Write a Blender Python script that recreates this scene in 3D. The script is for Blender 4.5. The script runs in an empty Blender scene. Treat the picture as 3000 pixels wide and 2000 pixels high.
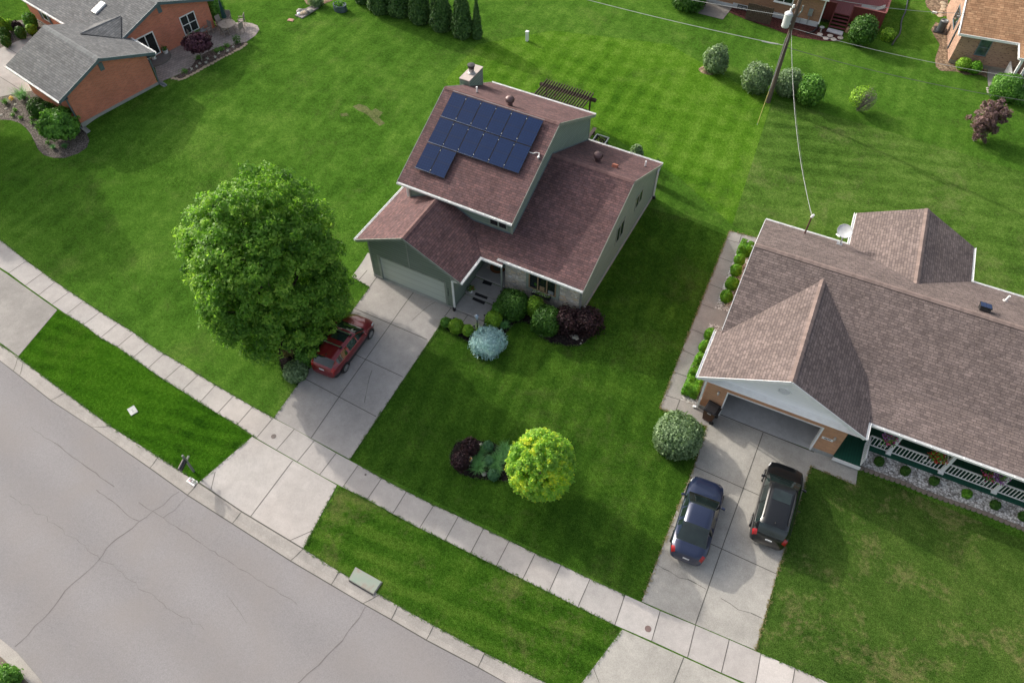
import bpy, bmesh, math, random
import numpy as np
from mathutils import Vector, Matrix
from mathutils.geometry import tessellate_polygon
random.seed(7); RNG = np.random.default_rng(7)
PI = math.pi; R = math.radians
SC = bpy.context.scene; COL = SC.collection

# ------------------------------------------------------------------ camera model (metres; camera above the origin)
F_PX = 2190.0; PITCH = R(52.4); YAW = R(27.85); CAM_H = 35.0
_c, _s = math.cos(PITCH), math.sin(PITCH); _cy, _sy = math.cos(YAW), math.sin(YAW)

def ray(px, py):
    x = (px - 1500) / F_PX; y = (py - 1000) / F_PX
    a, u = _c - y * _s, -_s - y * _c
    return np.array([x * _cy - a * _sy, x * _sy + a * _cy, u])

def terrain(y):
    t = min(1.0, max(0.0, (y - 24.5) / 3.5))
    return 0.5 * t * t * (3 - 2 * t)

def at(px, py, z):
    """survey point of the photograph on the level z"""
    d = ray(px, py); t = (CAM_H - z) / -d[2]
    return Vector((d[0] * t, d[1] * t, z))

def gp(px, py, dz=0.0):
    """survey point on the terrain"""
    z = 0.0
    for _ in range(12):
        p = at(px, py, z + dz); z = terrain(p.y)
    return at(px, py, z + dz)

def depth(p):
    X = p[0] * _cy + p[1] * _sy; Y = -p[0] * _sy + p[1] * _cy; Z = p[2] - CAM_H
    return Y * _c - Z * _s

# ------------------------------------------------------------------ scene objects
def tag(o, label=None, cat=None, group=None, kind=None):
    if label: o['label'] = label
    if cat: o['category'] = cat
    if group: o['group'] = group
    if kind: o['kind'] = kind
    return o

def thing(name, label, cat, loc=(0, 0, 0), group=None):
    o = bpy.data.objects.new(name, None); COL.objects.link(o)
    o.location = loc; o.empty_display_size = 0.3
    return tag(o, label, cat, group)

def root_loc(o):
    v = Vector((0, 0, 0))
    while o is not None:
        v += Vector(o.location); o = o.parent
    return v

def link(name, me, parent=None, origin=None):
    o = bpy.data.objects.new(name, me); COL.objects.link(o)
    if parent is not None:
        o.parent = parent
    elif origin is not None:
        o.location = origin
    return o

def copy_thing(src, loc, rotz=0.0, label=None, scale=1.0, group=None):
    r = src.copy(); COL.objects.link(r); r.location = loc; r.rotation_euler = (0, 0, rotz); r.scale = (scale,) * 3
    if label: r['label'] = label
    if group: r['group'] = group
    for ch in src.children:
        c = ch.copy(); COL.objects.link(c); c.parent = r
        for g in ch.children:
            d = g.copy(); COL.objects.link(d); d.parent = c
    return r

class MB:
    """collects faces in world (or frame) space; build() links them as ONE mesh"""
    def __init__(s, frame=None):
        s.v = []; s.f = []; s.m = []; s.t = []; s.uvdir = []; s.frame = frame; s.smooth = []
    def P(s, p):
        return s.frame(p) if s.frame else Vector(p)
    def face(s, pts, mat=0, tone=0.5, smooth=False, raw=False):
        n = len(s.v)
        s.v += [Vector(p) if raw else s.P(p) for p in pts]
        s.f.append(tuple(range(n, n + len(pts)))); s.m.append(mat); s.t.append(tone); s.smooth.append(smooth)
    def poly(s, pts, mat=0, tone=0.5):
        for tri in tessellate_polygon([[Vector(p) for p in pts]]):
            q = [pts[i] for i in tri]
            s.face(q, mat, tone)
    def box(s, x0, x1, y0, y1, z0, z1, mat=0, tone=0.5, skip=''):
        a = [(x0, y0, z0), (x1, y0, z0), (x1, y1, z0), (x0, y1, z0), (x0, y0, z1), (x1, y0, z1), (x1, y1, z1), (x0, y1, z1)]
        for k, q in dict(b=(3, 2, 1, 0), t=(4, 5, 6, 7), f=(0, 1, 5, 4), r=(1, 2, 6, 5), k=(2, 3, 7, 6), l=(3, 0, 4, 7)).items():
            if k not in skip: s.face([a[i] for i in q], mat, tone)
    def obox(s, c, ax, ay, az, hx, hy, hz, mat=0, tone=0.5):
        """oriented box: centre, three unit axes, half sizes"""
        c = Vector(c); ax, ay, az = Vector(ax) * hx, Vector(ay) * hy, Vector(az) * hz
        g = lambda i, j, k: c + ax * i + ay * j + az * k
        for q in (((-1,1,-1),(1,1,-1),(1,-1,-1),(-1,-1,-1)), ((-1,-1,1),(1,-1,1),(1,1,1),(-1,1,1)), ((-1,-1,-1),(1,-1,-1),(1,-1,1),(-1,-1,1)),
                  ((1,-1,-1),(1,1,-1),(1,1,1),(1,-1,1)), ((1,1,-1),(-1,1,-1),(-1,1,1),(1,1,1)), ((-1,1,-1),(-1,-1,-1),(-1,-1,1),(-1,1,1))):
            s.face([g(*k) for k in q], mat, tone)
    def bar(s, a, b, w, h=None, mat=0, up=(0, 0, 1)):
        a, b = Vector(a), Vector(b); d = (b - a); L = d.length; d = d / L; up = Vector(up)
        if abs(d.dot(up)) > 0.98: up = Vector((0, 1, 0))
        sx = d.cross(up).normalized(); uz = sx.cross(d)
        s.obox((a + b) / 2, d, sx, uz, L / 2, w / 2, (h or w) / 2, mat)
    def tube(s, path, r, n=8, mat=0, caps=True, tone=0.5):
        path = [Vector(p) for p in path]; rs = r if hasattr(r, '__len__') else [r] * len(path)
        rings = []; prev = None
        for i, p in enumerate(path):
            d = (path[min(i + 1, len(path) - 1)] - path[max(i - 1, 0)]).normalized()
            ref = prev if prev is not None else (Vector((1, 0, 0)) if abs(d.x) < 0.9 else Vector((0, 1, 0)))
            a = (ref - d * ref.dot(d)).normalized(); b = d.cross(a); prev = a
            rings.append([p + (a * math.cos(2 * PI * k / n) + b * math.sin(2 * PI * k / n)) * rs[i] for k in range(n)])
        for i in range(len(rings) - 1):
            for k in range(n):
                s.face([rings[i][k], rings[i][(k + 1) % n], rings[i + 1][(k + 1) % n], rings[i + 1][k]], mat, tone, True)
        if caps:
            s.face(rings[0][::-1], mat, tone); s.face(rings[-1], mat, tone)
    def lathe(s, c, prof, n=16, mat=0, sx=1, sy=1, tone=0.5):
        c = Vector(c)
        g = lambda r, z, k: c + Vector((r * sx * math.cos(2 * PI * k / n), r * sy * math.sin(2 * PI * k / n), z))
        for (r0, z0), (r1, z1) in zip(prof[:-1], prof[1:]):
            for k in range(n):
                if r0 < 1e-5: q = [g(0, z0, 0), g(r1, z1, k + 1), g(r1, z1, k)]; q = [q[0], q[2], q[1]]
                elif r1 < 1e-5: q = [g(r0, z0, k), g(r0, z0, k + 1), g(0, z1, 0)]
                else: q = [g(r0, z0, k), g(r0, z0, k + 1), g(r1, z1, k + 1), g(r1, z1, k)]
                s.face(q, mat, tone, True)
    def prism(s, pts, z0, z1, mat=0, tone=0.5, top_mat=None):
        """plan polygon extruded from z0 to z1"""
        n = len(pts)
        s.poly([(p[0], p[1], z1) for p in pts], mat if top_mat is None else top_mat, tone)
        for i in range(n):
            a, b = pts[i], pts[(i + 1) % n]
            s.face([(a[0], a[1], z0), (b[0], b[1], z0), (b[0], b[1], z1), (a[0], a[1], z1)], mat, tone)
    def build(s, name, mats, parent=None, weld=False, recalc=False, bevel=0, origin=None):
        if not isinstance(mats, (list, tuple)): mats = [mats]
        off = root_loc(parent) if parent is not None else (Vector(origin) if origin is not None else Vector((0, 0, 0)))
        me = bpy.data.meshes.new(name)
        me.from_pydata([v - off for v in s.v], [], s.f)
        uv = me.uv_layers.new(name='UVMap')
        data = np.zeros(len(me.loops) * 2, dtype=np.float32)
        i = 0
        for f in s.f:
            p = [s.v[k] for k in f]
            n = Vector((0, 0, 0))
            for k in range(1, len(p) - 1): n += (p[k] - p[0]).cross(p[k + 1] - p[0])
            n = n.normalized() if n.length > 1e-12 else Vector((0, 0, 1))
            if abs(n.z) > 0.985: t = s.P((1, 0, 0)) - s.P((0, 0, 0)); t = Vector((t.x, t.y, 0)).normalized()
            else: t = Vector((-n.y, n.x, 0)).normalized()
            b = n.cross(t)
            for q in p:
                data[i] = q.dot(t); data[i + 1] = q.dot(b); i += 2
        uv.data.foreach_set('uv', data)
        me.polygons.foreach_set('material_index', s.m)
        me.polygons.foreach_set('use_smooth', s.smooth)
        at_ = me.attributes.new('tone', 'FLOAT', 'FACE'); at_.data.foreach_set('value', np.array(s.t, dtype=np.float32))
        for m in mats: me.materials.append(m)
        if weld or recalc or bevel:
            bm = bmesh.new(); bm.from_mesh(me)
            bmesh.ops.remove_doubles(bm, verts=bm.verts, dist=1e-4)
            if recalc: bmesh.ops.recalc_face_normals(bm, faces=bm.faces)
            bm.to_mesh(me); bm.free()
        me.update()
        o = link(name, me, parent, off if parent is None else None)
        if bevel:
            m = o.modifiers.new('bevel', 'BEVEL'); m.width = bevel; m.segments = 2; m.limit_method = 'ANGLE'
        return o

# ------------------------------------------------------------------ materials
MATS = {}
class NT:
    def __init__(s, name):
        s.m = bpy.data.materials.new(name); s.m.use_nodes = True
        s.t = s.m.node_tree; s.n = s.t.nodes; s.l = s.t.links
        s.bsdf = s.n['Principled BSDF']; s.out = s.n['Material Output']
    def node(s, typ, **kw):
        n = s.n.new(typ)
        for k, v in kw.items():
            if k in n.inputs: s.set(n.inputs[k], v)
            else: setattr(n, k, v)
        return n
    def set(s, inp, v):
        if isinstance(v, bpy.types.NodeSocket): s.l.new(v, inp)
        elif hasattr(v, '__len__') and len(v) == 3 and inp.type == 'RGBA': inp.default_value = (*v, 1)
        else: inp.default_value = v
    def noise(s, vec, scale, detail=3, rough=0.55, dist=0.0):
        n = s.node('ShaderNodeTexNoise'); s.l.new(vec, n.inputs['Vector'])
        n.inputs['Scale'].default_value = scale; n.inputs['Detail'].default_value = detail
        n.inputs['Roughness'].default_value = rough; n.inputs['Distortion'].default_value = dist
        return n.outputs['Fac']
    def ramp(s, fac, stops):
        n = s.node('ShaderNodeValToRGB'); s.l.new(fac, n.inputs[0]); e = n.color_ramp.elements
        while len(e) < len(stops): e.new(0.5)
        for k, (p, c) in zip(e, stops):
            k.position = p; k.color = (*c, 1) if hasattr(c, '__len__') else (c, c, c, 1)
        return n.outputs[0]
    def mix(s, fac, a, b, mode='MIX'):
        n = s.node('ShaderNodeMix'); n.data_type = 'RGBA'; n.blend_type = mode
        s.set(n.inputs[0], fac); s.set(n.inputs[6], a); s.set(n.inputs[7], b)
        return n.outputs[2]
    def math(s, op, a, b=None, c=None):
        n = s.node('ShaderNodeMath'); n.operation = op
        for i, v in enumerate((a, b, c)):
            if v is not None: s.set(n.inputs[i], v)
        return n.outputs[0]
    def maprange(s, v, a, b, c, d):
        n = s.node('ShaderNodeMapRange'); s.set(n.inputs[0], v)
        for i, k in enumerate((a, b, c, d)): n.inputs[i + 1].default_value = k
        return n.outputs[0]
    def attr(s, name):
        n = s.node('ShaderNodeAttribute'); n.attribute_name = name; return n.outputs['Fac']
    def coord(s, which='Object'):
        return s.node('ShaderNodeTexCoord').outputs[which]
    def bump(s, h, strength=0.4, dist=0.02):
        n = s.node('ShaderNodeBump'); n.inputs['Strength'].default_value = strength; n.inputs['Distance'].default_value = dist
        s.l.new(h, n.inputs['Height']); s.l.new(n.outputs[0], s.bsdf.inputs['Normal'])
    def finish(s, col, rough=0.8, metal=0.0, spec=None):
        s.set(s.bsdf.inputs['Base Color'], col); s.set(s.bsdf.inputs['Roughness'], rough)
        s.bsdf.inputs['Metallic'].default_value = metal
        if spec is not None: s.bsdf.inputs['Specular IOR Level'].default_value = spec
        return s.m

def paint(name, col, rough=0.5, metal=0.0, var=0.12, scale=3.0, spec=None):
    if name in MATS: return MATS[name]
    t = NT(name); c = t.coord('Object')
    f = t.ramp(t.noise(c, scale, 4), [(0.3, tuple(x * (1 - var) for x in col)), (0.7, tuple(min(1, x * (1 + var)) for x in col))])
    MATS[name] = t.finish(f, rough, metal, spec); return MATS[name]

def shingles(name, c1, c2, mortar, w=0.42, h=0.2, var=0.25, fine_amp=0.12):
    t = NT(name); uv = t.coord('UV')
    a = t.node('ShaderNodeTexBrick', Scale=1.0); t.l.new(uv, a.inputs['Vector'])
    for k, v in (('Color1', c1), ('Color2', c2), ('Mortar', mortar)): t.set(a.inputs[k], v)
    a.inputs['Mortar Size'].default_value = 0.014; a.inputs['Mortar Smooth'].default_value = 0.3; a.inputs['Bias'].default_value = 0.0
    a.inputs['Brick Width'].default_value = w; a.inputs['Row Height'].default_value = h
    a.offset = 0.37; a.offset_frequency = 2; a.squash = 0.72; a.squash_frequency = 3
    b = t.node('ShaderNodeTexBrick', Scale=1.0); t.l.new(uv, b.inputs['Vector'])
    for k, v in (('Color1', (1.0 + var * 0.6,) * 3), ('Color2', (1 - var,) * 3), ('Mortar', (0.9,) * 3)): t.set(b.inputs[k], v)
    b.inputs['Mortar Size'].default_value = 0.0; b.inputs['Brick Width'].default_value = w * 0.63; b.inputs['Row Height'].default_value = h; b.offset = 0.61
    col = t.mix(1.0, a.outputs[0], b.outputs[0], 'MULTIPLY')
    big = t.ramp(t.noise(uv, 0.55, 5, 0.6), [(0.3, 0.84), (0.7, 1.14)])
    col = t.mix(1.0, col, big, 'MULTIPLY')
    fine = t.ramp(t.noise(uv, 40, 2), [(0.3, 0.85), (0.7, 1.15)])
    col = t.mix(1.0, col, fine, 'MULTIPLY')
    sp = t.node('ShaderNodeSeparateXYZ'); t.l.new(uv, sp.inputs[0])
    saw = t.math('FRACT', t.math('DIVIDE', sp.outputs[1], h))
    hgt = t.math('SUBTRACT', t.math('MULTIPLY', b.outputs['Color'], 0.5), saw)
    t.bump(hgt, 0.5, 0.02)
    return t.finish(col, 0.9, spec=0.25)

def siding(name, col, h=0.2, dark=0.55, vert=False, var=0.12):
    t = NT(name); uv = t.coord('UV')
    sp = t.node('ShaderNodeSeparateXYZ'); t.l.new(uv, sp.inputs[0])
    saw = t.math('FRACT', t.math('DIVIDE', sp.outputs[0 if vert else 1], h))
    line = t.ramp(saw, [(0.0, dark), (0.10, dark), (0.16, 1.0), (1.0, 1.0)])
    mp = t.node('ShaderNodeMapping'); t.l.new(uv, mp.inputs[0]); mp.inputs['Scale'].default_value = (0.35, 5, 1) if not vert else (5, 0.35, 1)
    n = t.ramp(t.noise(mp.outputs[0], 1.5, 5, 0.65), [(0.3, tuple(x * (1 - var) for x in col)), (0.7, tuple(x * (1 + var) for x in col))])
    c = t.mix(1.0, n, line, 'MULTIPLY')
    t.bump(t.math('SUBTRACT', 1.0, saw), 0.5, 0.02)
    return t.finish(c, 0.7, spec=0.3)

def brickwork(name, c1, c2, mortar, w=0.24, h=0.08, spots=None):
    t = NT(name); uv = t.coord('UV')
    a = t.node('ShaderNodeTexBrick', Scale=1.0); t.l.new(uv, a.inputs['Vector'])
    for k, v in (('Color1', c1), ('Color2', c2), ('Mortar', mortar)): t.set(a.inputs[k], v)
    a.inputs['Mortar Size'].default_value = 0.009; a.inputs['Bias'].default_value = -0.2
    a.inputs['Brick Width'].default_value = w; a.inputs['Row Height'].default_value = h
    big = t.ramp(t.noise(uv, 0.8, 5, 0.65), [(0.3, 0.86), (0.7, 1.12)])
    col = t.mix(1.0, a.outputs[0], big, 'MULTIPLY')
    mp = t.node('ShaderNodeMapping'); t.l.new(uv, mp.inputs[0]); mp.inputs['Scale'].default_value = (4.2, 12.5, 1)
    sn = t.noise(mp.outputs[0], 1.0, 1)
    if spots: col = t.mix(t.ramp(sn, [(0.62, 0.0), (0.68, 1.0)]), col, spots)
    t.bump(a.outputs['Fac'], -0.4, 0.01)
    return t.finish(col, 0.9, spec=0.2)

def concrete(name, col, speck=0.14, stain=0.2, pink=0.0):
    t = NT(name); c = t.coord('Object')
    a = t.ramp(t.noise(c, 0.35, 6, 0.62), [(0.28, 1 - stain), (0.72, 1 + stain * 0.6)])
    b = t.ramp(t.noise(c, 2.2, 5, 0.7), [(0.3, 0.9), (0.7, 1.08)])
    d = t.ramp(t.noise(c, 28, 3, 0.7), [(0.3, 1 - speck), (0.7, 1 + speck)])
    x = t.mix(1.0, t.mix(1.0, a, b, 'MULTIPLY'), d, 'MULTIPLY')
    tone = t.maprange(t.attr('tone'), 0, 1, 0.68, 1.32)
    x = t.mix(1.0, x, tone, 'MULTIPLY'); x = t.mix(1.0, col, x, 'MULTIPLY')
    if pink: x = t.mix(t.maprange(t.noise(c, 0.18, 3), 0.35, 0.65, 0, pink), x, (col[0] * 1.05, col[1] * 0.93, col[2] * 0.86))
    t.bump(t.noise(c, 60, 2), 0.15, 0.01)
    return t.finish(x, 0.92, spec=0.15)

def lawn_mat(name, dark, mid, light, dry=(0.2, 0.16, 0.07), dry_amt=0.0, stripe=None, stripe2=None, clump=0.85, gain=1.12):
    """grass sheet: patches at several sizes, dry spots, mower stripes"""
    dark, mid, light, dry = ([min(0.9, x * gain) for x in k] for k in (dark, mid, light, dry))
    t = NT(name); c = t.coord('Object')
    sp = t.node('ShaderNodeSeparateXYZ'); t.l.new(c, sp.inputs[0])
    big = t.noise(c, 0.11, 4, 0.6, 0.4); med = t.noise(c, 0.75, 5, 0.68, 0.3); fin = t.noise(c, 5.5, 6, 0.8); vf = t.noise(c, 22.0, 4, 0.85)
    f = t.math('ADD', t.math('ADD', t.math('MULTIPLY', big, 0.46), t.math('MULTIPLY', med, 0.62)), t.math('MULTIPLY', fin, 0.46))
    f = t.math('SUBTRACT', f, 0.27)
    for st in (stripe, stripe2):
        if not st: continue
        ang, wid, amp = st[:3]
        ph = t.math('ADD', t.math('MULTIPLY', sp.outputs[0], math.cos(ang)), t.math('MULTIPLY', sp.outputs[1], math.sin(ang)))
        wob = t.math('MULTIPLY', t.math('SUBTRACT', t.noise(c, 0.35, 3, 0.6), 0.5), 0.9)
        s_ = t.math('SINE', t.math('MULTIPLY', t.math('ADD', ph, wob), 2 * PI / wid))
        s_ = t.math('MULTIPLY', t.math('MAXIMUM', t.math('MINIMUM', t.math('MULTIPLY', s_, 1.8), 1.0), -1.0), amp)
        s_ = t.math('MULTIPLY', s_, t.maprange(t.noise(c, 0.13, 2), 0.35, 0.62, 0.25, 1.0))
        f = t.math('ADD', f, s_)
    col = t.ramp(f, [(0.28, dark), (0.5, mid), (0.74, light)])
    if dry_amt:
        dn = t.math('ADD', t.math('MULTIPLY', t.noise(c, 0.3, 6, 0.72, 0.5), 0.7), t.math('MULTIPLY', t.noise(c, 3.2, 4, 0.8), 0.3))
        col = t.mix(t.maprange(dn, 0.52, 0.70, 0.0, dry_amt), col, dry)
    g = t.ramp(vf, [(0.3, 1 - clump), (0.52, 1.0), (0.72, 1 + clump * 0.85)])
    col = t.mix(1.0, col, g, 'MULTIPLY')
    g2 = t.ramp(fin, [(0.3, 0.72), (0.7, 1.26)]); col = t.mix(1.0, col, g2, 'MULTIPLY')
    t.bump(t.math('ADD', t.math('MULTIPLY', vf, 0.6), t.math('MULTIPLY', fin, 0.8)), 0.65, 0.08)
    return t.finish(col, 1.0, spec=0.0)

def foliage(name, dark, mid, light, trans=0.25, rough=0.55, gain=1.55):
    dark, mid, light = ([min(0.85, x * gain) for x in k] for k in (dark, mid, light))
    t = NT(name); tone = t.attr('tone')
    col = t.ramp(tone, [(0.0, dark), (0.5, mid), (1.0, light)])
    t.finish(col, rough, spec=0.3)
    tr = t.node('ShaderNodeBsdfTranslucent'); t.l.new(t.mix(1.0, col, (1.2, 1.3, 0.7), 'MULTIPLY'), tr.inputs[0])
    mx = t.node('ShaderNodeMixShader'); mx.inputs[0].default_value = min(0.5, trans * 1.5)
    t.l.new(t.bsdf.outputs[0], mx.inputs[1]); t.l.new(tr.outputs[0], mx.inputs[2]); t.l.new(mx.outputs[0], t.out.inputs[0])
    return t.m

def gravel(name, cols, scale=14.0):
    t = NT(name); c = t.coord('Object')
    v = t.node('ShaderNodeTexVoronoi'); t.l.new(c, v.inputs['Vector']); v.inputs['Scale'].default_value = scale; v.inputs['Randomness'].default_value = 1.0
    s_ = t.node('ShaderNodeSeparateColor'); t.l.new(v.outputs['Color'], s_.inputs[0])
    n = len(cols); col = t.ramp(s_.outputs[0], [(i / (n - 1), k) for i, k in enumerate(cols)])
    e = t.ramp(v.outputs['Distance'], [(0.0, 1.1), (0.45, 0.9), (0.8, 0.45)])
    col = t.mix(1.0, col, e, 'MULTIPLY')
    col = t.mix(1.0, col, t.ramp(t.noise(c, 0.9, 5), [(0.3, 0.8), (0.7, 1.15)]), 'MULTIPLY')
    t.bump(v.outputs['Distance'], -0.8, 0.04)
    return t.finish(col, 0.95, spec=0.15)

def glass(name, col=(0.015, 0.02, 0.022), rough=0.04, ior=1.6):
    if name in MATS: return MATS[name]
    t = NT(name); c = t.coord('Object')
    f = t.ramp(t.noise(c, 1.3, 3), [(0.35, tuple(x * 0.6 for x in col)), (0.65, tuple(x * 1.5 for x in col))])
    m = t.finish(f, rough); t.bsdf.inputs['IOR'].default_value = ior
    MATS[name] = m; return m

def carpaint(name, col, flake=0.25):
    t = NT(name); c = t.coord('Object')
    f = t.ramp(t.noise(c, 160, 1), [(0.35, tuple(x * 0.85 for x in col)), (0.65, tuple(x * 1.15 for x in col))])
    m = t.finish(f, 0.32, 0.35); t.bsdf.inputs['Coat Weight'].default_value = 1.0; t.bsdf.inputs['Coat Roughness'].default_value = 0.03
    return m
# ------------------------------------------------------------------ camera, light, sky
cam = bpy.data.cameras.new('camera'); camo = bpy.data.objects.new('camera', cam); COL.objects.link(camo)
camo.location = (0, 0, CAM_H); camo.rotation_euler = (R(90) - PITCH, 0, YAW)
cam.sensor_width = 36; cam.lens = F_PX / 3000 * 36; cam.clip_end = 2000; cam.clip_start = 0.5
SC.camera = camo
SUN_EL, SUN_AZ = R(26.5), R(-13.5)          # direction the light travels in plan
sd = Vector((math.cos(SUN_AZ) * math.cos(SUN_EL), math.sin(SUN_AZ) * math.cos(SUN_EL), -math.sin(SUN_EL)))
sl = bpy.data.lights.new('sun', 'SUN'); sl.energy = 2.1; sl.angle = R(0.9); sl.color = (1.0, 0.93, 0.82)
slo = bpy.data.objects.new('sun', sl); COL.objects.link(slo); slo.rotation_euler = sd.to_track_quat('-Z', 'Y').to_euler(); slo.location = (-40, 20, 60)
w = bpy.data.worlds.new('World'); SC.world = w; w.use_nodes = True
sky = w.node_tree.nodes.new('ShaderNodeTexSky'); sky.sky_type = 'NISHITA'; sky.sun_disc = False
sky.sun_elevation = SUN_EL; sky.sun_rotation = math.atan2(-sd.x, -sd.y); sky.dust_density = 6.0; sky.air_density = 1.0; sky.ozone_density = 0.6
bg = w.node_tree.nodes['Background']; hz = w.node_tree.nodes.new('ShaderNodeHueSaturation'); hz.inputs['Saturation'].default_value = 0.55   # thin high cloud greys the sky
w.node_tree.links.new(sky.outputs[0], hz.inputs['Color']); w.node_tree.links.new(hz.outputs[0], bg.inputs[0]); bg.inputs[1].default_value = 0.15
SC.view_settings.view_transform = 'Standard'; SC.view_settings.look = 'None'; SC.view_settings.gamma = 1.0; SC.view_settings.exposure = 0.65
SC.cycles.max_bounces = 10; SC.cycles.diffuse_bounces = 6; SC.cycles.transmission_bounces = 6; SC.cycles.transparent_max_bounces = 6

# ------------------------------------------------------------------ ground materials
G_DARK, G_MID, G_LIGHT = (0.022, 0.066, 0.0055), (0.052, 0.135, 0.010), (0.105, 0.215, 0.022)
M_LAWN = lawn_mat('grass_back', (0.030, 0.080, 0.010), (0.062, 0.146, 0.017), (0.118, 0.222, 0.034), (0.16, 0.18, 0.06), 0.35, stripe=(R(3), 1.2, 0.03))
M_LAWN_L = lawn_mat('grass_left', (0.028, 0.082, 0.006), (0.056, 0.150, 0.010), (0.098, 0.215, 0.020), (0.13, 0.17, 0.04), 0.25, stripe=(R(75), 1.35, 0.05))
M_FRONT = lawn_mat('grass_front', (0.020, 0.054, 0.007), (0.040, 0.098, 0.011), (0.085, 0.170, 0.020), (0.13, 0.13, 0.05), 0.35, stripe=(R(8), 1.1, 0.045), gain=1.08)
M_MOWN = lawn_mat('grass_mown', (0.034, 0.100, 0.008), (0.076, 0.175, 0.014), (0.140, 0.255, 0.034), (0.16, 0.19, 0.06), 0.3, stripe=(R(3), 1.5, 0.06), stripe2=(R(92), 1.7, 0.035))
M_NLAWN = lawn_mat('grass_neighbour', (0.034, 0.078, 0.012), (0.072, 0.145, 0.022), (0.130, 0.215, 0.045), (0.20, 0.20, 0.09), 0.5, stripe=(R(108), 1.25, 0.06))
M_NFRONT = lawn_mat('grass_dry', (0.024, 0.058, 0.010), (0.056, 0.110, 0.018), (0.105, 0.160, 0.034), (0.25, 0.21, 0.10), 0.9, stripe=(R(55), 1.3, 0.02))
M_STRIP = lawn_mat('grass_verge', (0.018, 0.055, 0.006), (0.045, 0.115, 0.011), (0.10, 0.175, 0.024), (0.19, 0.17, 0.07), 0.65, stripe=(R(98), 1.05, 0.10), gain=1.02)
M_STRIPL = lawn_mat('grass_verge_green', (0.018, 0.062, 0.005), (0.042, 0.125, 0.008), (0.075, 0.180, 0.014), (0.12, 0.15, 0.03), 0.2, stripe=(R(102), 0.9, 0.055), gain=0.95)
M_CONC = concrete('concrete_pale', (0.385, 0.365, 0.352)); M_CONCW = concrete('concrete_walk', (0.435, 0.415, 0.402), pink=0.25)
M_CONCN = concrete('concrete_grey', (0.40, 0.385, 0.355), 0.2, 0.26); M_CONCD = concrete('concrete_old', (0.30, 0.285, 0.27), 0.18, 0.25)
M_KERB = concrete('concrete_kerb', (0.40, 0.375, 0.35), 0.22, 0.3)
M_JOINT = paint('joint_dark', (0.10, 0.095, 0.085), 0.95)
M_MULCH = gravel('mulch_black', [(0.012, 0.010, 0.010), (0.026, 0.020, 0.019), (0.045, 0.035, 0.032)], 11)
M_MULCHG = gravel('mulch_grey', [(0.10, 0.085, 0.075), (0.17, 0.145, 0.13), (0.27, 0.235, 0.215)], 12)
M_MULCHR = gravel('mulch_red', [(0.05, 0.018, 0.016), (0.085, 0.03, 0.026), (0.12, 0.05, 0.045)], 12)
M_DIRT = gravel('dirt_straw', [(0.17, 0.12, 0.08), (0.27, 0.19, 0.13), (0.36, 0.27, 0.18)], 6)
M_STONES = gravel('white_gravel', [(0.26, 0.24, 0.22), (0.50, 0.47, 0.45), (0.72, 0.70, 0.68), (0.85, 0.83, 0.82)], 11)
t = NT('asphalt_grey'); c_ = t.coord('Object')
a_ = t.ramp(t.noise(c_, 0.22, 5, 0.6), [(0.3, 0.97), (0.7, 1.03)]); b_ = t.ramp(t.noise(c_, 20, 4, 0.85), [(0.3, 0.78), (0.7, 1.22)])
sp_ = t.node('ShaderNodeSeparateXYZ'); t.l.new(c_, sp_.inputs[0])
tr_ = t.math('SINE', t.math('MULTIPLY', t.math('ADD', sp_.outputs[1], t.math('MULTIPLY', sp_.outputs[0], 0.16)), 1.9))
tr_ = t.maprange(tr_, -1, 1, 0.955, 1.045)
x_ = t.mix(1.0, t.mix(1.0, t.mix(1.0, a_, b_, 'MULTIPLY'), tr_, 'MULTIPLY'), (0.256, 0.246, 0.252), 'MULTIPLY')
x_ = t.mix(t.maprange(t.noise(c_, 0.3, 4), 0.42, 0.68, 0, 0.5), x_, (0.262, 0.241, 0.232))
t.bump(t.noise(c_, 45, 3), 0.3, 0.01); M_ROAD = t.finish(x_, 0.93, spec=0.15)

def drape(name, polys, mats, dz, kind='structure', tones=None, step=None, extra=None):
    """flat polygons laid on the terrain; polys: list of world point lists (+ material index)"""
    bm = bmesh.new(); tl = bm.faces.layers.float.new('tone')
    for i, (pts, mi) in enumerate(polys):
        pts = [Vector((p[0], p[1], 0)) for p in pts]
        for tri in tessellate_polygon([pts]):
            q = [pts[k] for k in tri]
            n = (q[1] - q[0]).cross(q[2] - q[0])
            if n.length < 1e-9: continue
            if n.z < 0: q.reverse()
            f = bm.faces.new([bm.verts.new(v) for v in q]); f.material_index = mi; f[tl] = tones[i] if tones else 0.5
    for y in [24.5 + 0.35 * k for k in range(11)]:
        bmesh.ops.bisect_plane(bm, geom=bm.verts[:] + bm.edges[:] + bm.faces[:], plane_co=(0, y, 0), plane_no=(0, 1, 0))
    bmesh.ops.remove_doubles(bm, verts=bm.verts, dist=1e-4)
    for v in bm.verts: v.co.z = terrain(v.co.y) + dz
    for (pts, mi, z) in (extra or []):
        f = bm.faces.new([bm.verts.new(p) for p in pts]); f.material_index = mi; f[tl] = 0.5
    me = bpy.data.meshes.new(name); bm.to_mesh(me); bm.free()
    me.uv_layers.new(name='UVMap')
    for m in mats: me.materials.append(m)
    o = link(name, me)
    return tag(o, kind=kind) if kind else o

def px_poly(pts, dz=0.0):
    return [gp(x, y, dz) for x, y in pts]

def line_strip(a, b, wd):
    a, b = Vector(a), Vector(b); d = (b - a); d.z = 0; n = Vector((-d.y, d.x, 0)).normalized() * wd / 2
    return [a - n, b - n, b + n, a + n]

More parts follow.
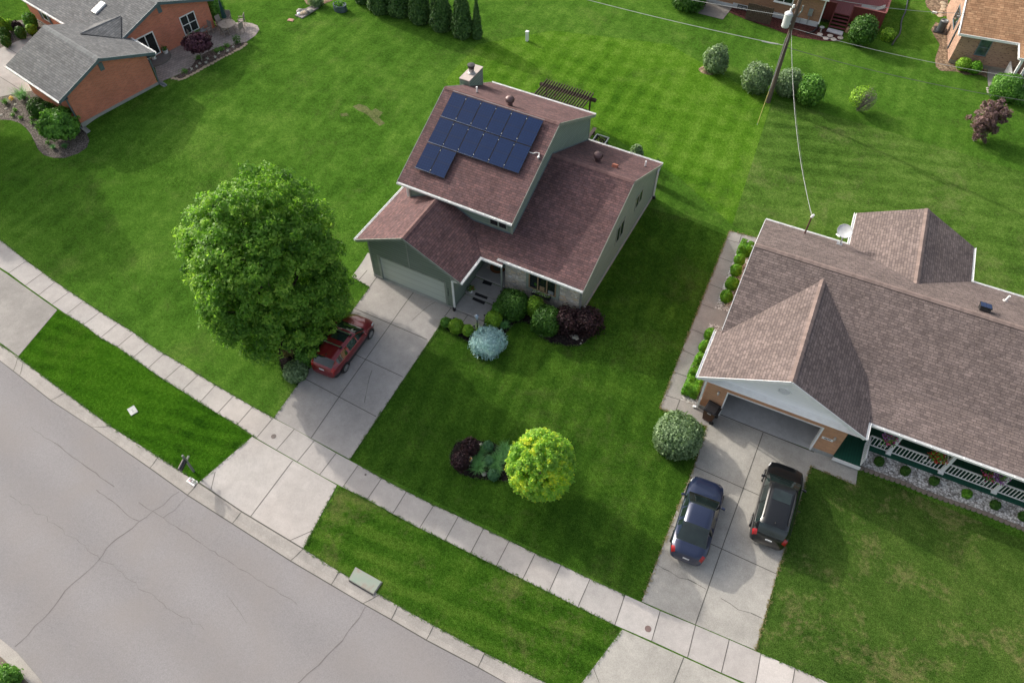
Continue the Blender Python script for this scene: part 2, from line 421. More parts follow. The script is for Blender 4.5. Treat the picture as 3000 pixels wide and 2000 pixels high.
def crack(pts, wd=0.03, jit=0.07, seg=0.35, seed=1):
    rnd = random.Random(seed); out = []; path = [Vector(pts[0])]
    for a, b in zip(pts[:-1], pts[1:]):
        a, b = Vector(a), Vector(b); n = max(1, int((b - a).length / seg)); d = (b - a).normalized(); s_ = Vector((-d.y, d.x, 0))
        for k in range(1, n + 1):
            path.append(a.lerp(b, k / n) + s_ * (rnd.uniform(-jit, jit) if k < n else 0))
    for i, (a, b) in enumerate(zip(path[:-1], path[1:])):
        out.append(line_strip(a, b, wd * rnd.uniform(0.5, 1.3)))
    return out

# ------------------------------------------------------------------ base ground, road, kerbs
g = MB(); g.face([(-700, -700, -0.16), (700, -700, -0.16), (700, 900, -0.16), (-700, 900, -0.16)]); tag(g.build('ground', M_LAWN), kind='structure')
def ext(pts, d0, d1):
    a = pts[0] + (pts[0] - pts[1]).normalized() * d0; b = pts[-1] + (pts[-1] - pts[-2]).normalized() * d1
    return [a] + pts + [b]
KB = [(-150, 897), (0, 1009.7), (54, 1046), (69, 1060), (191, 1151), (325, 1250), (464, 1338.5), (581, 1415), (708, 1498.7), (889.5, 1607), (993.7, 1674), (1112, 1741.6), (1166, 1774), (1271, 1831.5), (1420, 1912), (1600, 2000), (2050, 2215)]
KG = [(-150, 945), (0, 1055.6), (40, 1086), (58, 1100), (150, 1172), (268, 1250), (440, 1369.6), (550, 1448.5), (681.5, 1532), (852, 1641), (971, 1711), (1064.5, 1766.5), (1147, 1812.4), (1250, 1872.5), (1401, 1952), (1485.5, 2000), (1930, 2235)]
kb = ext([at(x, y, 0) for x, y in KB], 150, 150); kg = ext([at(x, y, -0.12) for x, y in KG], 150, 150)
k = MB()
for i in range(len(kb) - 1):
    L0, L1 = kb[i], kb[i + 1]; R0, R1 = kg[i], kg[i + 1]
    prof = [(0, 0.012), (0.18, 0.008), (0.45, -0.05), (0.62, -0.085), (1.0, -0.112)]
    f = lambda a, b, p: Vector((a.x + (b.x - a.x) * p[0], a.y + (b.y - a.y) * p[0], p[1]))
    for p, q in zip(prof[:-1], prof[1:]): k.face([f(L0, R0, q), f(L1, R1, q), f(L1, R1, p), f(L0, R0, p)], 0, 0.5)
    k.face([f(L0, R0, prof[0]), f(L1, R1, prof[0]), L1 + Vector((0, 0, -0.16)), L0 + Vector((0, 0, -0.16))], 0)
    if 2 < i < len(kb) - 2:   # joints across the kerb
        a, b = f(L0, R0, (0, 0.0165)), f(L0, R0, (1, -0.1075)); d = (L1 - L0).normalized() * 0.018
        m1, m2 = f(L0, R0, (0.2, 0.012)), f(L0, R0, (0.62, -0.08))
        for u_, v_ in ((a, m1), (m1, m2), (m2, b)): k.face([u_ - d, u_ + d, v_ + d, v_ - d], 1)
    k.face([kg[i] + Vector((0, 0, 0.012)), kg[i + 1] + Vector((0, 0, 0.012)), kg[i + 1] + (R1 - L1).normalized() * 0.05 + Vector((0, 0, 0.012)), kg[i] + (R0 - L0).normalized() * 0.05 + Vector((0, 0, 0.012))], 1)
tag(k.build('kerb', [M_KERB, M_JOINT]), kind='structure')
NB = [(-310, 1690), (-110, 1838), (0, 1922), (81, 1998), (160, 2090), (250, 2210)]; NG = [(-300, 1640), (-100, 1790), (0, 1869), (52, 1912), (115, 1986), (200, 2085), (300, 2210)]
ng = ext([at(x, y, -0.12) for x, y in NG], 150, 150); nb = ext([at(x, y, 0) for x, y in NB], 150, 150)
k = MB(); k.poly([(p.x, p.y, -0.112) for p in ng] + [(p.x, p.y, -0.112) for p in nb[::-1]], 0)
tag(k.build('kerb_near', [M_KERB]), kind='structure')
MS = concrete('soil_edge', (0.17, 0.14, 0.11), 0.3, 0.35)
k = MB(); q = [(p.x, p.y, -0.104) for p in nb]; k.poly(q + [(p[0] - 6, p[1] - 5, -0.104) for p in q[::-1]], 0)
tag(k.build('verge_near', MS), kind='structure')
road = MB(); road.poly([(p.x, p.y, -0.12) for p in kg] + [(p.x, p.y, -0.12) for p in ng[::-1]], 0)
rz = -0.116
def rpts(l): return [at(x, y, rz) for x, y in l]
o13 = lambda l: [(x / 2.091, 1250 + y / 2.091) for x, y in l]
o94 = lambda l: [(900 + x / 2.6133, 1600 + y / 2.6133) for x, y in l]
for i, (l, wd, j) in enumerate([(o13([(330, 95), (400, 150), (470, 200), (560, 265), (640, 325), (700, 365)]), 0.045, 0.05), (o13([(190, 0), (270, 65), (330, 95)]), 0.025, 0.05),
        (o13([(935, 515), (850, 580), (760, 655), (650, 745), (600, 820), (500, 915), (400, 1000), (330, 1100), (260, 1180), (215, 1215), (170, 1275), (90, 1345)]), 0.05, 0.06),
        (o13([(590, 385), (690, 455), (760, 520), (850, 575)]), 0.04, 0.06), (o13([(850, 460), (935, 515), (1000, 555), (1080, 610), (1180, 680), (1230, 710)]), 0.036, 0.05),
        (o13([(935, 515), (1000, 480), (1050, 425), (1095, 398)]), 0.035, 0.05), (o13([(1000, 555), (1070, 510), (1115, 455), (1155, 420)]), 0.032, 0.05), (o13([(1230, 710), (1400, 820), (1540, 905), (1680, 990), (1820, 1085)]), 0.028, 0.06),
        (o94([(445, 460), (400, 545), (340, 615), (270, 720), (210, 775), (150, 835), (90, 905), (0, 975), (-120, 1080)]), 0.055, 0.05),
        (o13([(60, 420), (200, 500), (330, 590), (600, 790), (800, 940), (1000, 1080), (1250, 1240)]), 0.022, 0.12), (o13([(1390, 1030), (1460, 1120), (1510, 1200)]), 0.02, 0.05)]):
    for q in crack(rpts(l), wd * 0.8, j, 0.3, i): road.face([(p.x, p.y, rz) for p in q], 1)
tag(road.build('road', [M_ROAD, paint('crack_fill', (0.155, 0.143, 0.14), 0.95)]), kind='structure')
# ------------------------------------------------------------------ lawns
big = [(p.x, p.y) for p in kb]
LAWN = drape('lawn', [(big + [(400, -150), (400, 500), (-400, 500), (-400, 150)], 0)], [M_LAWN], 0.0)
nl = [(p.x, p.y) for p in nb]; k = MB(); k.poly([(x, y, -0.13) for x, y in nl] + [(300, -400, -0.13), (-300, -400, -0.13)]); tag(k.build('lawn_near', M_STRIPL), kind='structure')
# sidewalk joints, upper and lower ends
SWU, SWL, SWT = [(-150, 588), (0, 703)], [(-150, 678), (-45, 757)], [0.42, 0.42]
for (a, b), (c, d) in [((205, 300), (70, 392)), ((330, 390), (195, 487)), ((425, 460), (298, 560)), ((535, 535), (400, 632)), ((640, 605), (510, 708)), ((768, 690), (640, 787)), ((905, 775), (770, 888)), ((1025, 850), (900, 957)),
        ((1140, 935), (1018, 1040)), ((1255, 1010), (1133, 1122)), ((1395, 1090), (1258, 1210)), ((1520, 1170), (1392, 1292)), ((1650, 1250), (1530, 1382)), ((1790, 1330), (1665, 1465)), ((1935, 1415), (1815, 1552))]:
    SWU.append((a / 2.6133, 650 + b / 2.6133)); SWL.append((c / 2.6133, 650 + d / 2.6133))
for (a, b), (c, d) in [((1255, 232), (1102, 417)), ((1450, 335), (1287, 525)), ((1635, 440), (1477, 633)), ((1835, 555), (1683, 753)), ((2037, 665), (1895, 868))]:
    SWU.append((400 + a / 3.136, 1150 + b / 3.136)); SWL.append((400 + c / 3.136, 1150 + d / 3.136))
for (a, b), (c, d) in [((570, 525), (460, 685)), ((760, 625), (655, 795)), ((970, 730), (860, 905)), ((1158, 815), (1055, 1000)), ((1350, 908), (1250, 1098)), ((1547, 1003), (1448, 1195)), ((1745, 1100), (1650, 1295)), ((1942, 1187), (1850, 1395)), ((2165, 1295), (2072, 1508))]:
    SWU.append((900 + a / 2.6133, 1200 + b / 2.6133)); SWL.append((900 + c / 2.6133, 1200 + d / 2.6133))
for (a, b), (c, d) in [((80, 370), (3, 600)), ((350, 493), (285, 722)), ((620, 603), (560, 848)), ((878, 713), (818, 965)), ((1120, 818), (1075, 1075)), ((1382, 930), (1340, 1180)), ((1640, 1045), (1610, 1300)), ((1900, 1150), (1880, 1410))]:
    SWU.append((1800 + a / 2.6133, 1600 + b / 2.6133)); SWL.append((1800 + c / 2.6133, 1600 + d / 2.6133))
swu = [gp(x, y) for x, y in SWU]; swl = [gp(x, y) for x, y in SWL]
polys, tones = [], []
n = len(swu)
for i in range(n - 1):
    polys.append(([swl[i], swl[i + 1], swu[i + 1], swu[i]], 0))
    tn = 0.5 + random.uniform(-0.07, 0.07)
    tones.append({n - 10: 0.70, n - 8: 0.78, n - 4: 0.92}.get(i, tn))
jt = []
for i in range(1, n - 1): jt.append(line_strip(swl[i], swu[i], 0.035))
sw = drape('sidewalk', polys, [M_CONCW], 0.014, tones=tones)
def joints_into(o, strips, dz, mat=M_JOINT):
    """joint lines laid 4 mm above the slab, inside the same mesh"""
    if mat.name not in [m.name for m in o.data.materials]: o.data.materials.append(mat)
    mi = [m.name for m in o.data.materials].index(mat.name)
    bm = bmesh.new(); bm.from_mesh(o.data)
    for s_ in strips:
        a0, b0 = (s_[0] + s_[3]) / 2, (s_[1] + s_[2]) / 2; L = (b0 - a0).length; k = max(1, int(L / 0.5)) if max(s_[0].y, s_[1].y) > 24 and min(s_[0].y, s_[1].y) < 28.5 else 1
        for j in range(k):
            q = [s_[0].lerp(s_[1], j / k), s_[0].lerp(s_[1], (j + 1) / k), s_[3].lerp(s_[2], (j + 1) / k), s_[3].lerp(s_[2], j / k)]
            f = bm.faces.new([bm.verts.new((p.x, p.y, terrain(p.y) + dz)) for p in q]); f.material_index = mi
            f.normal_update()
            if f.normal.z < 0: f.normal_flip()
    bm.to_mesh(o.data); bm.free()
joints_into(sw, jt, 0.019)
def pl(*pts): return [gp(*p) for p in pts]
def pj(a, b, wd=0.04): return line_strip(gp(*a), gp(*b), wd)
# driveway of the middle house
dw = drape('driveway', [(pl((802, 1223), (1083, 841), (1104, 806), (1118, 800), (1340, 900), (1322, 902), (1025, 1345)), 0)], [M_CONC], 0.012)
joints_into(dw, [pj((912, 1282), (992.5, 1164)), pj((992.5, 1164), (1180, 899)), pj((1180, 899), (1214, 853)), pj((1037, 903), (1252, 995)), pj((965, 1003), (1180, 1104)), pj((891, 1108), (1102, 1220))] +
            crack([gp(1090, 1085), gp(1078, 1125), gp(1068, 1180)], 0.025, 0.05, 0.4, 3) + crack([gp(1206, 940), gp(1245, 905), gp(1275, 885)], 0.018, 0.05, 0.4, 5), 0.017)
ap = drape('driveway_apron', [(pl((739, 1279), (583.5, 1412.6), (708, 1497), (888, 1606), (987, 1421)), 0)], [M_CONCW], 0.0145, tones=[0.62])
joints_into(ap, [pj((857.6, 1349), (735, 1512)), pj((618, 1436), (631, 1381), 0.03), pj((849, 1583), (915, 1554), 0.03), pj((583.5, 1413), (708, 1498), 0.06), pj((708, 1498), (887, 1606), 0.06)], 0.0195)
swp = drape('side_path', [(pl((1083, 841), (1030, 811), (1078, 740), (1094, 752), (1104, 808)), 0)], [M_CONC], 0.0135, tones=[0.56])
joints_into(swp, [pj((1083, 841), (1104, 812)), pj((1050, 822), (1076, 792))], 0.018)
fp = drape('front_path', [(pl((1322, 902), (1343, 903), (1424, 934), (1413, 958), (1394, 966), (1303, 926)), 0)], [M_CONC], 0.0165, tones=[0.5])
joints_into(fp, [pj((1374, 918), (1356, 944)), pj((1322, 902), (1302, 928))], 0.021)
# neighbour's driveway and walk
nd = drape('driveway_neighbour', [(pl((2071, 1247), (2108, 1213), (2384, 1323), (2374, 1366), (2275, 1683), (2213, 1903), (1880, 1761), (1964, 1540), (2034, 1366)), 0)], [M_CONCN], 0.012)
joints_into(nd, [pj((2235.5, 1266.6), (2178, 1428.8)), pj((2178, 1428.8), (2114, 1608)), pj((2114, 1608), (2037, 1829)), pj((2034, 1366), (2224, 1450.5)), pj((2224, 1450.5), (2345, 1500)), pj((1967.6, 1540), (2274, 1680)), pj((2105, 1212), (2384, 1324), 0.05)] +
            crack([gp(1925, 1652), gp(1960, 1672), gp(1990, 1692), gp(2040, 1709), gp(2068, 1725)], 0.03, 0.08, 0.3, 8) + crack([gp(2112, 1752), gp(2140, 1768), gp(2162, 1785), gp(2200, 1795), gp(2232, 1810)], 0.03, 0.08, 0.3, 9), 0.017)
na = drape('driveway_apron_neighbour', [(pl((1823, 1843), (1705, 1998), (1660, 2030), (2000, 2185), (2190, 2030), (2180, 2004)), 0)], [M_CONCN], 0.0145, tones=[0.55])
joints_into(na, [pj((2003, 1925), (1950, 2060)), pj((1740, 1960), (1760, 2010), 0.02)], 0.0195)
nw = drape('path_neighbour', [(pl((1932, 1195), (2137, 677), (2222, 698), (2060, 1190), (2108, 1213), (2071, 1249)), 0)], [M_CONCD], 0.0125, tones=[0.6])
joints_into(nw, [pj(*q) for q in (((1950, 1158), (1992, 1171)), ((1971, 1089), (2012, 1103)), ((2000, 1026), (2034, 1041)), ((2027, 965), (2064, 980)), ((2053, 890), (2092, 905)), ((2080, 833), (2117, 848)), ((2105, 754), (2143, 768)), ((2130, 703), (2165, 712)), ((2165, 712), (2172, 690)), ((1992, 1171), (1977, 1210)))], 0.0175)
fw = drape('porch_path', [(pl((2384, 1323), (2374, 1366), (2507, 1421), (2513, 1375), (2436, 1338)), 0)], [M_CONCN], 0.0165)
drape('driveway_apron_left', [(pl((19, 802), (168, 908), (54, 1043), (-150, 893), (-250, 800), (-150, 690)), 0)], [M_CONCD], 0.0145, tones=[0.62])
dl = drape('driveway_left', [(pl((-160, 185), (0, 143), (92, 104), (112, 150), (92, 268), (75, 269), (0, 285), (-140, 300)), 0)], [M_CONC], 0.0145, tones=[0.6])
joints_into(dl, [pj((-100, 165), (68, 268)), pj((20, 139), (60, 165))], 0.0195)
# lawn sheets with their own mowing
drape('front_lawn', [(pl((1025, 1346), (1320, 904), (1480, 842), (1705, 905), (1893, 606), (2010, 640), (2128, 690), (1931, 1198), (2068, 1252), (2034, 1366), (1964, 1540), (1879, 1760)), 0)], [M_FRONT], 0.004)
drape('back_lawn', [(pl((1760, 380), (1990, 520), (2145, 660), (2260, 300), (2240, 290), (1960, 130), (1620, 90), (1400, 130), (1300, 240), (1360, 280), (1600, 330)), 0)], [M_MOWN], 0.006)
drape('neighbour_back_lawn', [(pl((2145, 660), (2216, 694), (2300, 700), (2700, 760), (3050, 900), (3100, 640), (3050, 520), (2650, 400), (2270, 290), (2235, 380)), 0)], [M_NLAWN], 0.008)
drape('neighbour_front_lawn', [(pl((2213, 1904), (2374, 1367), (2507, 1422), (2516, 1376), (3100, 1625), (3400, 1900), (3100, 2300), (2700, 2120)), 0)], [M_NFRONT], 0.004)
drape('verge', [(pl((995, 1424), (1003, 1427), (1150, 1505), (1378, 1621), (1694, 1777), (1819, 1841), (1704, 1998), (1660, 2027), (1420, 1912), (1271, 1831), (1112, 1741), (994, 1674), (890, 1606)), 0)], [M_STRIP], 0.004)
drape('verge_left', [(pl((170, 908), (295, 989), (434, 1079), (635, 1211), (737, 1279), (581, 1413), (464, 1338), (325, 1250), (191, 1151), (69, 1061), (56, 1045)), 0)], [M_STRIPL], 0.004)
# planting beds
BED_FRONT = [(1299, 936), (1289, 949), (1306, 966), (1340, 983), (1367, 1000), (1384, 1017), (1408, 1038), (1432, 1043), (1459, 1031), (1476, 1000), (1486, 973), (1507, 949), (1531, 943), (1551, 951), (1565, 970), (1582, 987), (1612, 1004), (1663, 1014), (1697, 1014), (1721, 1000), (1741, 970), (1748, 942), (1720, 895), (1702, 878), (1480, 835), (1420, 930), (1413, 958), (1394, 966)]
BED_ISLE = [(1338, 1292), (1397, 1289), (1447, 1297), (1489, 1318), (1530, 1350), (1540, 1400), (1500, 1410), (1447, 1407), (1386, 1401), (1347, 1387), (1321, 1364), (1315, 1335)]
BED_TREE = [(817, 1052), (822, 1075), (832, 1100), (850, 1118), (872, 1128), (988, 970), (935, 950), (860, 960), (815, 1000)]
drape('mulch_bed', [(pl(*BED_FRONT), 0)], [M_MULCH], 0.010); drape('island_bed', [(pl(*BED_ISLE), 0)], [M_MULCH], 0.010); drape('tree_bed', [(pl(*BED_TREE), 0)], [M_MULCH], 0.010)
A_ = lambda x, y: (2050 + x / 2.4758, 600 + y / 2.4758)
drape('gravel_bed', [(pl(A_(262, 350), A_(108, 748), A_(240, 790), A_(420, 330)), 0), (pl(A_(72, 857), A_(178, 888), A_(160, 960), (2062, 1170), (2045, 1192), (1994, 1170)), 0)], [M_STONES], 0.020)
drape('bark_bed', [(pl((-60, 350), (0, 351), (33, 352.6), (58, 361), (75, 374), (91, 394), (103, 419), (113, 440), (129, 455), (157, 463), (190, 463), (229, 450), (255, 432), (262, 411), (254, 391), (242, 360), (92, 262), (75, 270), (0, 286), (-60, 300)), 0)], [M_MULCHG], 0.012)
drape('bark_bed_far', [(pl((-80, 172), (0, 143), (92, 104), (140, 84), (140, 60), (100, 55), (40, 62), (0, 92), (-80, 120)), 0)], [M_MULCHG], 0.012, tones=[0.5])
E2 = lambda x, y: (380 + x / 5.8075, y / 5.8075)
PATIO = [(466, 241), (475, 238.5), (504, 227), (535, 213.5), (562, 194.6), (576, 174), (604, 155), (630, 143), (655, 136), (690, 131), (723, 123), (748, 105), (760, 88), (755, 76), (738, 69), (716, 66), (690, 67), (662, 72), (640, 78), (560, 90), (440, 150)]
t = NT('patio_paver'); c_ = t.coord('Object')
bk = t.node('ShaderNodeTexBrick', Scale=1.0); t.l.new(c_, bk.inputs['Vector'])
for kk, v in (('Color1', (0.40, 0.35, 0.32)), ('Color2', (0.31, 0.275, 0.26)), ('Mortar', (0.17, 0.15, 0.14))): t.set(bk.inputs[kk], v)
bk.inputs['Brick Width'].default_value = 0.3; bk.inputs['Row Height'].default_value = 0.2; bk.inputs['Mortar Size'].default_value = 0.012
M_PAVER = t.finish(t.mix(1.0, bk.outputs[0], t.ramp(t.noise(c_, 1.5, 5), [(0.3, 0.85), (0.7, 1.12)]), 'MULTIPLY'), 0.9, spec=0.2)
drape('patio', [(pl(*PATIO), 0)], [M_PAVER], 0.016)
drape('patio_bed', [(pl((504, 230), (530, 234), (545, 229), (578, 212), (621, 186), (655, 168.7), (698, 146.4), (725, 132.6), (722, 123), (690, 131), (655, 136), (630, 143), (604, 155), (576, 174), (562, 194.6), (535, 213.5)), 0), (pl(E2(1480, 480), E2(1640, 440), E2(1640, 330), E2(1430, 300)), 0)], [gravel('mulch_brown', [(0.09, 0.065, 0.055), (0.15, 0.115, 0.10), (0.21, 0.17, 0.15)], 12)], 0.020)
q_ = lambda x, y: (2000 + x / 5.88, y / 5.88); rc_ = lambda x, y: (2350 + x / 5.88, y / 5.88); s_5 = lambda x, y: (2680 + x / 4.9, y / 4.9)
drape('back_slab', [(pl(q_(35, 180), q_(690, 345), q_(860, 130), q_(420, -20)), 0)], [concrete('concrete_dark', (0.21, 0.195, 0.18), 0.2, 0.25)], 0.03)
drape('red_mulch_bed', [(pl(q_(860, 130), q_(780, 210), q_(1080, 340), q_(1500, 480), q_(1700, 560), q_(2050, 660), rc_(180, 680), rc_(340, 710), rc_(640, 720), rc_(720, 600), rc_(380, 480), rc_(250, 460)), 0)], [M_MULCHR], 0.012)
drape('bare_soil', [(pl(s_5(230, 430), s_5(290, 540), s_5(360, 640), s_5(290, 850), s_5(300, 960), s_5(370, 1020), s_5(600, 1030), s_5(720, 1075), s_5(950, 1080), s_5(1030, 1120), s_5(1050, 960), s_5(470, 880), s_5(480, 400), s_5(300, 320)), 0), (pl(s_5(1050, 1260), s_5(1070, 1340), s_5(1140, 1410), s_5(1270, 1450), s_5(1500, 1440), s_5(1600, 1250)), 0), (pl(s_5(150, 30), s_5(170, 100), s_5(250, 180), s_5(320, 230), s_5(480, 240), s_5(480, -30), s_5(160, -30)), 0)], [M_DIRT], 0.010)
drape('tan_house_path', [(pl(s_5(1040, 1090), s_5(1050, 1245), s_5(1400, 1300), s_5(1400, 1000), s_5(1050, 960)), 0)], [M_CONCD], 0.03)
drape('worn_patch', [(pl((1030 + 3, 312), (1052, 305), (1074, 312), (1088, 325), (1100, 318), (1122, 330), (1110, 345), (1128, 362), (1112, 370), (1095, 356), (1080, 340), (1064, 330), (1050, 325)), 0), (pl((996, 334), (1016, 331), (1022, 339), (1000, 342)), 0)], [lawn_mat('grass_worn', (0.07, 0.10, 0.03), (0.13, 0.15, 0.06), (0.22, 0.2, 0.11), clump=0.7)], 0.0095)
# ------------------------------------------------------------------ foliage
def quads_mesh(name, V, tone, mats, parent=None, origin=None, base=None, mat_index=None):
    """V: (n,4,3) leaf corners in world space; base: MB with solid parts of the same mesh"""
    off = root_loc(parent) if parent is not None else Vector(origin or (0, 0, 0))
    V = V.reshape(-1, 3); n = len(V) // 4
    bv = np.array([tuple(v) for v in base.v], dtype=np.float64).reshape(-1, 3) if base else np.zeros((0, 3))
    allv = np.vstack([bv, V]) - np.array(off)
    me = bpy.data.meshes.new(name); me.vertices.add(len(allv)); me.vertices.foreach_set('co', allv.astype(np.float32).ravel())
    bl = [len(f) for f in base.f] if base else []
    loops = np.concatenate([np.array([i for f in (base.f if base else []) for i in f], dtype=np.int32), np.arange(n * 4, dtype=np.int32) + len(bv)])
    starts = np.concatenate([np.cumsum([0] + bl)[:-1] if bl else np.zeros(0), np.arange(n) * 4 + sum(bl)]).astype(np.int32)
    tot = np.array(bl + [4] * n, dtype=np.int32)
    me.loops.add(len(loops)); me.loops.foreach_set('vertex_index', loops)
    me.polygons.add(len(starts)); me.polygons.foreach_set('loop_start', starts); me.polygons.foreach_set('loop_total', tot)
    mi = np.array((base.m if base else []) + list(mat_index if mat_index is not None else [0] * n), dtype=np.int32)
    me.polygons.foreach_set('material_index', mi)
    me.update(calc_edges=True); me.validate()
    a = me.attributes.new('tone', 'FLOAT', 'FACE')
    a.data.foreach_set('value', np.concatenate([np.array(base.t if base else []), np.asarray(tone)]).astype(np.float32))
    for m in (mats if isinstance(mats, (list, tuple)) else [mats]): me.materials.append(m)
    return link(name, me, parent, off if parent is None else None)

def unit(v): return v / np.maximum(np.linalg.norm(v, axis=-1, keepdims=True), 1e-9)

def leaf_quads(P, N, size, asp=0.55, spread=0.9, jit=0.35):
    """rhombic leaves at P turned roughly along N"""
    n = len(P)
    nn = unit(N + RNG.normal(0, spread, (n, 3)) * 0.6)
    a = unit(np.cross(nn, RNG.normal(0, 1, (n, 3)))); b = np.cross(nn, a)
    s = size * (1 + RNG.uniform(-jit, jit, (n, 1)))
    return np.stack([P - a * s, P - b * s * asp + nn * s * 0.15, P + a * s, P + b * s * asp + nn * s * 0.15], axis=1)

def sph(n):
    return unit(RNG.normal(0, 1, (n, 3)))

def crown(name, c, rad, nclump, per, clump_r, leaf, mat, parent, egg=0.0, lump=0.13, inner=0.62, up=0.35, tone_bias=0.0, sun_tip=None, cut=-2.0):
    """broadleaf crown: leaf clumps through the outer volume of a lumpy egg"""
    c = np.array(c); rad = np.array(rad)
    d = sph(nclump * 2); d = d[d[:, 2] > cut][:nclump]; nclump = len(d)
    ph = RNG.uniform(0, 6.28, 6)
    lum = 1 + lump * (np.sin(3 * d[:, 0] + ph[0]) * np.sin(4 * d[:, 1] + ph[1]) + 0.7 * np.sin(5 * d[:, 2] + ph[2] + 3 * d[:, 0]) + 0.5 * np.sin(9 * d[:, 1] + ph[3]) * np.sin(8 * d[:, 2] + ph[4])) + RNG.normal(0, 0.03, nclump)
    k = 1 - (1 - inner) * RNG.uniform(0, 1, nclump) ** 2.2
    widen = 1 - egg * d[:, 2:3]
    cc = d * rad * (lum * k)[:, None]; cc[:, :2] *= widen
    ct = np.clip(RNG.normal(0.5, 0.17, nclump), 0.08, 0.95)
    off = unit(RNG.normal(0, 1, (nclump, per, 3))) * (RNG.uniform(0.15, 1, (nclump, per, 1)) ** 0.5) * clump_r * RNG.uniform(0.6, 1.25, (nclump, 1, 1))
    off[..., 2] *= 0.75
    P = (cc[:, None, :] + off).reshape(-1, 3) + c
    Nn = unit(unit(off) * 0.7 + d[:, None, :] * 0.8 + np.array([0, 0, up])).reshape(-1, 3)
    tone = np.clip(np.repeat(ct, per) + RNG.normal(0, 0.14, nclump * per) + tone_bias, 0, 1)
    if sun_tip is not None: tone = np.clip(tone + sun_tip(P), 0, 1)
    return quads_mesh(name, leaf_quads(P, Nn, leaf), tone, mat, parent)

def shape_pts(n, kind, r, h, ry=None):
    """points and normals on a clipped shrub of radius r and height h standing on z=0"""
    ry = ry or r
    d = sph(n * 2); d = d[d[:, 2] > -0.82][:n] if kind != 'cone' else d[:n]
    if kind == 'ball':
        P = d * np.array([r, ry, h / 2]) + np.array([0, 0, h / 2]); N = unit(d / np.array([r, ry, h / 2]))
    elif kind == 'dome':
        P = np.sign(d) * np.abs(d) ** 0.85 * np.array([r, ry, h * 0.56]) + np.array([0, 0, h * 0.44]); P[:, 2] = np.maximum(P[:, 2], 0.02); N = d
    elif kind == 'box':
        e = np.sign(d) * np.abs(d) ** 0.42; P = e * np.array([r, ry, h / 2]) + np.array([0, 0, h / 2]); N = unit(np.sign(d) * np.abs(d) ** 1.6)
    elif kind == 'cone':
        z = 1 - np.sqrt(RNG.uniform(0.0, 1, n)) ; a = RNG.uniform(0, 2 * PI, n)
        prof = np.minimum(1, (1 - z) ** 0.75 * 1.12) * np.minimum(1, 0.72 + z * 2.2)
        P = np.stack([np.cos(a) * r * prof, np.sin(a) * ry * prof, z * h], 1); N = unit(np.stack([np.cos(a), np.sin(a), np.full(n, 0.45)], 1))
    return P, N

def core(mb, c, kind, r, h, ry=None, k=0.86, tone=0.35):
    ry = ry or r; c = Vector(c)
    if kind == 'cone': prof = [(0.66 * k, 0.0), (0.95 * k, 0.12), (0.9 * k, 0.3), (0.6 * k, 0.6), (0.25 * k, 0.88), (0, 0.97)]
    elif kind == 'box': prof = [(0.85 * k, 0.02), (0.98 * k, 0.12), (0.98 * k, 0.8 * k), (0.86 * k, 0.95 * k), (0, 0.98 * k)]
    elif kind == 'dome': prof = [(0.8 * k, 0.0), (0.97 * k, 0.25), (0.92 * k, 0.55), (0.7 * k, 0.8), (0.35 * k, 0.9), (0, 0.93)]
    else: prof = [(0.45 * k, 0.08), (0.8 * k, 0.2), (0.98 * k, 0.45), (0.9 * k, 0.7), (0.55 * k, 0.9), (0, 0.96)]
    mb.lathe(c, [(p * r, z * h) for p, z in prof], 14, 0, 1, ry / r, tone)

def shrub(name, label, cat, c, r, h, kind, mat, n, leaf, group=None, ry=None, lump=0.06, fuzz=0.05, rotz=0.0, spread=0.9, asp=0.55, stem=False, ksolid=0.86, holes=0.0):
    P, N = shape_pts(n, kind, r, h, ry)
    ph = RNG.uniform(0, 6.28, 4)
    f = 1 + lump * (np.sin(4 * N[:, 0] + ph[0]) * np.sin(4 * N[:, 1] + ph[1]) + 0.8 * np.sin(6 * N[:, 2] + ph[2] + 2 * N[:, 0])) + np.abs(RNG.normal(0, fuzz, n)) * np.sign(RNG.uniform(-0.6, 1, n))
    mid = np.array([0, 0, h * 0.45]); P = (P - mid) * f[:, None] + mid; P[:, 2] = np.maximum(P[:, 2], 0.02)
    tone = np.clip(0.5 + 0.16 * np.sin(5 * N[:, 0] + ph[3]) * np.sin(5 * N[:, 2] + ph[1]) + RNG.normal(0, 0.17, n), 0, 1)
    if rotz:
        ca, sa = math.cos(rotz), math.sin(rotz); M = np.array([[ca, sa, 0], [-sa, ca, 0], [0, 0, 1]]); P = P @ M; N = N @ M
    if holes:
        keep = RNG.uniform(0, 1, n) > holes; P, N, tone = P[keep], N[keep], tone[keep]
    b = MB()
    if ksolid: core(b, (0, 0, 0), kind, r, h, ry, ksolid)
    if rotz and ksolid: Mz = Matrix.Rotation(rotz, 3, 'Z'); b.v = [Mz @ v for v in b.v]
    o = quads_mesh(name, leaf_quads(P, N, leaf, asp, spread), tone, mat, None, (0, 0, 0), b)
    o.location = c
    return tag(o, label, cat, group)

def blob(cx, cy, wpx, h):
    """base point and radius of a plant seen at pixel (cx, cy) with width wpx and height h"""
    z = 0.0
    for _ in range(10):
        p = at(cx, cy, z + h / 2); z = terrain(p.y)
    r = wpx / 2 * depth(p) / F_PX
    return Vector((p.x, p.y, z)), r

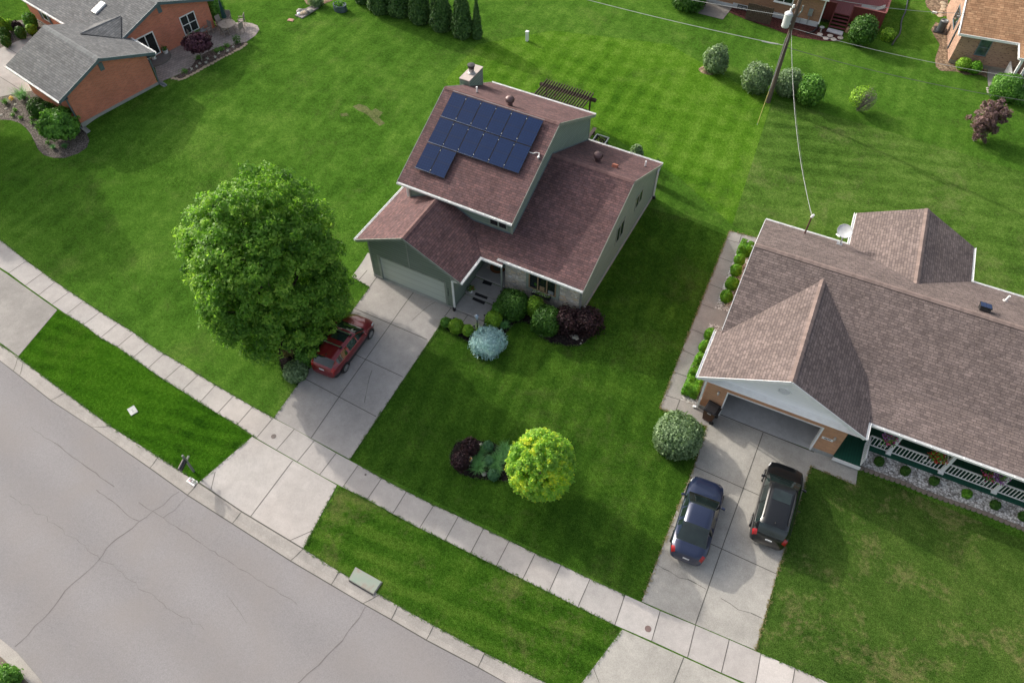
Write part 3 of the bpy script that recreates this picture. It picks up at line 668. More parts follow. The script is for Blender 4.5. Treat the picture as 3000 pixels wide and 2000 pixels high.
def blades(P, L, W, n, lean, mat, name, parent=None, origin=None, curl=0.5, base=None):
    """grass tussock(s): arching two-segment blades from points P"""
    P = np.repeat(np.asarray(P, float), n, axis=0); m = len(P)
    a = RNG.uniform(0, 2 * PI, m); d = np.stack([np.cos(a), np.sin(a), np.zeros(m)], 1); s = np.stack([-np.sin(a), np.cos(a), np.zeros(m)], 1)
    l = (L * RNG.uniform(0.6, 1.15, m))[:, None]; le = (lean * RNG.uniform(0.3, 1.3, m))[:, None]
    p1 = P + d * l * le * 0.45 + np.array([0, 0, 1]) * l * 0.62; p2 = p1 + d * l * (le * 0.55 + curl * 0.3) + np.array([0, 0, 1]) * l * (0.38 - curl * le * 0.5)
    w = W * RNG.uniform(0.6, 1.2, (m, 1))
    q1 = np.stack([P - s * w, P + s * w, p1 + s * w * 0.8, p1 - s * w * 0.8], 1); q2 = np.stack([p1 - s * w * 0.8, p1 + s * w * 0.8, p2 + s * w * 0.15, p2 - s * w * 0.15], 1)
    t = np.clip(RNG.normal(0.5, 0.2, m), 0, 1)
    return quads_mesh(name, np.concatenate([q1, q2]), np.concatenate([t, t]), mat, parent, origin, base)

FOL = dict(
    pear=foliage('leaf_pear', (0.040, 0.106, 0.014), (0.100, 0.215, 0.028), (0.240, 0.370, 0.062), 0.33),
    gold=foliage('leaf_gold', (0.110, 0.220, 0.034), (0.225, 0.385, 0.060), (0.540, 0.520, 0.045), 0.33),
    box=foliage('leaf_boxwood', (0.040, 0.121, 0.009), (0.090, 0.232, 0.016), (0.171, 0.349, 0.031), 0.15),
    yew=foliage('leaf_yew', (0.026, 0.081, 0.012), (0.053, 0.146, 0.019), (0.109, 0.232, 0.034), 0.12, gain=1.0),
    lime=foliage('leaf_lime', (0.070, 0.147, 0.016), (0.139, 0.264, 0.023), (0.264, 0.403, 0.043), 0.18),
    grey=foliage('leaf_greygreen', (0.060, 0.105, 0.048), (0.130, 0.195, 0.098), (0.235, 0.315, 0.180), 0.2),
    mid=foliage('leaf_green', (0.037, 0.109, 0.019), (0.085, 0.202, 0.031), (0.163, 0.318, 0.053), 0.2),
    arbor=foliage('leaf_arborvitae', (0.019, 0.053, 0.014), (0.046, 0.102, 0.025), (0.105, 0.178, 0.046), 0.12),
    blue=foliage('leaf_blue', (0.150, 0.250, 0.275), (0.290, 0.430, 0.460), (0.450, 0.590, 0.620), 0.12),
    purple=foliage('leaf_purple', (0.028, 0.016, 0.019), (0.065, 0.033, 0.040), (0.139, 0.059, 0.068), 0.15, gain=0.75),
    plum=foliage('leaf_plum', (0.046, 0.019, 0.031), (0.109, 0.040, 0.068), (0.202, 0.090, 0.132), 0.2, gain=1.0),
    mauve=foliage('leaf_mauve', (0.093, 0.056, 0.062), (0.186, 0.116, 0.124), (0.310, 0.202, 0.202), 0.2, gain=1.0),
    tuft=foliage('leaf_tuft', (0.046, 0.132, 0.043), (0.093, 0.232, 0.074), (0.178, 0.364, 0.132), 0.2),
    sedum=foliage('leaf_sedum', (0.030, 0.085, 0.040), (0.058, 0.145, 0.070), (0.100, 0.210, 0.110), 0.15),
    fringe=foliage('leaf_fringe', (0.022, 0.060, 0.008), (0.048, 0.110, 0.014), (0.110, 0.165, 0.035), 0.2),
    straw=foliage('leaf_straw', (0.10, 0.095, 0.04), (0.17, 0.15, 0.07), (0.27, 0.23, 0.12), 0.2),
    white=foliage('petal_white', (0.5, 0.5, 0.45), (0.7, 0.7, 0.65), (0.85, 0.85, 0.8), 0.1, gain=1.0),
    red=foliage('petal_red', (0.30, 0.015, 0.01), (0.50, 0.04, 0.025), (0.62, 0.10, 0.05), 0.1, gain=1.0),
    lilac=foliage('petal_lilac', (0.20, 0.07, 0.25), (0.36, 0.17, 0.42), (0.52, 0.33, 0.58), 0.1, gain=1.0),
    pink=foliage('petal_pink', (0.35, 0.02, 0.12), (0.50, 0.05, 0.22), (0.62, 0.14, 0.34), 0.1, gain=1.0),
    yellow=foliage('petal_yellow', (0.6, 0.35, 0.02), (0.75, 0.5, 0.04), (0.8, 0.6, 0.1), 0.1, gain=1.0),
    twig=foliage('bare_twig', (0.10, 0.085, 0.07), (0.17, 0.15, 0.13), (0.25, 0.23, 0.2), 0.0, gain=1.0),
)
M_BARK = paint('bark', (0.105, 0.085, 0.07), 0.9, var=0.35, scale=8); M_BARKG = paint('bark_grey', (0.20, 0.18, 0.16), 0.9, var=0.3, scale=8)

def limbs(mb, base, top, n, r0, spread, seed=0):
    rnd = random.Random(seed); b = Vector(base); tp = Vector(top)
    path = [b, b.lerp(tp, 0.2) + Vector((0.03, 0.02, 0)), b.lerp(tp, 0.5) + Vector((-0.05, 0.04, 0)), b.lerp(tp, 0.8), tp]
    mb.tube([b + Vector((0, 0, -0.05))] + path, [r0 * 1.35, r0 * 1.1, r0 * 0.9, r0 * 0.62, r0 * 0.35, r0 * 0.12], 9)
    for i in range(n):
        f = 0.18 + 0.6 * i / n; a = i * 2.4 + rnd.uniform(-0.4, 0.4); s = b.lerp(tp, f); L = spread * rnd.uniform(0.7, 1.05) * (1 - 0.35 * f)
        e = s + Vector((math.cos(a) * L, math.sin(a) * L, L * rnd.uniform(0.5, 0.95))); m = s.lerp(e, 0.5) + Vector((0, 0, -0.08 * L))
        mb.tube([s, m, e], [r0 * 0.5 * (1 - f * 0.5), r0 * 0.3, r0 * 0.08], 6)

def tree(name, label, base, c, rad, mat, nclump, per, clump_r, leaf, r0=0.16, bark=M_BARK, group=None, nl=9, **kw):
    t = thing(name, label, 'tree', base, group)
    m = MB(); top = Vector((c[0], c[1], c[2] + rad[2] * 0.55)); limbs(m, base, top, nl, r0, max(rad) * 0.75, nclump); m.build('trunk', bark, t)
    crown('crown', c, rad, nclump, per, clump_r, leaf, mat, t, **kw)
    return t

# ------------------------------------------------------------------ trees
pb = gp(806, 1035); pcz = 5.2; pc = at(787, 775, pcz)
pb = Vector((pc.x * 0.75 + pb.x * 0.25, pc.y * 0.75 + pb.y * 0.25, 0))
tree('pear_tree', 'large round green pear tree on the lawn left of the middle driveway', pb, (pc.x, pc.y, pcz), (3.95, 3.95, 5.2), FOL['pear'], 1250, 90, 0.46, 0.098, 0.24, egg=0.10, lump=0.11, inner=0.55, nl=16, up=0.9)
yc = at(1585, 1360, 2.75)
tree('golden_tree', 'small round tree with yellow-green leaves beside the island bed', (yc.x, yc.y, 0), (yc.x, yc.y, 2.75), (1.58, 1.58, 1.92), FOL['gold'], 1300, 22, 0.15, 0.07, 0.09, egg=0.05, lump=0.02, inner=0.84,
     up=0.8, sun_tip=lambda P: 0.42 * np.clip(np.sin(P[:, 0] * 2.1 + 1.3) * np.sin(P[:, 1] * 2.6 + P[:, 2] * 1.7) - 0.2, 0, 1) - 0.06)  # scattered yellow patches, the leaves' own colour
q = gp(120, 610) - Vector((math.cos(SUN_AZ), math.sin(SUN_AZ), 0)) * 13.5
tree('street_tree', 'leafy tree beyond the left picture edge that shades the left lawn', (q.x, q.y, 0.5), (q.x, q.y, 6.0), (3.6, 3.6, 4.2), FOL['pear'], 420, 90, 0.6, 0.14, 0.2, lump=0.16, inner=0.5, up=0.9)
p, r = blob(175, 367, 104, 2.2)
tree('weeping_tree', 'small spreading green tree in the bark bed at the corner of the left brick house', p, (p.x, p.y, p.z + 1.25), (r * 0.9, r * 0.9, 0.85), FOL['mid'], 150, 90, 0.38, 0.11, 0.09, lump=0.1, inner=0.5, up=0.1)
p, r = blob(584, 145, 78, 1.9)
p = gp(591, 178)
tree('japanese_maple', 'small purple maple with a flat dome beside the patio', p, (p.x, p.y + 0.25, p.z + 1.45), (1.0, 1.0, 0.55), FOL['plum'], 140, 80, 0.26, 0.085, 0.06, bark=M_BARKG, lump=0.06, inner=0.55, up=0.2, nl=6)
p = gp(2853, 413)
tree('purple_plum_tree', 'small purple-leaved tree standing alone on the far right lawn', p, (p.x + 0.25, p.y + 0.4, p.z + 1.75), (1.05, 1.05, 1.45), FOL['mauve'], 150, 46, 0.26, 0.082, 0.06, bark=M_BARKG, lump=0.2, inner=0.35, nl=9)
# row of arborvitae at the back, from left to right
for i, (bx, by, wpx, hpx, lab) in enumerate([(1060, 12, 55, 95, 'dark clipped evergreen at the left end of the back row'), (1108, 42, 66, 120, 'second dark evergreen from the left in the back row'), (1164, 52, 66, 120, 'broad rounded evergreen third from the left in the back row'),
        (1226, 72, 62, 118, 'pointed evergreen in the middle of the back row'), (1288, 94, 62, 125, 'tall pointed evergreen third from the right in the back row'), (1350, 114, 58, 112, 'loose-topped evergreen second from the right in the back row'), (1396, 118, 26, 80, 'thin narrow evergreen at the right end of the back row')]):
    p = gp(bx, by - 4); d_ = depth(p); h = hpx * d_ / F_PX / 0.66; r = wpx / 2 * d_ / F_PX
    p = p + Vector((0, r * 0.4, 0)); t_ = thing('arborvitae', lab, 'tree', p, 'evergreens in the row behind the middle lawn')
    m = MB(); m.tube([p + Vector((0, 0, -0.05)), p + Vector((0, 0, h * 0.6))], [0.1, 0.04], 7); m.build('trunk', M_BARK, t_)
    n = 5200 if wpx > 40 else 2400
    P, N = shape_pts(n, 'cone', r, h); ph = RNG.uniform(0, 6, 3)
    f = 1 + 0.10 * np.sin(7 * N[:, 0] + ph[0]) * np.sin(9 * P[:, 2] / h * 2 + ph[1]) + RNG.normal(0, 0.07, n); P[:, :2] *= f[:, None]
    b = MB(); core(b, (0, 0, 0), 'cone', r, h, None, 0.8, 0.3)
    o = quads_mesh('crown', leaf_quads(P, N, 0.115, 0.5, 0.8) + 0, np.clip(RNG.normal(0.48, 0.18, n), 0, 1), FOL['arbor'], None, (0, 0, 0), b); o.parent = t_

# ------------------------------------------------------------------ shrubs
for i, (cx, cy, wpx, h, kind, m, n, lf, lab, kw) in enumerate([
    (1502, 890, 86, 1.5, 'dome', 'yew', 4200, 0.05, 'largest round dark green clipped shrub beside the porch steps', {}),
    (1602, 937, 82, 1.45, 'dome', 'yew', 4000, 0.05, 'large round dark green clipped shrub under the right end of the window', {}),
    (1568, 897, 46, 1.25, 'dome', 'lime', 1500, 0.045, 'small green shrub squeezed between the two big round ones', {}),
    (1461, 909, 44, 0.8, 'dome', 'mid', 1300, 0.06, 'low loose green shrub between the porch step and the largest round shrub', dict(ry=0.32, rotz=R(-40))),
    (1445, 935, 46, 0.85, 'dome', 'lime', 1500, 0.045, 'olive green clipped ball at the right corner of the front path', {}),
    (1337, 954, 40, 0.75, 'dome', 'lime', 1300, 0.045, 'olive green clipped ball at the left of the path bed', {}),
    (1371, 968, 32, 0.7, 'ball', 'lime', 800, 0.06, 'bright green leafy ball beside the lamp post', {}),
    (1305, 944, 26, 0.6, 'ball', 'mid', 500, 0.06, 'small dark green shrub at the driveway end of the path bed', {}),
    (1429, 1001, 90, 0.9, 'dome', 'blue', 2600, 0.075, 'silvery blue spruce shrub at the front tip of the bed', dict(asp=0.3, fuzz=0.1, lump=0.08)),
    (1660, 938, 70, 1.3, 'dome', 'purple', 1900, 0.06, 'dark red-purple barberry beside the stone wall corner', dict(fuzz=0.14, lump=0.15, ksolid=0.7)),
    (1720, 940, 76, 1.25, 'dome', 'purple', 2000, 0.06, 'blackish purple barberry at the right end of the front bed', dict(fuzz=0.15, lump=0.15, ksolid=0.7)),
    (1378, 1310, 44, 0.9, 'dome', 'purple', 1400, 0.055, 'dark purple shrub at the back corner of the island bed', dict(fuzz=0.12)),
    (1352, 1348, 46, 0.9, 'dome', 'purple', 1500, 0.055, 'dark purple shrub at the left tip of the island bed', dict(fuzz=0.12)),
    (1430, 1307, 30, 0.42, 'dome', 'sedum', 900, 0.045, 'round blue-green sedum at the back of the island bed', {}),
    (1434, 1350, 30, 0.42, 'dome', 'sedum', 900, 0.045, 'blue-green sedum in the middle of the island bed', {}),
    (1446, 1389, 33, 0.42, 'dome', 'sedum', 1000, 0.045, 'blue-green sedum at the front edge of the island bed', {}),
    (866, 1086, 66, 0.75, 'dome', 'grey', 1700, 0.06, 'low grey-green juniper at the driveway edge below the pear tree', {}),
    (897, 1045, 52, 1.0, 'dome', 'mid', 1300, 0.06, 'leafy green shrub beside the red car', dict(fuzz=0.1)),
    (1988, 1273, 130, 1.75, 'dome', 'grey', 4200, 0.065, 'big round clipped hedge ball at the top of the right driveway', dict(lump=0.03)),
    (2184, 727, 44, 0.85, 'box', 'box', 1500, 0.045, 'clipped boxwood farthest back along the side path', {}),
    (2167, 761, 36, 0.75, 'ball', 'box', 1100, 0.045, 'clipped boxwood second from the back along the side path', {}),
    (2156, 792, 38, 0.78, 'ball', 'box', 1200, 0.045, 'clipped boxwood third from the back along the side path', {}),
    (2145, 831, 44, 0.8, 'ball', 'box', 1300, 0.045, 'clipped boxwood fourth from the back along the side path', {}),
    (2128, 868, 40, 0.8, 'ball', 'box', 1200, 0.045, 'clipped boxwood just before the gap in the side path gravel', {}),
    (2080, 980, 36, 0.85, 'ball', 'box', 1000, 0.045, 'clipped boxwood just after the gap, beside the garage gutter', {}),
    (2064, 1016, 36, 0.85, 'ball', 'box', 1000, 0.045, 'second clipped boxwood along the garage wall', {}),
    (2052, 1052, 38, 0.85, 'ball', 'box', 1100, 0.045, 'third clipped boxwood along the garage wall', {}),
    (2038, 1090, 42, 0.9, 'box', 'box', 1200, 0.045, 'square clipped boxwood fourth along the garage wall', {}),
    (2028, 1134, 54, 0.95, 'box', 'box', 1900, 0.045, 'large square clipped boxwood at the front corner of the garage', {}),
    (2099, 176, 64, 2.1, 'ball', 'grey', 2600, 0.085, 'round grey-green bush above a bare dirt mound on the back lawn', dict(fuzz=0.09, lump=0.08)),
    (2218, 230, 76, 2.1, 'ball', 'grey', 3000, 0.085, 'round grey-green bush just left of the utility pole', dict(fuzz=0.09)),
    (2309, 243, 68, 1.9, 'ball', 'grey', 2500, 0.085, 'round grey-green bush just right of the utility pole', dict(fuzz=0.1)),
    (2377, 265, 70, 2.1, 'ball', 'mid', 2700, 0.085, 'darker green bush right of the bushes at the utility pole', dict(fuzz=0.1)),
    (2860, 245, 1, 0.1, 'ball', 'mid', 4, 0.02, '', {}),
    (2824, 189, 40, 0.95, 'ball', 'lime', 1000, 0.06, 'left of two clipped balls by the tan house wall', {}),
    (2858, 198, 40, 0.95, 'ball', 'box', 1000, 0.06, 'right of two clipped balls by the tan house wall', {}),
    (2950, 254, 78, 1.7, 'dome', 'mid', 2400, 0.075, 'large clipped shrub in front of the tan house porch', {}),
    (2995, 282, 50, 1.0, 'dome', 'mid', 900, 0.075, 'low dark shrub beside the large one at the tan house porch', {}),
    (2528, 92, 70, 2.3, 'ball', 'yew', 2600, 0.08, 'big dark green bush in front of the red deck', dict(fuzz=0.09)),
    (2601, 101, 34, 0.8, 'dome', 'lime', 700, 0.075, 'small light green bush right of the red deck', dict(fuzz=0.1)),
    (2020, -6, 90, 1.5, 'dome', 'yew', 1800, 0.085, 'dark green bush at the top edge beside the concrete slab', dict(fuzz=0.09)),
    (632, 27, 46, 2.2, 'ball', 'mid', 1400, 0.085, 'green bush at the far corner of the left brick house', {}),
    (112, 318, 50, 1.4, 'dome', 'yew', 1500, 0.06, 'dark green clipped mound against the brick garage wall', {}),
    (140, 328, 50, 1.35, 'dome', 'yew', 1500, 0.06, 'olive clipped mound between the wall mound and the weeping tree', {}),
    (14, 100, 24, 1.0, 'ball', 'yew', 500, 0.07, 'small dark bush nearest the driveway in the far bark bed', {}),
    (60, 97, 26, 1.0, 'ball', 'yew', 500, 0.07, 'small dark bush in the middle of the far bark bed', {}),
    (16, 122, 24, 0.9, 'ball', 'yew', 500, 0.07, 'small dark bush at the lower edge of the far bark bed', {}),
    (50, 78, 24, 0.9, 'ball', 'purple', 500, 0.07, 'small brownish bush at the back of the far bark bed', {}),
    (92, 86, 26, 0.8, 'ball', 'lime', 500, 0.08, 'bright green bush near the garage roof in the far bark bed', {}),
    (88, 62, 34, 1.3, 'ball', 'mid', 700, 0.08, 'green bush at the far corner of the brick wall', {}),
    (0, 74, 34, 1.5, 'ball', 'lime', 600, 0.1, 'yellow-green shrub at the left picture edge', {}),
    (30, 75, 26, 0.9, 'ball', 'lime', 400, 0.09, 'pale yellow-green plant beside the far bark bed', {}),
    (1865, 452, 36, 1.4, 'ball', 'grey', 900, 0.08, 'grey-green bush showing behind the rear eave of the middle house', {}),
    (1020, 8, 1, 0.1, 'ball', 'mid', 4, 0.02, '', {}),
    (1920, 505, 22, 2.0, 'ball', 'yew', 700, 0.07, 'tall dark shrub tucked against the rear corner of the middle house', {}),
    (12, 1985, 60, 0.9, 'dome', 'mid', 1500, 0.06, 'green plant at the bottom left corner beyond the near kerb', dict(fuzz=0.14))]):
    if not lab: continue
    p, r = blob(cx, cy, wpx, h)
    if m == 'box': r *= 0.84
    if abs(cx - 12) < 1 and cy > 1900: p.z = -0.10
    shrub({'yew': 'clipped_shrub', 'purple': 'purple_shrub', 'box': 'boxwood_shrub', 'blue': 'spruce_shrub', 'sedum': 'sedum_plant'}.get(m, 'garden_shrub'), lab, 'shrub', p, r, h, kind, FOL[m], int(n * 1.3), lf * 1.18, **kw)
# half-bare bush
p, r = blob(2526, 292, 74, 1.9)
t_ = thing('half_bare_bush', 'sparse bush with bare grey twigs on its right side, on the right lawn', 'shrub', (p.x, p.y, p.z))
m = MB()
for i in range(46):
    a = RNG.uniform(0, 6.28); l = RNG.uniform(0.5, 1.0) * r; e = p + Vector((math.cos(a) * l, math.sin(a) * l, RNG.uniform(1.0, 1.9))); m.tube([p, p.lerp(e, 0.5) + Vector((0, 0, 0.12)), e], [0.03, 0.018, 0.006], 5)
m.build('branches', M_BARKG, t_)
P, N = shape_pts(1500, 'ball', r, 1.8); P = P * (1 - 0.35 * RNG.uniform(0, 1, (1500, 1)) ** 2); side = P[:, 0] * 0.9 - P[:, 1] * 0.3
kf = (side < 0.25) & (P[:, 2] > 0.6); quads_mesh('leaves', leaf_quads(P[kf] + np.array(p) + [0, 0, 0.15], N[kf], 0.08), np.clip(RNG.normal(0.55, 0.2, kf.sum()), 0, 1), FOL['lime'], t_)
kt = (side > 0.05); quads_mesh('twigs', leaf_quads(P[kt] + np.array(p) + [0, 0, 0.15], N[kt], 0.11, 0.12), np.clip(RNG.normal(0.5, 0.2, kt.sum()), 0, 1), FOL['twig'], t_)
m = MB(); q = gp(2072, 208); m.lathe((q.x, q.y, q.z - 0.02), [(0.62, 0), (0.45, 0.2), (0.22, 0.42), (0, 0.5)], 12, 0, 1.2, 0.9); o = m.build('dirt_mound', M_DIRT, origin=q); tag(o, 'bare brown dirt mound beside a round bush on the back lawn', 'dirt mound')
# tussocks
for (cx, cy, L, lab, m_) in [(1405, 1328, 0.5, 'fine green grass tuft at the upper left of the island bed', 'tuft'), (1399, 1349, 0.5, 'fine green grass tuft beside the glass garden ball', 'tuft'), (1398, 1373, 0.6, 'fine green grass tuft at the lower left of the island bed', 'tuft'), (1455, 1350, 0.6, 'fine grass tuft right of the middle sedum in the island bed', 'tuft'),
        (1476, 1322, 0.6, 'fine grass tuft at the upper right of the island bed', 'tuft'), (1480, 1345, 0.5, 'fine grass tuft half under the golden tree', 'tuft'), (1456, 1376, 0.5, 'fine grass tuft above the front sedum in the island bed', 'tuft'),
        (1477, 955, 0.45, 'small strappy daylily in the front mulch bed', 'tuft'), (846, 1040, 0.5, 'pale variegated grass clump under the pear tree', 'straw'), (66, 288, 1.0, 'tall feathery green grass clump beside the left brick garage', 'tuft'),
        (190, 430, 0.35, 'right of two small green tufts below the weeping tree', 'tuft'), (157, 432, 0.32, 'left of two small green tufts below the weeping tree', 'tuft'), (16, 300, 0.4, 'small green plant at the left edge of the bark bed', 'mid')]:
    p = gp(cx, cy, 0.12); p.z -= 0.12
    o = blades([tuple(p + Vector((RNG.normal(0, L * 0.13), RNG.normal(0, L * 0.13), 0))) for _ in range(16)], L * 0.95, 0.011, 16, 0.75, FOL[m_], 'grass_tuft', None, p); tag(o, lab, 'ornamental grass')
# small plants in the bark bed and patio bed: countable, alike
def small_plant(cx, cy, lab, cat, mat, r=0.16, h=0.25, n=120, lf=0.05, name='bedding_plant', group=None):
    p = gp(cx, cy); P = RNG.normal(0, 0.45, (n, 3)) * [r, r, h * 0.5] + [0, 0, h * 0.5]; P[:, 2] = np.abs(P[:, 2])
    o = quads_mesh(name, leaf_quads(P, unit(P + [0, 0, 0.1]), lf), np.clip(RNG.normal(0.5, 0.2, n), 0, 1), FOL[mat], None, (0, 0, 0)); o.location = p
    return tag(o, lab, cat, group)
S6 = lambda x, y: (x / 6.032, 220 + y / 6.032)
for x, y in [(270, 640), (240, 725), (375, 770), (570, 780), (580, 860), (660, 950), (730, 1050), (100, 505), (860, 1215), (670, 870)]:
    small_plant(*S6(x, y), 'small dark seedling in the grey bark bed left of the brick garage', 'plant', 'mid', group='seedlings in the grey bark bed')
small_plant(*S6(215, 440), 'yellow flower clump in the bark bed left of the brick garage', 'flowers', 'yellow', 0.2, 0.3, 90)
small_plant(*E2(1840, 745), 'dark green bush at the far end of the patio bed', 'plant', 'yew', 0.38, 0.7, 300, 0.06)
for x, y in [(1480, 880), (1560, 850), (1660, 800), (940, 1230), (1180, 1000)]:
    small_plant(*E2(x, y), 'low green plant in the brown bed along the patio', 'plant', 'mid', 0.28, 0.3, 160, group='low plants in the patio bed')
for x, y in [(1520, 930), (1670, 885), (1770, 815), (1460, 990), (1300, 1080), (1200, 1100), (1145, 1155), (1060, 1195), (1330, 1015)]:
    small_plant(*E2(x, y), 'small white-flowered plant in the brown bed along the patio', 'flowers', 'white', 0.12, 0.2, 34, 0.045, group='white flowers in the patio bed')
# grass overhanging the slab edges
def fringe(name, runs, dens=20, L=0.10, mat='fringe', dz=0.0):
    P = []
    for run in runs:
        for a, b in zip(run[:-1], run[1:]):
            a, b = gp(*a), gp(*b); n = int((b - a).length * dens); d = (b - a); nn = Vector((-d.y, d.x, 0)).normalized()
            for _ in range(n):
                q = a.lerp(b, random.random()) + nn * random.gauss(0, 0.035); P.append((q.x, q.y, terrain(q.y) + dz))
    o = blades(P, L, 0.013, 3, 0.9, FOL[mat], name); tag(o, kind='stuff'); return o
fringe('lawn_edge_grass', [[(803, 1224), (870, 1131), (872, 1128)], [(960, 1006), (1083, 842), (1032, 811)], [(1025, 1345), (1300, 940)], SWU[1:18], SWU[21:32], SWU[35:],
    SWL[6:18], SWL[21:32], [(739, 1279), (584, 1413)], [(888, 1606), (987, 1421)], KB[1:8], KB[9:16], [(1823, 1843), (1705, 1998)], BED_FRONT[0:22], BED_ISLE + BED_ISLE[:1], BED_TREE[:5]], 22, 0.085)
fringe('dry_edge_grass', [[(1932, 1196), (2137, 677), (2217, 697)], [(1932, 1196), (2071, 1249)], [(2071, 1249), (2034, 1366), (1964, 1540), (1880, 1761)], [(2374, 1366), (2275, 1683), (2213, 1903)], [(2374, 1366), (2507, 1421)]], 26, 0.10, 'straw')
# ------------------------------------------------------------------ houses
def frame(o, deg):
    a = R(deg); ca, sa = math.cos(a), math.sin(a); ox, oy = o[0], o[1]
    return lambda p: Vector((ox + p[0] * ca - p[1] * sa, oy + p[0] * sa + p[1] * ca, p[2]))
def roof_slab(mb, pts, th=0.13, m_top=0, m_side=1):
    pts = [Vector(p) for p in pts]
    for tri in tessellate_polygon([pts]):
        q = [pts[i] for i in tri]
        if (q[1] - q[0]).cross(q[2] - q[0]).z < 0: q.reverse()
        mb.face(q, m_top); mb.face([Vector((p.x, p.y, p.z - th)) for p in q[::-1]], m_side)
    for i in range(len(pts)):
        a, b = pts[i], pts[(i + 1) % len(pts)]; d = Vector((0, 0, th))
        mb.face([a, b, b - d, a - d], m_side)
def ridge_cap(mb, a, b, m=2, w=0.16, dz=0.03):
    a, b = Vector(a), Vector(b); d = (b - a).normalized(); s_ = Vector((-d.y, d.x, 0)).normalized() * w; n = int((b - a).length / 0.2)
    for i in range(n):
        p, q = a.lerp(b, i / n), a.lerp(b, (i + 1) / n); t_ = random.uniform(0.25, 0.75); u = Vector((0, 0, dz)); lo = Vector((0, 0, -w * 0.46 + dz))
        mb.face([p + s_ + lo, p + u, q + u * 0.8, q + s_ + lo * 1.05], m, t_); mb.face([p + u, p - s_ + lo, q - s_ + lo * 1.05, q + u * 0.8], m, t_)
def gutter(name, a, b, mat, parent, frame_=None, out=(0, -1, 0), w=0.12, hangers=True):
    m = MB(frame_); a, b, o = Vector(a), Vector(b), Vector(out); d = (b - a).normalized(); L = (b - a).length; z = Vector((0, 0, 1))
    m.obox((a + b) / 2 + o * w, d, o, z, L / 2, 0.012, 0.065); m.obox((a + b) / 2 + o * (w / 2) - z * 0.055, d, o, z, L / 2, w / 2, 0.008); m.obox((a + b) / 2 + o * 0.012, d, o, z, L / 2, 0.010, 0.05)
    if hangers:
        for i in range(1, int(L / 0.75)): m.obox(a + d * (i * 0.75) + o * w / 2 + z * 0.05, d, o, z, 0.022, w / 2, 0.006)
    return m.build(name, mat, parent)
def downspout(path, mat, parent, frame_=None, r=0.05):
    m = MB(frame_)
    for a, b in zip(path[:-1], path[1:]): m.bar(a, b, r * 2, r * 1.6)
    return m.build('downspout', mat, parent)
def window(parent, fr, u0, u1, z0, z1, v, axis='x', frame_mat=None, pane_mat=None, bars=(), hbars=(), fw=0.07, proud=0.045, sgn=-1, name='window', sill=None):
    """frame proud of the wall, pane set back in it; wall plane v, axis along the wall"""
    f = MB(fr); p = MB(fr)
    def B(m, a0, a1, c0, c1, d0, d1, mat=0):
        lo, hi = sorted((v + sgn * d0, v + sgn * d1))
        if axis == 'x': m.box(a0, a1, lo, hi, c0, c1, mat)
        else: m.box(lo, hi, a0, a1, c0, c1, mat)
    B(f, u0, u1, z1 - fw, z1, 0, proud); B(f, u0, u1, z0, z0 + fw, 0, proud); B(f, u0, u0 + fw, z0 + fw, z1 - fw, 0, proud); B(f, u1 - fw, u1, z0 + fw, z1 - fw, 0, proud)
    for b in bars: B(f, b - fw * 0.45, b + fw * 0.45, z0 + fw, z1 - fw, 0, proud * 0.9)
    for b in hbars: B(f, u0 + fw, u1 - fw, b - fw * 0.35, b + fw * 0.35, 0, proud * 0.8)
    w_ = f.build(name, frame_mat, parent)
    B(p, u0 + fw, u1 - fw, z0 + fw, z1 - fw, 0.004, proud * 0.35); p.build('pane', pane_mat, w_)
    if sill:
        s_ = MB(fr); B(s_, u0 - 0.04, u1 + 0.04, z0 - 0.06, z0 - 0.004, 0, 0.1); s_.build('sill', sill, w_)
    return w_
def text_mesh(name, s, size, mat, parent, M, depth_=0.004):
    c = bpy.data.curves.new(name, 'FONT'); c.body = s; c.size = size; c.align_x = 'CENTER'; c.align_y = 'CENTER'; c.extrude = depth_; c.offset = size * 0.012
    o = bpy.data.objects.new('tmp', c); COL.objects.link(o); dg = bpy.context.evaluated_depsgraph_get()
    me = bpy.data.meshes.new_from_object(o.evaluated_get(dg)); bpy.data.objects.remove(o); me.name = name
    me.transform(M); off = root_loc(parent) if parent else Vector((0, 0, 0)); me.transform(Matrix.Translation(-off)); me.materials.clear(); me.materials.append(mat)
    return link(name, me, parent)
def basis(x, y, z, o): return Matrix(((x[0], y[0], z[0], o[0]), (x[1], y[1], z[1], o[1]), (x[2], y[2], z[2], o[2]), (0, 0, 0, 1)))

M_SH_RED = shingles('shingle_red', (0.180, 0.100, 0.098), (0.118, 0.072, 0.076), (0.070, 0.048, 0.050), 0.34, 0.15, 0.2)
M_SH_BRN = shingles('shingle_brown', (0.215, 0.170, 0.158), (0.160, 0.128, 0.122), (0.090, 0.072, 0.069), 0.34, 0.15, 0.22)
M_SH_GRY = shingles('shingle_grey', (0.165, 0.170, 0.176), (0.118, 0.124, 0.132), (0.068, 0.072, 0.077), 0.5, 0.17, 0.16)
M_SH_TAN = shingles('shingle_tan', (0.50, 0.30, 0.17), (0.36, 0.20, 0.11), (0.20, 0.11, 0.06), 0.5, 0.19, 0.2)
def capmat(n, c):
    t = NT(n); x = t.mix(1.0, c, t.maprange(t.attr('tone'), 0, 1, 0.72, 1.3), 'MULTIPLY'); x = t.mix(1.0, x, t.ramp(t.noise(t.coord('Object'), 30, 3), [(0.3, 0.85), (0.7, 1.12)]), 'MULTIPLY'); return t.finish(x, 0.9, spec=0.2)
CAP_RED, CAP_BRN, CAP_GRY = capmat('ridge_red', (0.175, 0.105, 0.10)), capmat('ridge_brown', (0.235, 0.18, 0.162)), capmat('ridge_grey', (0.20, 0.21, 0.215))
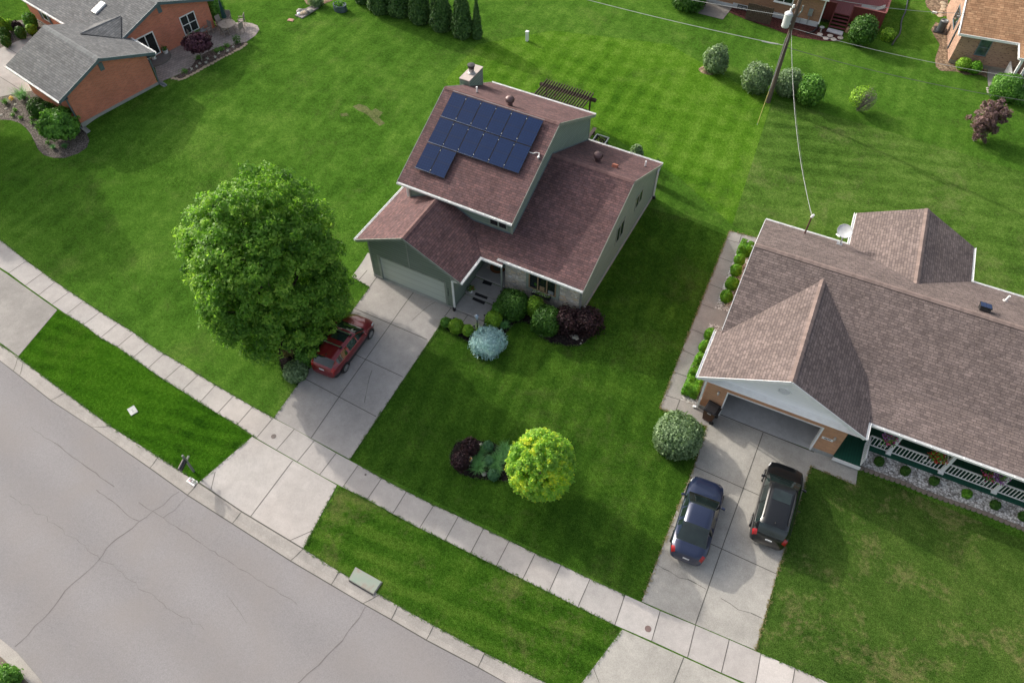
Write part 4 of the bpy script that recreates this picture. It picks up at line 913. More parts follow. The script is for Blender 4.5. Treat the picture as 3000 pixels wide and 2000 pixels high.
M_GREEN = siding('siding_green', (0.225, 0.290, 0.245), 0.19, 0.5); M_GREENF = siding('siding_front', (0.200, 0.250, 0.208), 0.2, 0.40)
M_TRIMG = paint('trim_green', (0.25, 0.29, 0.25), 0.6); M_WHITE = paint('white_paint', (0.86, 0.87, 0.87), 0.45, var=0.06); M_WHITES = siding('white_siding', (0.93, 0.94, 0.95), 0.13, 0.9, var=0.03)
M_DOORG = siding('garage_door_paint', (0.52, 0.58, 0.53), 0.5, 0.85, var=0.04); M_GLASS = glass('glass_dark'); M_TAN = paint('tan_wood', (0.27, 0.19, 0.115), 0.6)
M_BRICKR = brickwork('brick_red', (0.70, 0.215, 0.130), (0.56, 0.165, 0.10), (0.50, 0.33, 0.26)); M_BRICKO = brickwork('brick_orange', (0.58, 0.30, 0.165), (0.47, 0.24, 0.14), (0.46, 0.34, 0.24))
M_BRICKB = brickwork('brick_brown', (0.360, 0.190, 0.110), (0.270, 0.140, 0.085), (0.34, 0.26, 0.19)); M_BRICKT = brickwork('brick_tan', (0.44, 0.27, 0.19), (0.33, 0.20, 0.15), (0.38, 0.28, 0.22), spots=(0.10, 0.06, 0.05))
M_BLACK = paint('black_plastic', (0.02, 0.02, 0.022), 0.45); M_STEEL = paint('galvanised', (0.45, 0.46, 0.47), 0.4, 0.6); M_GREYM = paint('grey_metal', (0.27, 0.29, 0.30), 0.5, 0.2)
M_VENT = paint('vent_brown', (0.16, 0.10, 0.10), 0.45, 0.3); M_FOUND = concrete('foundation', (0.36, 0.37, 0.36)); M_SLATE = paint('slate_trim', (0.12, 0.165, 0.19), 0.6); M_DARKIN = paint('dark_interior', (0.03, 0.03, 0.03), 0.9)
t = NT('field_stone'); uv = t.coord('UV'); mp = t.node('ShaderNodeMapping'); t.l.new(uv, mp.inputs[0]); mp.inputs['Scale'].default_value = (3.4, 5.2, 1)
v1 = t.node('ShaderNodeTexVoronoi'); t.l.new(mp.outputs[0], v1.inputs['Vector']); v1.inputs['Scale'].default_value = 1.0; v1.distance = 'CHEBYCHEV'; v2 = t.node('ShaderNodeTexVoronoi'); t.l.new(mp.outputs[0], v2.inputs['Vector']); v2.inputs['Scale'].default_value = 1.0; v2.feature = 'DISTANCE_TO_EDGE'
sc_ = t.node('ShaderNodeSeparateColor'); t.l.new(v1.outputs['Color'], sc_.inputs[0])
col = t.ramp(sc_.outputs[0], [(0, (0.40, 0.38, 0.36)), (0.35, (0.56, 0.51, 0.43)), (0.6, (0.66, 0.62, 0.57)), (0.8, (0.60, 0.48, 0.33)), (1, (0.62, 0.61, 0.60))])
col = t.mix(t.ramp(v2.outputs['Distance'], [(0.0, 1), (0.06, 0)]), col, (0.30, 0.28, 0.25)); t.bump(v2.outputs['Distance'], 0.6, 0.05); M_STONE = t.finish(col, 0.9, spec=0.2)
t = NT('solar_cells'); uv = t.coord('UV'); bk = t.node('ShaderNodeTexBrick', Scale=1.0); t.l.new(uv, bk.inputs['Vector'])
for kk, v in (('Color1', (0.012, 0.030, 0.092)), ('Color2', (0.010, 0.026, 0.084)), ('Mortar', (0.008, 0.018, 0.055))): t.set(bk.inputs[kk], v)
bk.inputs['Brick Width'].default_value = 0.165; bk.inputs['Row Height'].default_value = 0.165; bk.inputs['Mortar Size'].default_value = 0.010; bk.offset = 0.0
M_SOLAR = t.finish(bk.outputs[0], 0.2, spec=0.25); t.bsdf.inputs['Coat Weight'].default_value = 0.15; t.bsdf.inputs['Coat Roughness'].default_value = 0.08
M_SOLFR = paint('solar_frame', (0.02, 0.022, 0.03), 0.4, 0.5)

# ---- the middle house
H = thing('green_house', 'green two-storey house with solar panels on its red-brown roof', 'house', (-16, 33, 0.3))
GX0, GX1, GY, UX0, UX1, UY0, UY1, WX1, WY0, WY1 = -22.75, -16.88, 24.43, -22.13, -14.95, 28.35, 39.4, -9.75, 27.05, 39.0
gz = lambda x: min(3.1 + (x + 23.42) * 0.490, 4.85 - (x + 19.85) * 0.497)
uz = lambda y: min(5.02 + (y - 28.0) * 0.4967, 8.0 - (y - 34) * 0.5259)
wz = lambda y: min(3.12 + (y - 26.8) * 0.4373, 6.05 - (y - 33.5) * 0.4957)
T = 0.14
m = MB()   # garage walls round the door opening
DX0, DX1, DZ = -22.1, -17.45, 2.05
m.face([(GX0, GY, -0.2), (DX0, GY, -0.2), (DX0, GY, DZ), (GX0, GY, DZ)]); m.face([(DX1, GY, -0.2), (GX1, GY, -0.2), (GX1, GY, DZ), (DX1, GY, DZ)])
m.face([(GX0, GY, DZ), (GX1, GY, DZ), (GX1, GY, gz(GX1) - T), (-19.85, GY, 4.85 - T), (GX0, GY, gz(GX0) - T)])
m.face([(DX0, GY, -0.2), (DX0, GY + 0.18, -0.2), (DX0, GY + 0.18, DZ), (DX0, GY, DZ)], 1); m.face([(DX1, GY + 0.18, -0.2), (DX1, GY, -0.2), (DX1, GY, DZ), (DX1, GY + 0.18, DZ)], 1); m.face([(DX0, GY, DZ), (DX0, GY + 0.18, DZ), (DX1, GY + 0.18, DZ), (DX1, GY, DZ)], 1)
m.face([(GX0, 29.7, -0.2), (GX0, GY, -0.2), (GX0, GY, gz(GX0) - T), (GX0, 29.7, gz(GX0) - T)]); m.face([(GX1, GY, -0.2), (GX1, UY0, -0.2), (GX1, UY0, gz(GX1) - T), (GX1, GY, gz(GX1) - T)])
m.build('garage_wall', [M_GREENF, M_TRIMG], H)
d = MB(); d.box(DX0, DX1, GY + 0.10, GY + 0.18, 0.02, DZ); gd = d.build('garage_door', M_DOORG, H)
f = MB()
for x in (DX0 - 0.13, DX1): f.box(x, x + 0.13, GY - 0.025, GY, 0.0, DZ + 0.12)
f.box(DX0, DX1, GY - 0.025, GY, DZ, DZ + 0.12)
f.box(GX0 - 0.02, GX0 + 0.1, GY - 0.022, GY, 0, gz(GX0) - T); f.box(GX1 - 0.1, GX1 + 0.02, GY - 0.022, GY, 0, gz(GX1) - T); f.box(-19.9, -19.8, GY - 0.022, GY, DZ + 0.13, 4.85 - T)
f.build('corner_trim', M_TRIMG, H)
m = MB(); m.box(GX0 - 0.02, DX0, GY - 0.05, GY - 0.001, -0.2, 0.2); m.box(DX1, GX1 + 0.02, GY - 0.05, GY - 0.001, -0.2, 0.12); m.box(DX0, DX1, GY - 0.06, GY + 0.1, -0.2, 0.03); m.box(WX1 + 0.001, WX1 + 0.05, WY0, WY1, 0.2, 0.74); m.build('foundation', M_FOUND, H)
m = MB()   # upper storey
m.face([(UX0, UY0, -0.2), (UX1, UY0, -0.2), (UX1, UY0, uz(UY0) - T), (UX0, UY0, uz(UY0) - T)]); m.face([(UX1, UY1, -0.2), (UX0, UY1, -0.2), (UX0, UY1, uz(UY1) - T), (UX1, UY1, uz(UY1) - T)])
for x, s_ in ((UX0, -1), (UX1, 1)):
    q = [(x, UY0, -0.2), (x, UY1, -0.2), (x, UY1, uz(UY1) - T), (x, 34, 8 - T), (x, UY0, uz(UY0) - T)]; m.face(q if s_ > 0 else q[::-1])
m.build('upper_wall', M_GREEN, H)
m = MB()
m.face([(WX1, WY0, -0.2), (WX1, WY1, -0.2), (WX1, WY1, wz(WY1) - T), (WX1, 33.5, 6.05 - T), (WX1, WY0, wz(WY0) - T)]); m.face([(WX1, WY1, -0.2), (UX1, WY1, -0.2), (UX1, WY1, wz(WY1) - T), (WX1, WY1, wz(WY1) - T)])
m.face([(-14.75, UY0, -0.2), (-14.75, WY0, -0.2), (-14.75, WY0, 3.1), (-14.75, UY0, 3.7)]); m.build('wing_wall', M_GREEN, H)
m = MB(); m.face([(-14.75, WY0, -0.2), (WX1, WY0, -0.2), (WX1, WY0, wz(WY0) - T), (-14.75, WY0, wz(WY0) - T)]); m.build('stone_front', M_STONE, H)
m = MB(); m.box(WX1 - 0.09, WX1 + 0.025, WY0 - 0.03, WY0 - 0.002, 0.45, wz(WY0) - T); m.box(WX1 + 0.002, WX1 + 0.03, WY0 - 0.03, WY0 + 0.09, 0.74, wz(WY0) - T); m.box(WX1 + 0.002, WX1 + 0.03, WY1 - 0.1, WY1, 0.74, wz(WY1) - T)
m.box(UX1 + 0.002, UX1 + 0.028, UY0 - 0.02, UY0 + 0.1, 3.9, uz(UY0) - T); m.box(UX1 - 0.1, UX1 + 0.028, UY0 - 0.028, UY0 - 0.002, 3.78, uz(UY0) - T); m.box(UX1 + 0.002, UX1 + 0.028, UY1 - 0.1, UY1, 3.2, uz(UY1) - T); m.box(UX0, UX0 + 0.1, UY0 - 0.028, UY0 - 0.002, 3.8, uz(UY0) - T); m.build('corner_board', M_TRIMG, H)
RM = [M_SH_RED, M_TRIMG, CAP_RED]
m = MB(); roof_slab(m, [(-22.65, 28.0, 5.02), (-14.78, 28.0, 5.02), (-14.78, 34, 8), (-22.65, 34, 8)]); roof_slab(m, [(-22.65, 34, 8), (-14.78, 34, 8), (-14.78, 39.8, 4.95), (-22.65, 39.8, 4.95)]); ridge_cap(m, (-22.65, 34, 8), (-14.78, 34, 8)); ru = m.build('upper_roof', RM, H)
m = MB(); roof_slab(m, [(-15.1, 26.8, 3.12), (-9.58, 26.8, 3.12), (-9.58, 33.5, 6.05), (-14.95, 33.5, 6.05), (-14.95, 28.345, wz(28.345)), (-15.1, 28.345, wz(28.345))]); roof_slab(m, [(-14.95, 33.5, 6.05), (-9.58, 33.5, 6.05), (-9.58, 39.35, 3.15), (-14.95, 39.35, 3.15)]); ridge_cap(m, (-14.95, 33.5, 6.05), (-9.58, 33.5, 6.05)); rw = m.build('wing_roof', RM, H)
m = MB(); roof_slab(m, [(-23.42, 24.15, 3.1), (-19.85, 24.15, 4.85), (-19.85, 28.345, 4.85), (-22.13, 28.345, 3.732), (-22.135, 29.8, 3.73), (-23.42, 29.8, 3.1)]); roof_slab(m, [(-19.85, 24.15, 4.85), (-16.13, 24.15, 3.0), (-16.13, 26.55, 3.0), (-17.63, 28.345, 3.745), (-19.85, 28.345, 4.85)])
ridge_cap(m, (-19.85, 24.15, 4.85), (-19.85, 28.34, 4.85)); m.build('garage_roof', RM, H)
m = MB(); roof_slab(m, [(-16.13, 26.55, 2.965), (-14.65, 26.55, 2.965), (-14.65, 27.045, 3.18), (-14.76, 27.045, 3.18), (-14.76, 28.345, 3.742), (-17.63, 28.345, 3.742)], 0.1); m.build('porch_roof', RM, H)
m = MB(); m.bar((UX0 + 0.02, UY0 - 0.012, 3.78), (-19.85, UY0 - 0.012, 4.89), 0.03, 0.1); m.bar((-19.85, UY0 - 0.012, 4.89), (-17.62, UY0 - 0.012, 3.79), 0.03, 0.1); m.bar((-17.62, UY0 - 0.012, 3.79), (-15.1, UY0 - 0.012, 3.79), 0.03, 0.1)
m.bar((UX1 + 0.012, UY0 + 0.05, wz(28.4) + 0.04), (UX1 + 0.012, 33.5, 6.09), 0.03, 0.08); m.bar((UX1 + 0.012, 33.5, 6.09), (UX1 + 0.012, 39.3, wz(39.3) + 0.04), 0.03, 0.08); m.build('flashing', M_SLATE, H)
gutter('gutter', (-22.65, 28.0, 4.95), (-14.78, 28.0, 4.95), M_WHITE, H); gutter('gutter', (-14.95, 39.35, 3.09), (-9.58, 39.35, 3.09), M_WHITE, H, out=(0, 1, 0)); gutter('gutter', (-15.1, 26.8, 3.05), (-9.58, 26.8, 3.05), M_WHITE, H)
gutter('gutter', (-16.13, 26.53, 2.93), (-16.13, 24.15, 2.93), M_WHITE, H, out=(1, 0, 0)); gutter('gutter', (-16.13, 26.55, 2.9), (-14.65, 26.55, 2.9), M_WHITE, H); gutter('gutter', (-23.42, 24.15, 3.04), (-23.42, 29.8, 3.04), M_WHITE, H, out=(-1, 0, 0)); gutter('gutter', (-22.65, 39.8, 4.89), (-14.78, 39.8, 4.89), M_WHITE, H, out=(0, 1, 0))
downspout([(-9.62, 26.74, 3.0), (-9.72, 26.98, 2.7), (-9.72, 26.98, 0.5)], M_STEEL, H); downspout([(-16.02, 24.25, 2.9), (-16.82, 24.36, 2.6), (-16.82, 24.36, 0.15)], M_WHITE, H); downspout([(-22.2, 28.0, 4.9), (-22.2, 28.28, 4.7), (-22.2, 28.28, 3.8)], M_WHITE, H)
downspout([(-9.66, 39.4, 3.05), (-9.66, 38.9, 2.8), (-9.66, 38.9, 0.6)], M_WHITE, H)
m = MB(); m.tube([(-16.82, 24.3, 0.01), (-16.82, 24.3, 0.24)], 0.1, 12); m.tube([(-9.6, 38.9, 0.5), (-9.6, 38.9, 0.72)], 0.11, 12); m.build('drain_collar', M_BLACK, H)
# rakes on the wing and the upper gable
m = MB()
for x, zf, ys in ((-9.565, wz, (26.8, 33.5, 39.35)), (-14.765, uz, (28.0, 34.0, 39.8)), (-22.665, uz, (28.0, 34.0, 39.8))):
    for a, b in zip(ys[:-1], ys[1:]): m = MB(); m.bar((x, a, zf(a) - 0.09), (x, b, zf(b) - 0.09), 0.03, 0.18); m.build('rake_board', M_TRIMG, H)
y = 24.135
for a, b in (((-23.42, y, 3.02), (-19.85, y, 4.77)), ((-19.85, y, 4.77), (-16.13, y, 2.92))): m = MB(); m.bar(a, b, 0.03, 0.17); m.build('rake_board', M_TRIMG, H)
# windows
window(H, None, -16.52, -15.25, 3.92, 4.86, UY0, 'x', M_TRIMG, M_GLASS, bars=(-15.88,), fw=0.1)
w_ = window(H, None, -13.32, -11.14, 1.2, 2.95, WY0, 'x', M_TRIMG, M_GLASS, fw=0.19, proud=0.06)
m = MB()
for x in (-13.11, -12.54, -11.95, -11.38): m.box(x - 0.035, x + 0.035, WY0 - 0.065, WY0 - 0.025, 1.42, 2.74)
m.box(-13.11, -11.38, WY0 - 0.062, WY0 - 0.025, 1.40, 1.46); m.box(-12.0, -11.93, WY0 - 0.09, WY0 - 0.03, 1.35, 1.5); m.build('sash', M_TAN, w_)
m = MB(); m.box(-12.42, -12.1, WY0 - 0.03, WY0 - 0.021, 1.5, 1.85, 0); m.box(-11.85, -11.5, WY0 - 0.03, WY0 - 0.021, 1.47, 1.75, 1); m.lathe((-12.7, WY0 - 0.024, 1.85), [(0.0, -0.15), (0.1, -0.08), (0.1, 0.05), (0, 0.12)], 10, 2, 1, 0.05); m.build('window_plants', [M_TAN, M_GREYM, FOL['yew']], w_)
window(H, None, 35.05, 36.3, 2.42, 3.5, WX1, 'y', M_TRIMG, M_GLASS, bars=(35.68,), sgn=1, fw=0.09); window(H, None, 32.02, 33.3, 2.0, 3.4, WX1, 'y', M_TRIMG, M_GLASS, bars=(32.66,), sgn=1, fw=0.09)
fb = MB(); fb.box(-12.82, -11.62, WY0 - 0.3, WY0 - 0.05, 1.16, 1.38, skip='t'); fb.box(-12.79, -11.65, WY0 - 0.28, WY0 - 0.07, 1.2, 1.33); fbx = fb.build('window_box', M_BLACK, H)
P = np.stack([RNG.uniform(-12.78, -11.66, 160), RNG.uniform(26.76, 26.99, 160), RNG.uniform(1.33, 1.47, 160)], 1)
quads_mesh('flowers', leaf_quads(P, np.tile([0, 0, 1.0], (160, 1)), 0.04), np.clip(RNG.normal(0.5, 0.2, 160), 0, 1), [FOL['lime'], FOL['white'], FOL['mid']], fbx, mat_index=RNG.choice([0, 1, 2], 160, p=[0.3, 0.25, 0.45]).tolist())
d = MB(); d.box(-16.55, -15.6, UY0 - 0.05, UY0 - 0.003, 0.55, 2.6); fd = d.build('front_door', paint('door_dark', (0.07, 0.05, 0.045), 0.5), H); d = MB(); d.tube([(-15.7, UY0 - 0.06, 1.5), (-15.7, UY0 - 0.12, 1.5)], 0.03, 8); d.build('handle', M_STEEL, fd)
m = MB(); m.box(-14.84, -14.76, 26.62, 26.72, 0.5, 2.86); m.build('porch_post', M_TRIMG, H)
# front steps
m = MB(); m.box(-16.86, -14.82, 24.34, 25.68, -0.1, 0.13, 0, 0.45); m.box(-16.86, -14.82, 25.68, 25.98, -0.1, 0.27, 0, 0.5); m.box(-16.86, -14.77, 25.98, 27.04, -0.1, 0.40, 0, 0.42); m.box(-16.86, -14.765, 27.04, UY0, -0.1, 0.55, 0, 0.5); m.build('front_steps', M_CONC, H, bevel=0.012)
# house number on the garage, digits one below the other
M_NUM = paint('number_black', (0.015, 0.015, 0.016), 0.5)
for i, ch in enumerate('4285'): text_mesh('house_number', ch, 0.19, M_NUM, H, basis((1, 0, 0), (0, 0, 1), (0, -1, 0), (-17.22, GY - 0.008, 1.62 - i * 0.185)))
# chimney
m = MB(); m.box(-23.0, -22.32, 36.33, 38.1, -0.2, 7.12); ch = m.build('chimney', M_GREEN, H)
m = MB(); m.box(-23.04, -22.28, 36.29, 38.14, 7.12, 7.17); m.build('chimney_cap', concrete('cap_pale', (0.55, 0.48, 0.44), 0.1, 0.25), ch)
m = MB()
for x, y in ((-23.02, 36.31), (-22.38, 36.31), (-22.38, 38.02)): m.box(x, x + 0.08, y, y + 0.08, 5.4, 7.115)
m.build('chimney_trim', M_TRIMG, ch)
m = MB(); m.lathe((-22.6, 37.15, 7.17), [(0.24, 0), (0.22, 0.07), (0.18, 0.1), (0.18, 0.42)], 18); fl = m.build('flue', M_STEEL, ch)
m = MB(); m.lathe((-22.6, 37.15, 7.52), [(0.0, 0.0), (0.19, 0.0), (0.23, 0.14), (0.23, 0.2), (0.25, 0.21), (0.25, 0.26), (0.0, 0.29)], 18); m.build('flue_cap', paint('flue_dark', (0.06, 0.055, 0.055), 0.4, 0.4), fl)
def turbine(x, y, z, s_):
    m = MB(); m.lathe((x, y, z - 0.12), [(0.15 * s_, 0), (0.15 * s_, 0.28 * s_), (0.13 * s_, 0.3 * s_)], 14); v = m.build('turbine_vent', M_VENT, H)
    m = MB(); n = 22
    for k in range(n):
        a = 2 * PI * k / n; prof = [(0.12, 0.30), (0.22, 0.36), (0.26, 0.46), (0.22, 0.57), (0.1, 0.64), (0, 0.655)]
        for (r0, h0), (r1, h1) in zip(prof[:-1], prof[1:]):
            f_ = lambda r_, h_, aa, k_: (x + r_ * s_ * k_ * math.cos(aa + r_ * 1.2), y + r_ * s_ * k_ * math.sin(aa + r_ * 1.2), z - 0.12 + h_ * s_)
            m.face([f_(r0, h0, a, 1), f_(r0, h0, a + 2 * PI / n, 0.93), f_(r1, h1, a + 2 * PI / n, 0.93), f_(r1, h1, a, 1)])
    m.build('turbine_head', M_VENT, v)
turbine(-18.39, 34.53, 7.72, 1.15); turbine(-12.59, 35.15, wz(35.15), 1.2)
def vent_pipe(x, y, z, h, r_=0.055):
    m = MB(); m.tube([(x, y, z - 0.05), (x, y, z + h)], r_, 12, 0); m.lathe((x, y, z - 0.06), [(r_ * 1.9, 0), (r_ * 1.3, 0.1), (r_ * 1.02, 0.12)], 12, 1); m.build('vent_pipe', [M_WHITE, M_BLACK], H)
vent_pipe(-21.04, 35.13, uz(35.13), 0.42); vent_pipe(-10.17, 37.37, wz(37.37), 0.42)
m = MB(); q = (-11.41, 35.05, wz(35.05)); nn = Vector((0, 0.4957, 1)).normalized(); m.obox(Vector(q) + nn * 0.09, (1, 0, 0), Vector((1, 0, 0)).cross(nn) * -1, nn, 0.17, 0.15, 0.10); m.build('box_vent', paint('vent_orange', (0.42, 0.15, 0.10), 0.6), H, bevel=0.02)
# solar panels, bolted to the front slope
sl_ = Vector((0, 6, 2.98)).normalized(); nn = Vector((1, 0, 0)).cross(sl_)
PX0, PW = -21.93, 1.04
yr = [33.80, 32.19, 30.58, 28.97]
for r_i in range(3):
    for c_i in range(6):
        if r_i == 2 and c_i > 1: continue
        y0, y1 = yr[r_i + 1], yr[r_i]; L = (y1 - y0) / sl_.y - 0.03; cx = PX0 + PW * (c_i + 0.5); cy = (y0 + y1) / 2
        c0 = Vector((cx, cy, uz(cy))) + nn * 0.14
        m = MB(); m.obox(c0, (1, 0, 0), sl_, nn, PW / 2 - 0.011, L / 2, 0.02); p_ = m.build('solar_panel', M_SOLFR, H)
        m = MB(); g = nn * 0.0235; hx, hl = Vector((PW / 2 - 0.03, 0, 0)), sl_ * (L / 2 - 0.02)
        m.face([c0 + g - hx - hl, c0 + g + hx - hl, c0 + g + hx + hl, c0 + g - hx + hl]); m.face([c0 + nn * 0.0265 - hx - sl_ * 0.008, c0 + nn * 0.0265 + hx - sl_ * 0.008, c0 + nn * 0.0265 + hx + sl_ * 0.008, c0 + nn * 0.0265 - hx + sl_ * 0.008], 1); m.build('cells', [M_SOLAR, M_SOLFR], p_)
        if c_i < 5 and not (r_i == 2 and c_i == 1):
            m = MB()
            for k in (0.12, 0.88): m.obox(Vector((cx + PW / 2, y0 + (y1 - y0) * k, uz(y0 + (y1 - y0) * k))) + nn * 0.172, (1, 0, 0), sl_, nn, 0.014, 0.02, 0.01)
            m.build('panel_clamp', M_WHITE, p_)
m = MB()
for yy, n in ((33.8, 6), (32.19, 6), (30.58, 6), (28.97, 2)):
    for dy in (-0.012,): m.bar((PX0, yy + dy, uz(yy + dy) + 0.175), (PX0 + PW * n, yy + dy, uz(yy + dy) + 0.165), 0.02, 0.02)
m.build('mounting_rail', paint('rail_alloy', (0.40, 0.43, 0.46), 0.4, 0.3), H)
m = MB(); f_ = lambda x, y, h=0.07: (x, y, uz(y) + h); m.tube([f_(-15.72, 31.9), f_(-15.45, 31.9), f_(-15.3, 32.0), f_(-15.12, 32.02), f_(-15.05, 31.85), f_(-15.08, 31.75)], 0.025, 6); m.lathe(f_(-15.06, 31.8, 0.02), [(0.07, 0), (0.07, 0.09), (0, 0.1)], 10); m.build('conduit', M_WHITE, H)

# ---- the right-hand neighbour
NO = gp(1900 + 572 / 3.92, 1000 + 755 / 3.92); NO.z = 0; FN = frame(NO, 2.2)
N = thing('brown_roof_house', 'long brick house with brown roof and open garage, at the right', 'house', FN((10, 6, 0)))
ga = lambda u: 3.2 + 0.515 * min(u + 0.53, 7.93 - u); mz = lambda v: (3.5 + 0.478 * (v - 3)) if v <= 7.6 else 5.7 - 0.48 * (v - 7.6)
OU0, OU1, OZ = 1.2, 6.08, 2.18
m = MB(FN)
m.face([(0, 0, -0.2), (OU0, 0, -0.2), (OU0, 0, OZ), (0, 0, OZ)], 0); m.face([(OU1, 0, -0.2), (7.27, 0, -0.2), (7.27, 0, OZ), (OU1, 0, OZ)], 0); m.face([(0, 0, OZ), (7.27, 0, OZ), (7.27, 0, 3.05), (0, 0, 3.05)], 0)
m.face([(0, 12.1, -0.2), (0, 0, -0.2), (0, 0, 3.3), (0, 2.9, 3.3), (0, 7.6, 5.5), (0, 12.1, 3.3)], 0); m.face([(7.27, 0, -0.2), (7.27, 3, -0.2), (7.27, 3, 3.3), (7.27, 0, 3.3)], 0); m.face([(7.27, 3, -0.2), (26, 3, -0.2), (26, 3, 3.3), (7.27, 3, 3.3)], 0)
m.face([(26, 12.1, -0.2), (0, 12.1, -0.2), (0, 12.1, 3.3), (26, 12.1, 3.3)], 0); m.face([(5.2, 12.1, -0.2), (5.2, 15.45, -0.2), (5.2, 15.45, 3.2), (5.2, 12.1, 3.2)][::-1], 0); m.face([(11.1, 12.1, -0.2), (11.1, 15.45, -0.2), (11.1, 15.45, 3.2), (11.1, 12.1, 3.2)], 0); m.face([(11.1, 15.45, -0.2), (5.2, 15.45, -0.2), (5.2, 15.45, 3.2), (8.2, 15.45, 4.7), (11.1, 15.45, 3.2)], 0)
m.build('brick_wall', M_BRICKO, N)
m = MB(FN); m.face([(-0.03, -0.02, 3.05), (7.3, -0.02, 3.05), (7.3, -0.02, 3.34), (3.7, -0.02, 5.24), (-0.03, -0.02, 3.34)]); gab = m.build('gable_siding', M_WHITES, N)
m = MB(FN); m.lathe((3.62, -0.02, 3.95), [], 3); n = 24
ring = [[(3.62 + math.cos(2 * PI * k / n) * 0.36 * s_, -0.02 - d_, 3.98 + math.sin(2 * PI * k / n) * 0.24 * s_) for k in range(n)] for s_, d_ in ((1.0, 0), (1.0, 0.05), (0.8, 0.05), (0.78, 0.02))]
for a, b in zip(ring[:-1], ring[1:]):
    for k in range(n): m.face([a[k], a[(k + 1) % n], b[(k + 1) % n], b[k]])
m.face(ring[-1], 1)
for k in range(5): m.box(3.4, 3.84, -0.062, -0.045, 3.84 + k * 0.065, 3.865 + k * 0.065, 0)
m.build('oval_vent', [M_WHITE, paint('louvre_grey', (0.55, 0.57, 0.6), 0.5)], gab)
m = MB(FN); m.box(OU0 - 0.07, OU0, -0.03, 0.24, 0, OZ); m.box(OU1, OU1 + 0.09, -0.03, 0.3, 0, OZ); m.box(OU0 - 0.07, OU1 + 0.09, -0.03, 0.24, OZ, OZ + 0.06); m.build('garage_door_frame', M_WHITE, N)
gi = MB(FN); gi.face([(0.15, 0.0, 0.02), (7.1, 0.0, 0.02), (7.1, 6.6, 0.02), (0.15, 6.6, 0.02)], 0, 0.45); gi.face([(0.15, 6.6, 0), (7.1, 6.6, 0), (7.1, 6.6, 2.7), (0.15, 6.6, 2.7)], 1); gi.face([(0.15, 0.26, 0), (0.15, 6.6, 0), (0.15, 6.6, 2.7), (0.15, 0.26, 2.7)], 1); gi.face([(7.1, 0.26, 0), (7.1, 6.6, 0), (7.1, 6.6, 2.7), (7.1, 0.26, 2.7)], 1); gi.face([(0.15, 0.2, 2.7), (7.1, 0.2, 2.7), (7.1, 6.6, 2.7), (0.15, 6.6, 2.7)], 1)
gi.build('garage_interior', [concrete('garage_floor', (0.50, 0.50, 0.50), 0.1, 0.3), paint('garage_plaster', (0.5, 0.5, 0.48), 0.8)], N)
m = MB(FN); m.box(OU1 + 0.09, 7.29, -0.03, -0.002, -0.2, 0.3); m.box(-0.03, OU0 - 0.07, -0.03, -0.002, -0.2, 0.3); m.box(-0.03, -0.002, 0, 12, -0.2, 0.75); m.build('foundation', M_FOUND, N)
RN = [M_SH_BRN, M_WHITE, CAP_BRN]
m = MB(FN); roof_slab(m, [(-0.53, -0.45, 3.2), (3.7, -0.45, 5.38), (3.7, 6.93, 5.38), (-0.25, 2.67, 3.345), (-0.25, 2.95, 3.345), (-0.53, 2.95, 3.2)]); roof_slab(m, [(3.7, -0.45, 5.38), (7.93, -0.45, 3.2), (7.93, 1.23, 3.2), (7.35, 3, 3.5), (3.7, 6.93, 5.38)]); ridge_cap(m, (3.7, -0.45, 5.38), (3.7, 6.93, 5.38)); m.build('garage_roof', RN, N)
m = MB(FN); roof_slab(m, [(-0.25, 2.67, 3.345), (3.7, 6.93, 5.38), (7.35, 3.0, 3.5), (26, 3, 3.5), (26, 7.6, 5.7), (-0.25, 7.6, 5.7)])
roof_slab(m, [(-0.25, 7.6, 5.7), (26, 7.6, 5.7), (26, 12.6, 3.3), (11.56, 12.6, 3.3), (8.35, 9.31, 4.88), (4.76, 12.6, 3.3), (-0.25, 12.6, 3.3)]); ridge_cap(m, (-0.25, 7.6, 5.7), (26, 7.6, 5.7)); rmn = m.build('main_roof', RN, N)
m = MB(FN); roof_slab(m, [(7.35, 3, 3.5), (7.93, 1.23, 3.2), (7.93, 0.64, 3.1), (26, 0.64, 3.1), (26, 3, 3.5)]); m.build('porch_roof', RN, N)
m = MB(FN); roof_slab(m, [(4.76, 12.6, 3.3), (8.35, 9.31, 4.88), (8.15, 15.8, 4.88), (4.66, 15.6, 3.3)]); roof_slab(m, [(8.35, 9.31, 4.88), (11.56, 12.6, 3.3), (11.46, 15.6, 3.3), (8.15, 15.8, 4.88)]); ridge_cap(m, (8.35, 9.31, 4.88), (8.15, 15.8, 4.88)); m.build('rear_wing_roof', RN, N)
gutter('gutter', (-0.53, 2.95, 3.13), (-0.53, -0.45, 3.13), M_WHITE, N, FN, (-1, 0, 0)); gutter('gutter', (7.93, 0.64, 3.03), (26, 0.64, 3.03), M_WHITE, N, FN); gutter('gutter', (-0.25, 12.6, 3.23), (4.76, 12.6, 3.23), M_WHITE, N, FN, (0, 1, 0)); gutter('gutter', (11.56, 12.6, 3.23), (26, 12.6, 3.23), M_WHITE, N, FN, (0, 1, 0))
gutter('gutter', (4.76, 12.6, 3.23), (4.66, 15.6, 3.23), M_WHITE, N, FN, (-1, 0, 0)); gutter('gutter', (11.56, 12.6, 3.23), (11.46, 15.6, 3.23), M_WHITE, N, FN, (1, 0, 0)); gutter('gutter', (7.93, 0.58, 3.13), (7.93, -0.45, 3.13), M_WHITE, N, FN, (1, 0, 0))
downspout([(-0.6, -0.3, 3.1), (-0.08, -0.1, 2.8), (-0.08, -0.1, 0.12), (-0.3, -0.12, 0.08)], M_WHITE, N, FN)
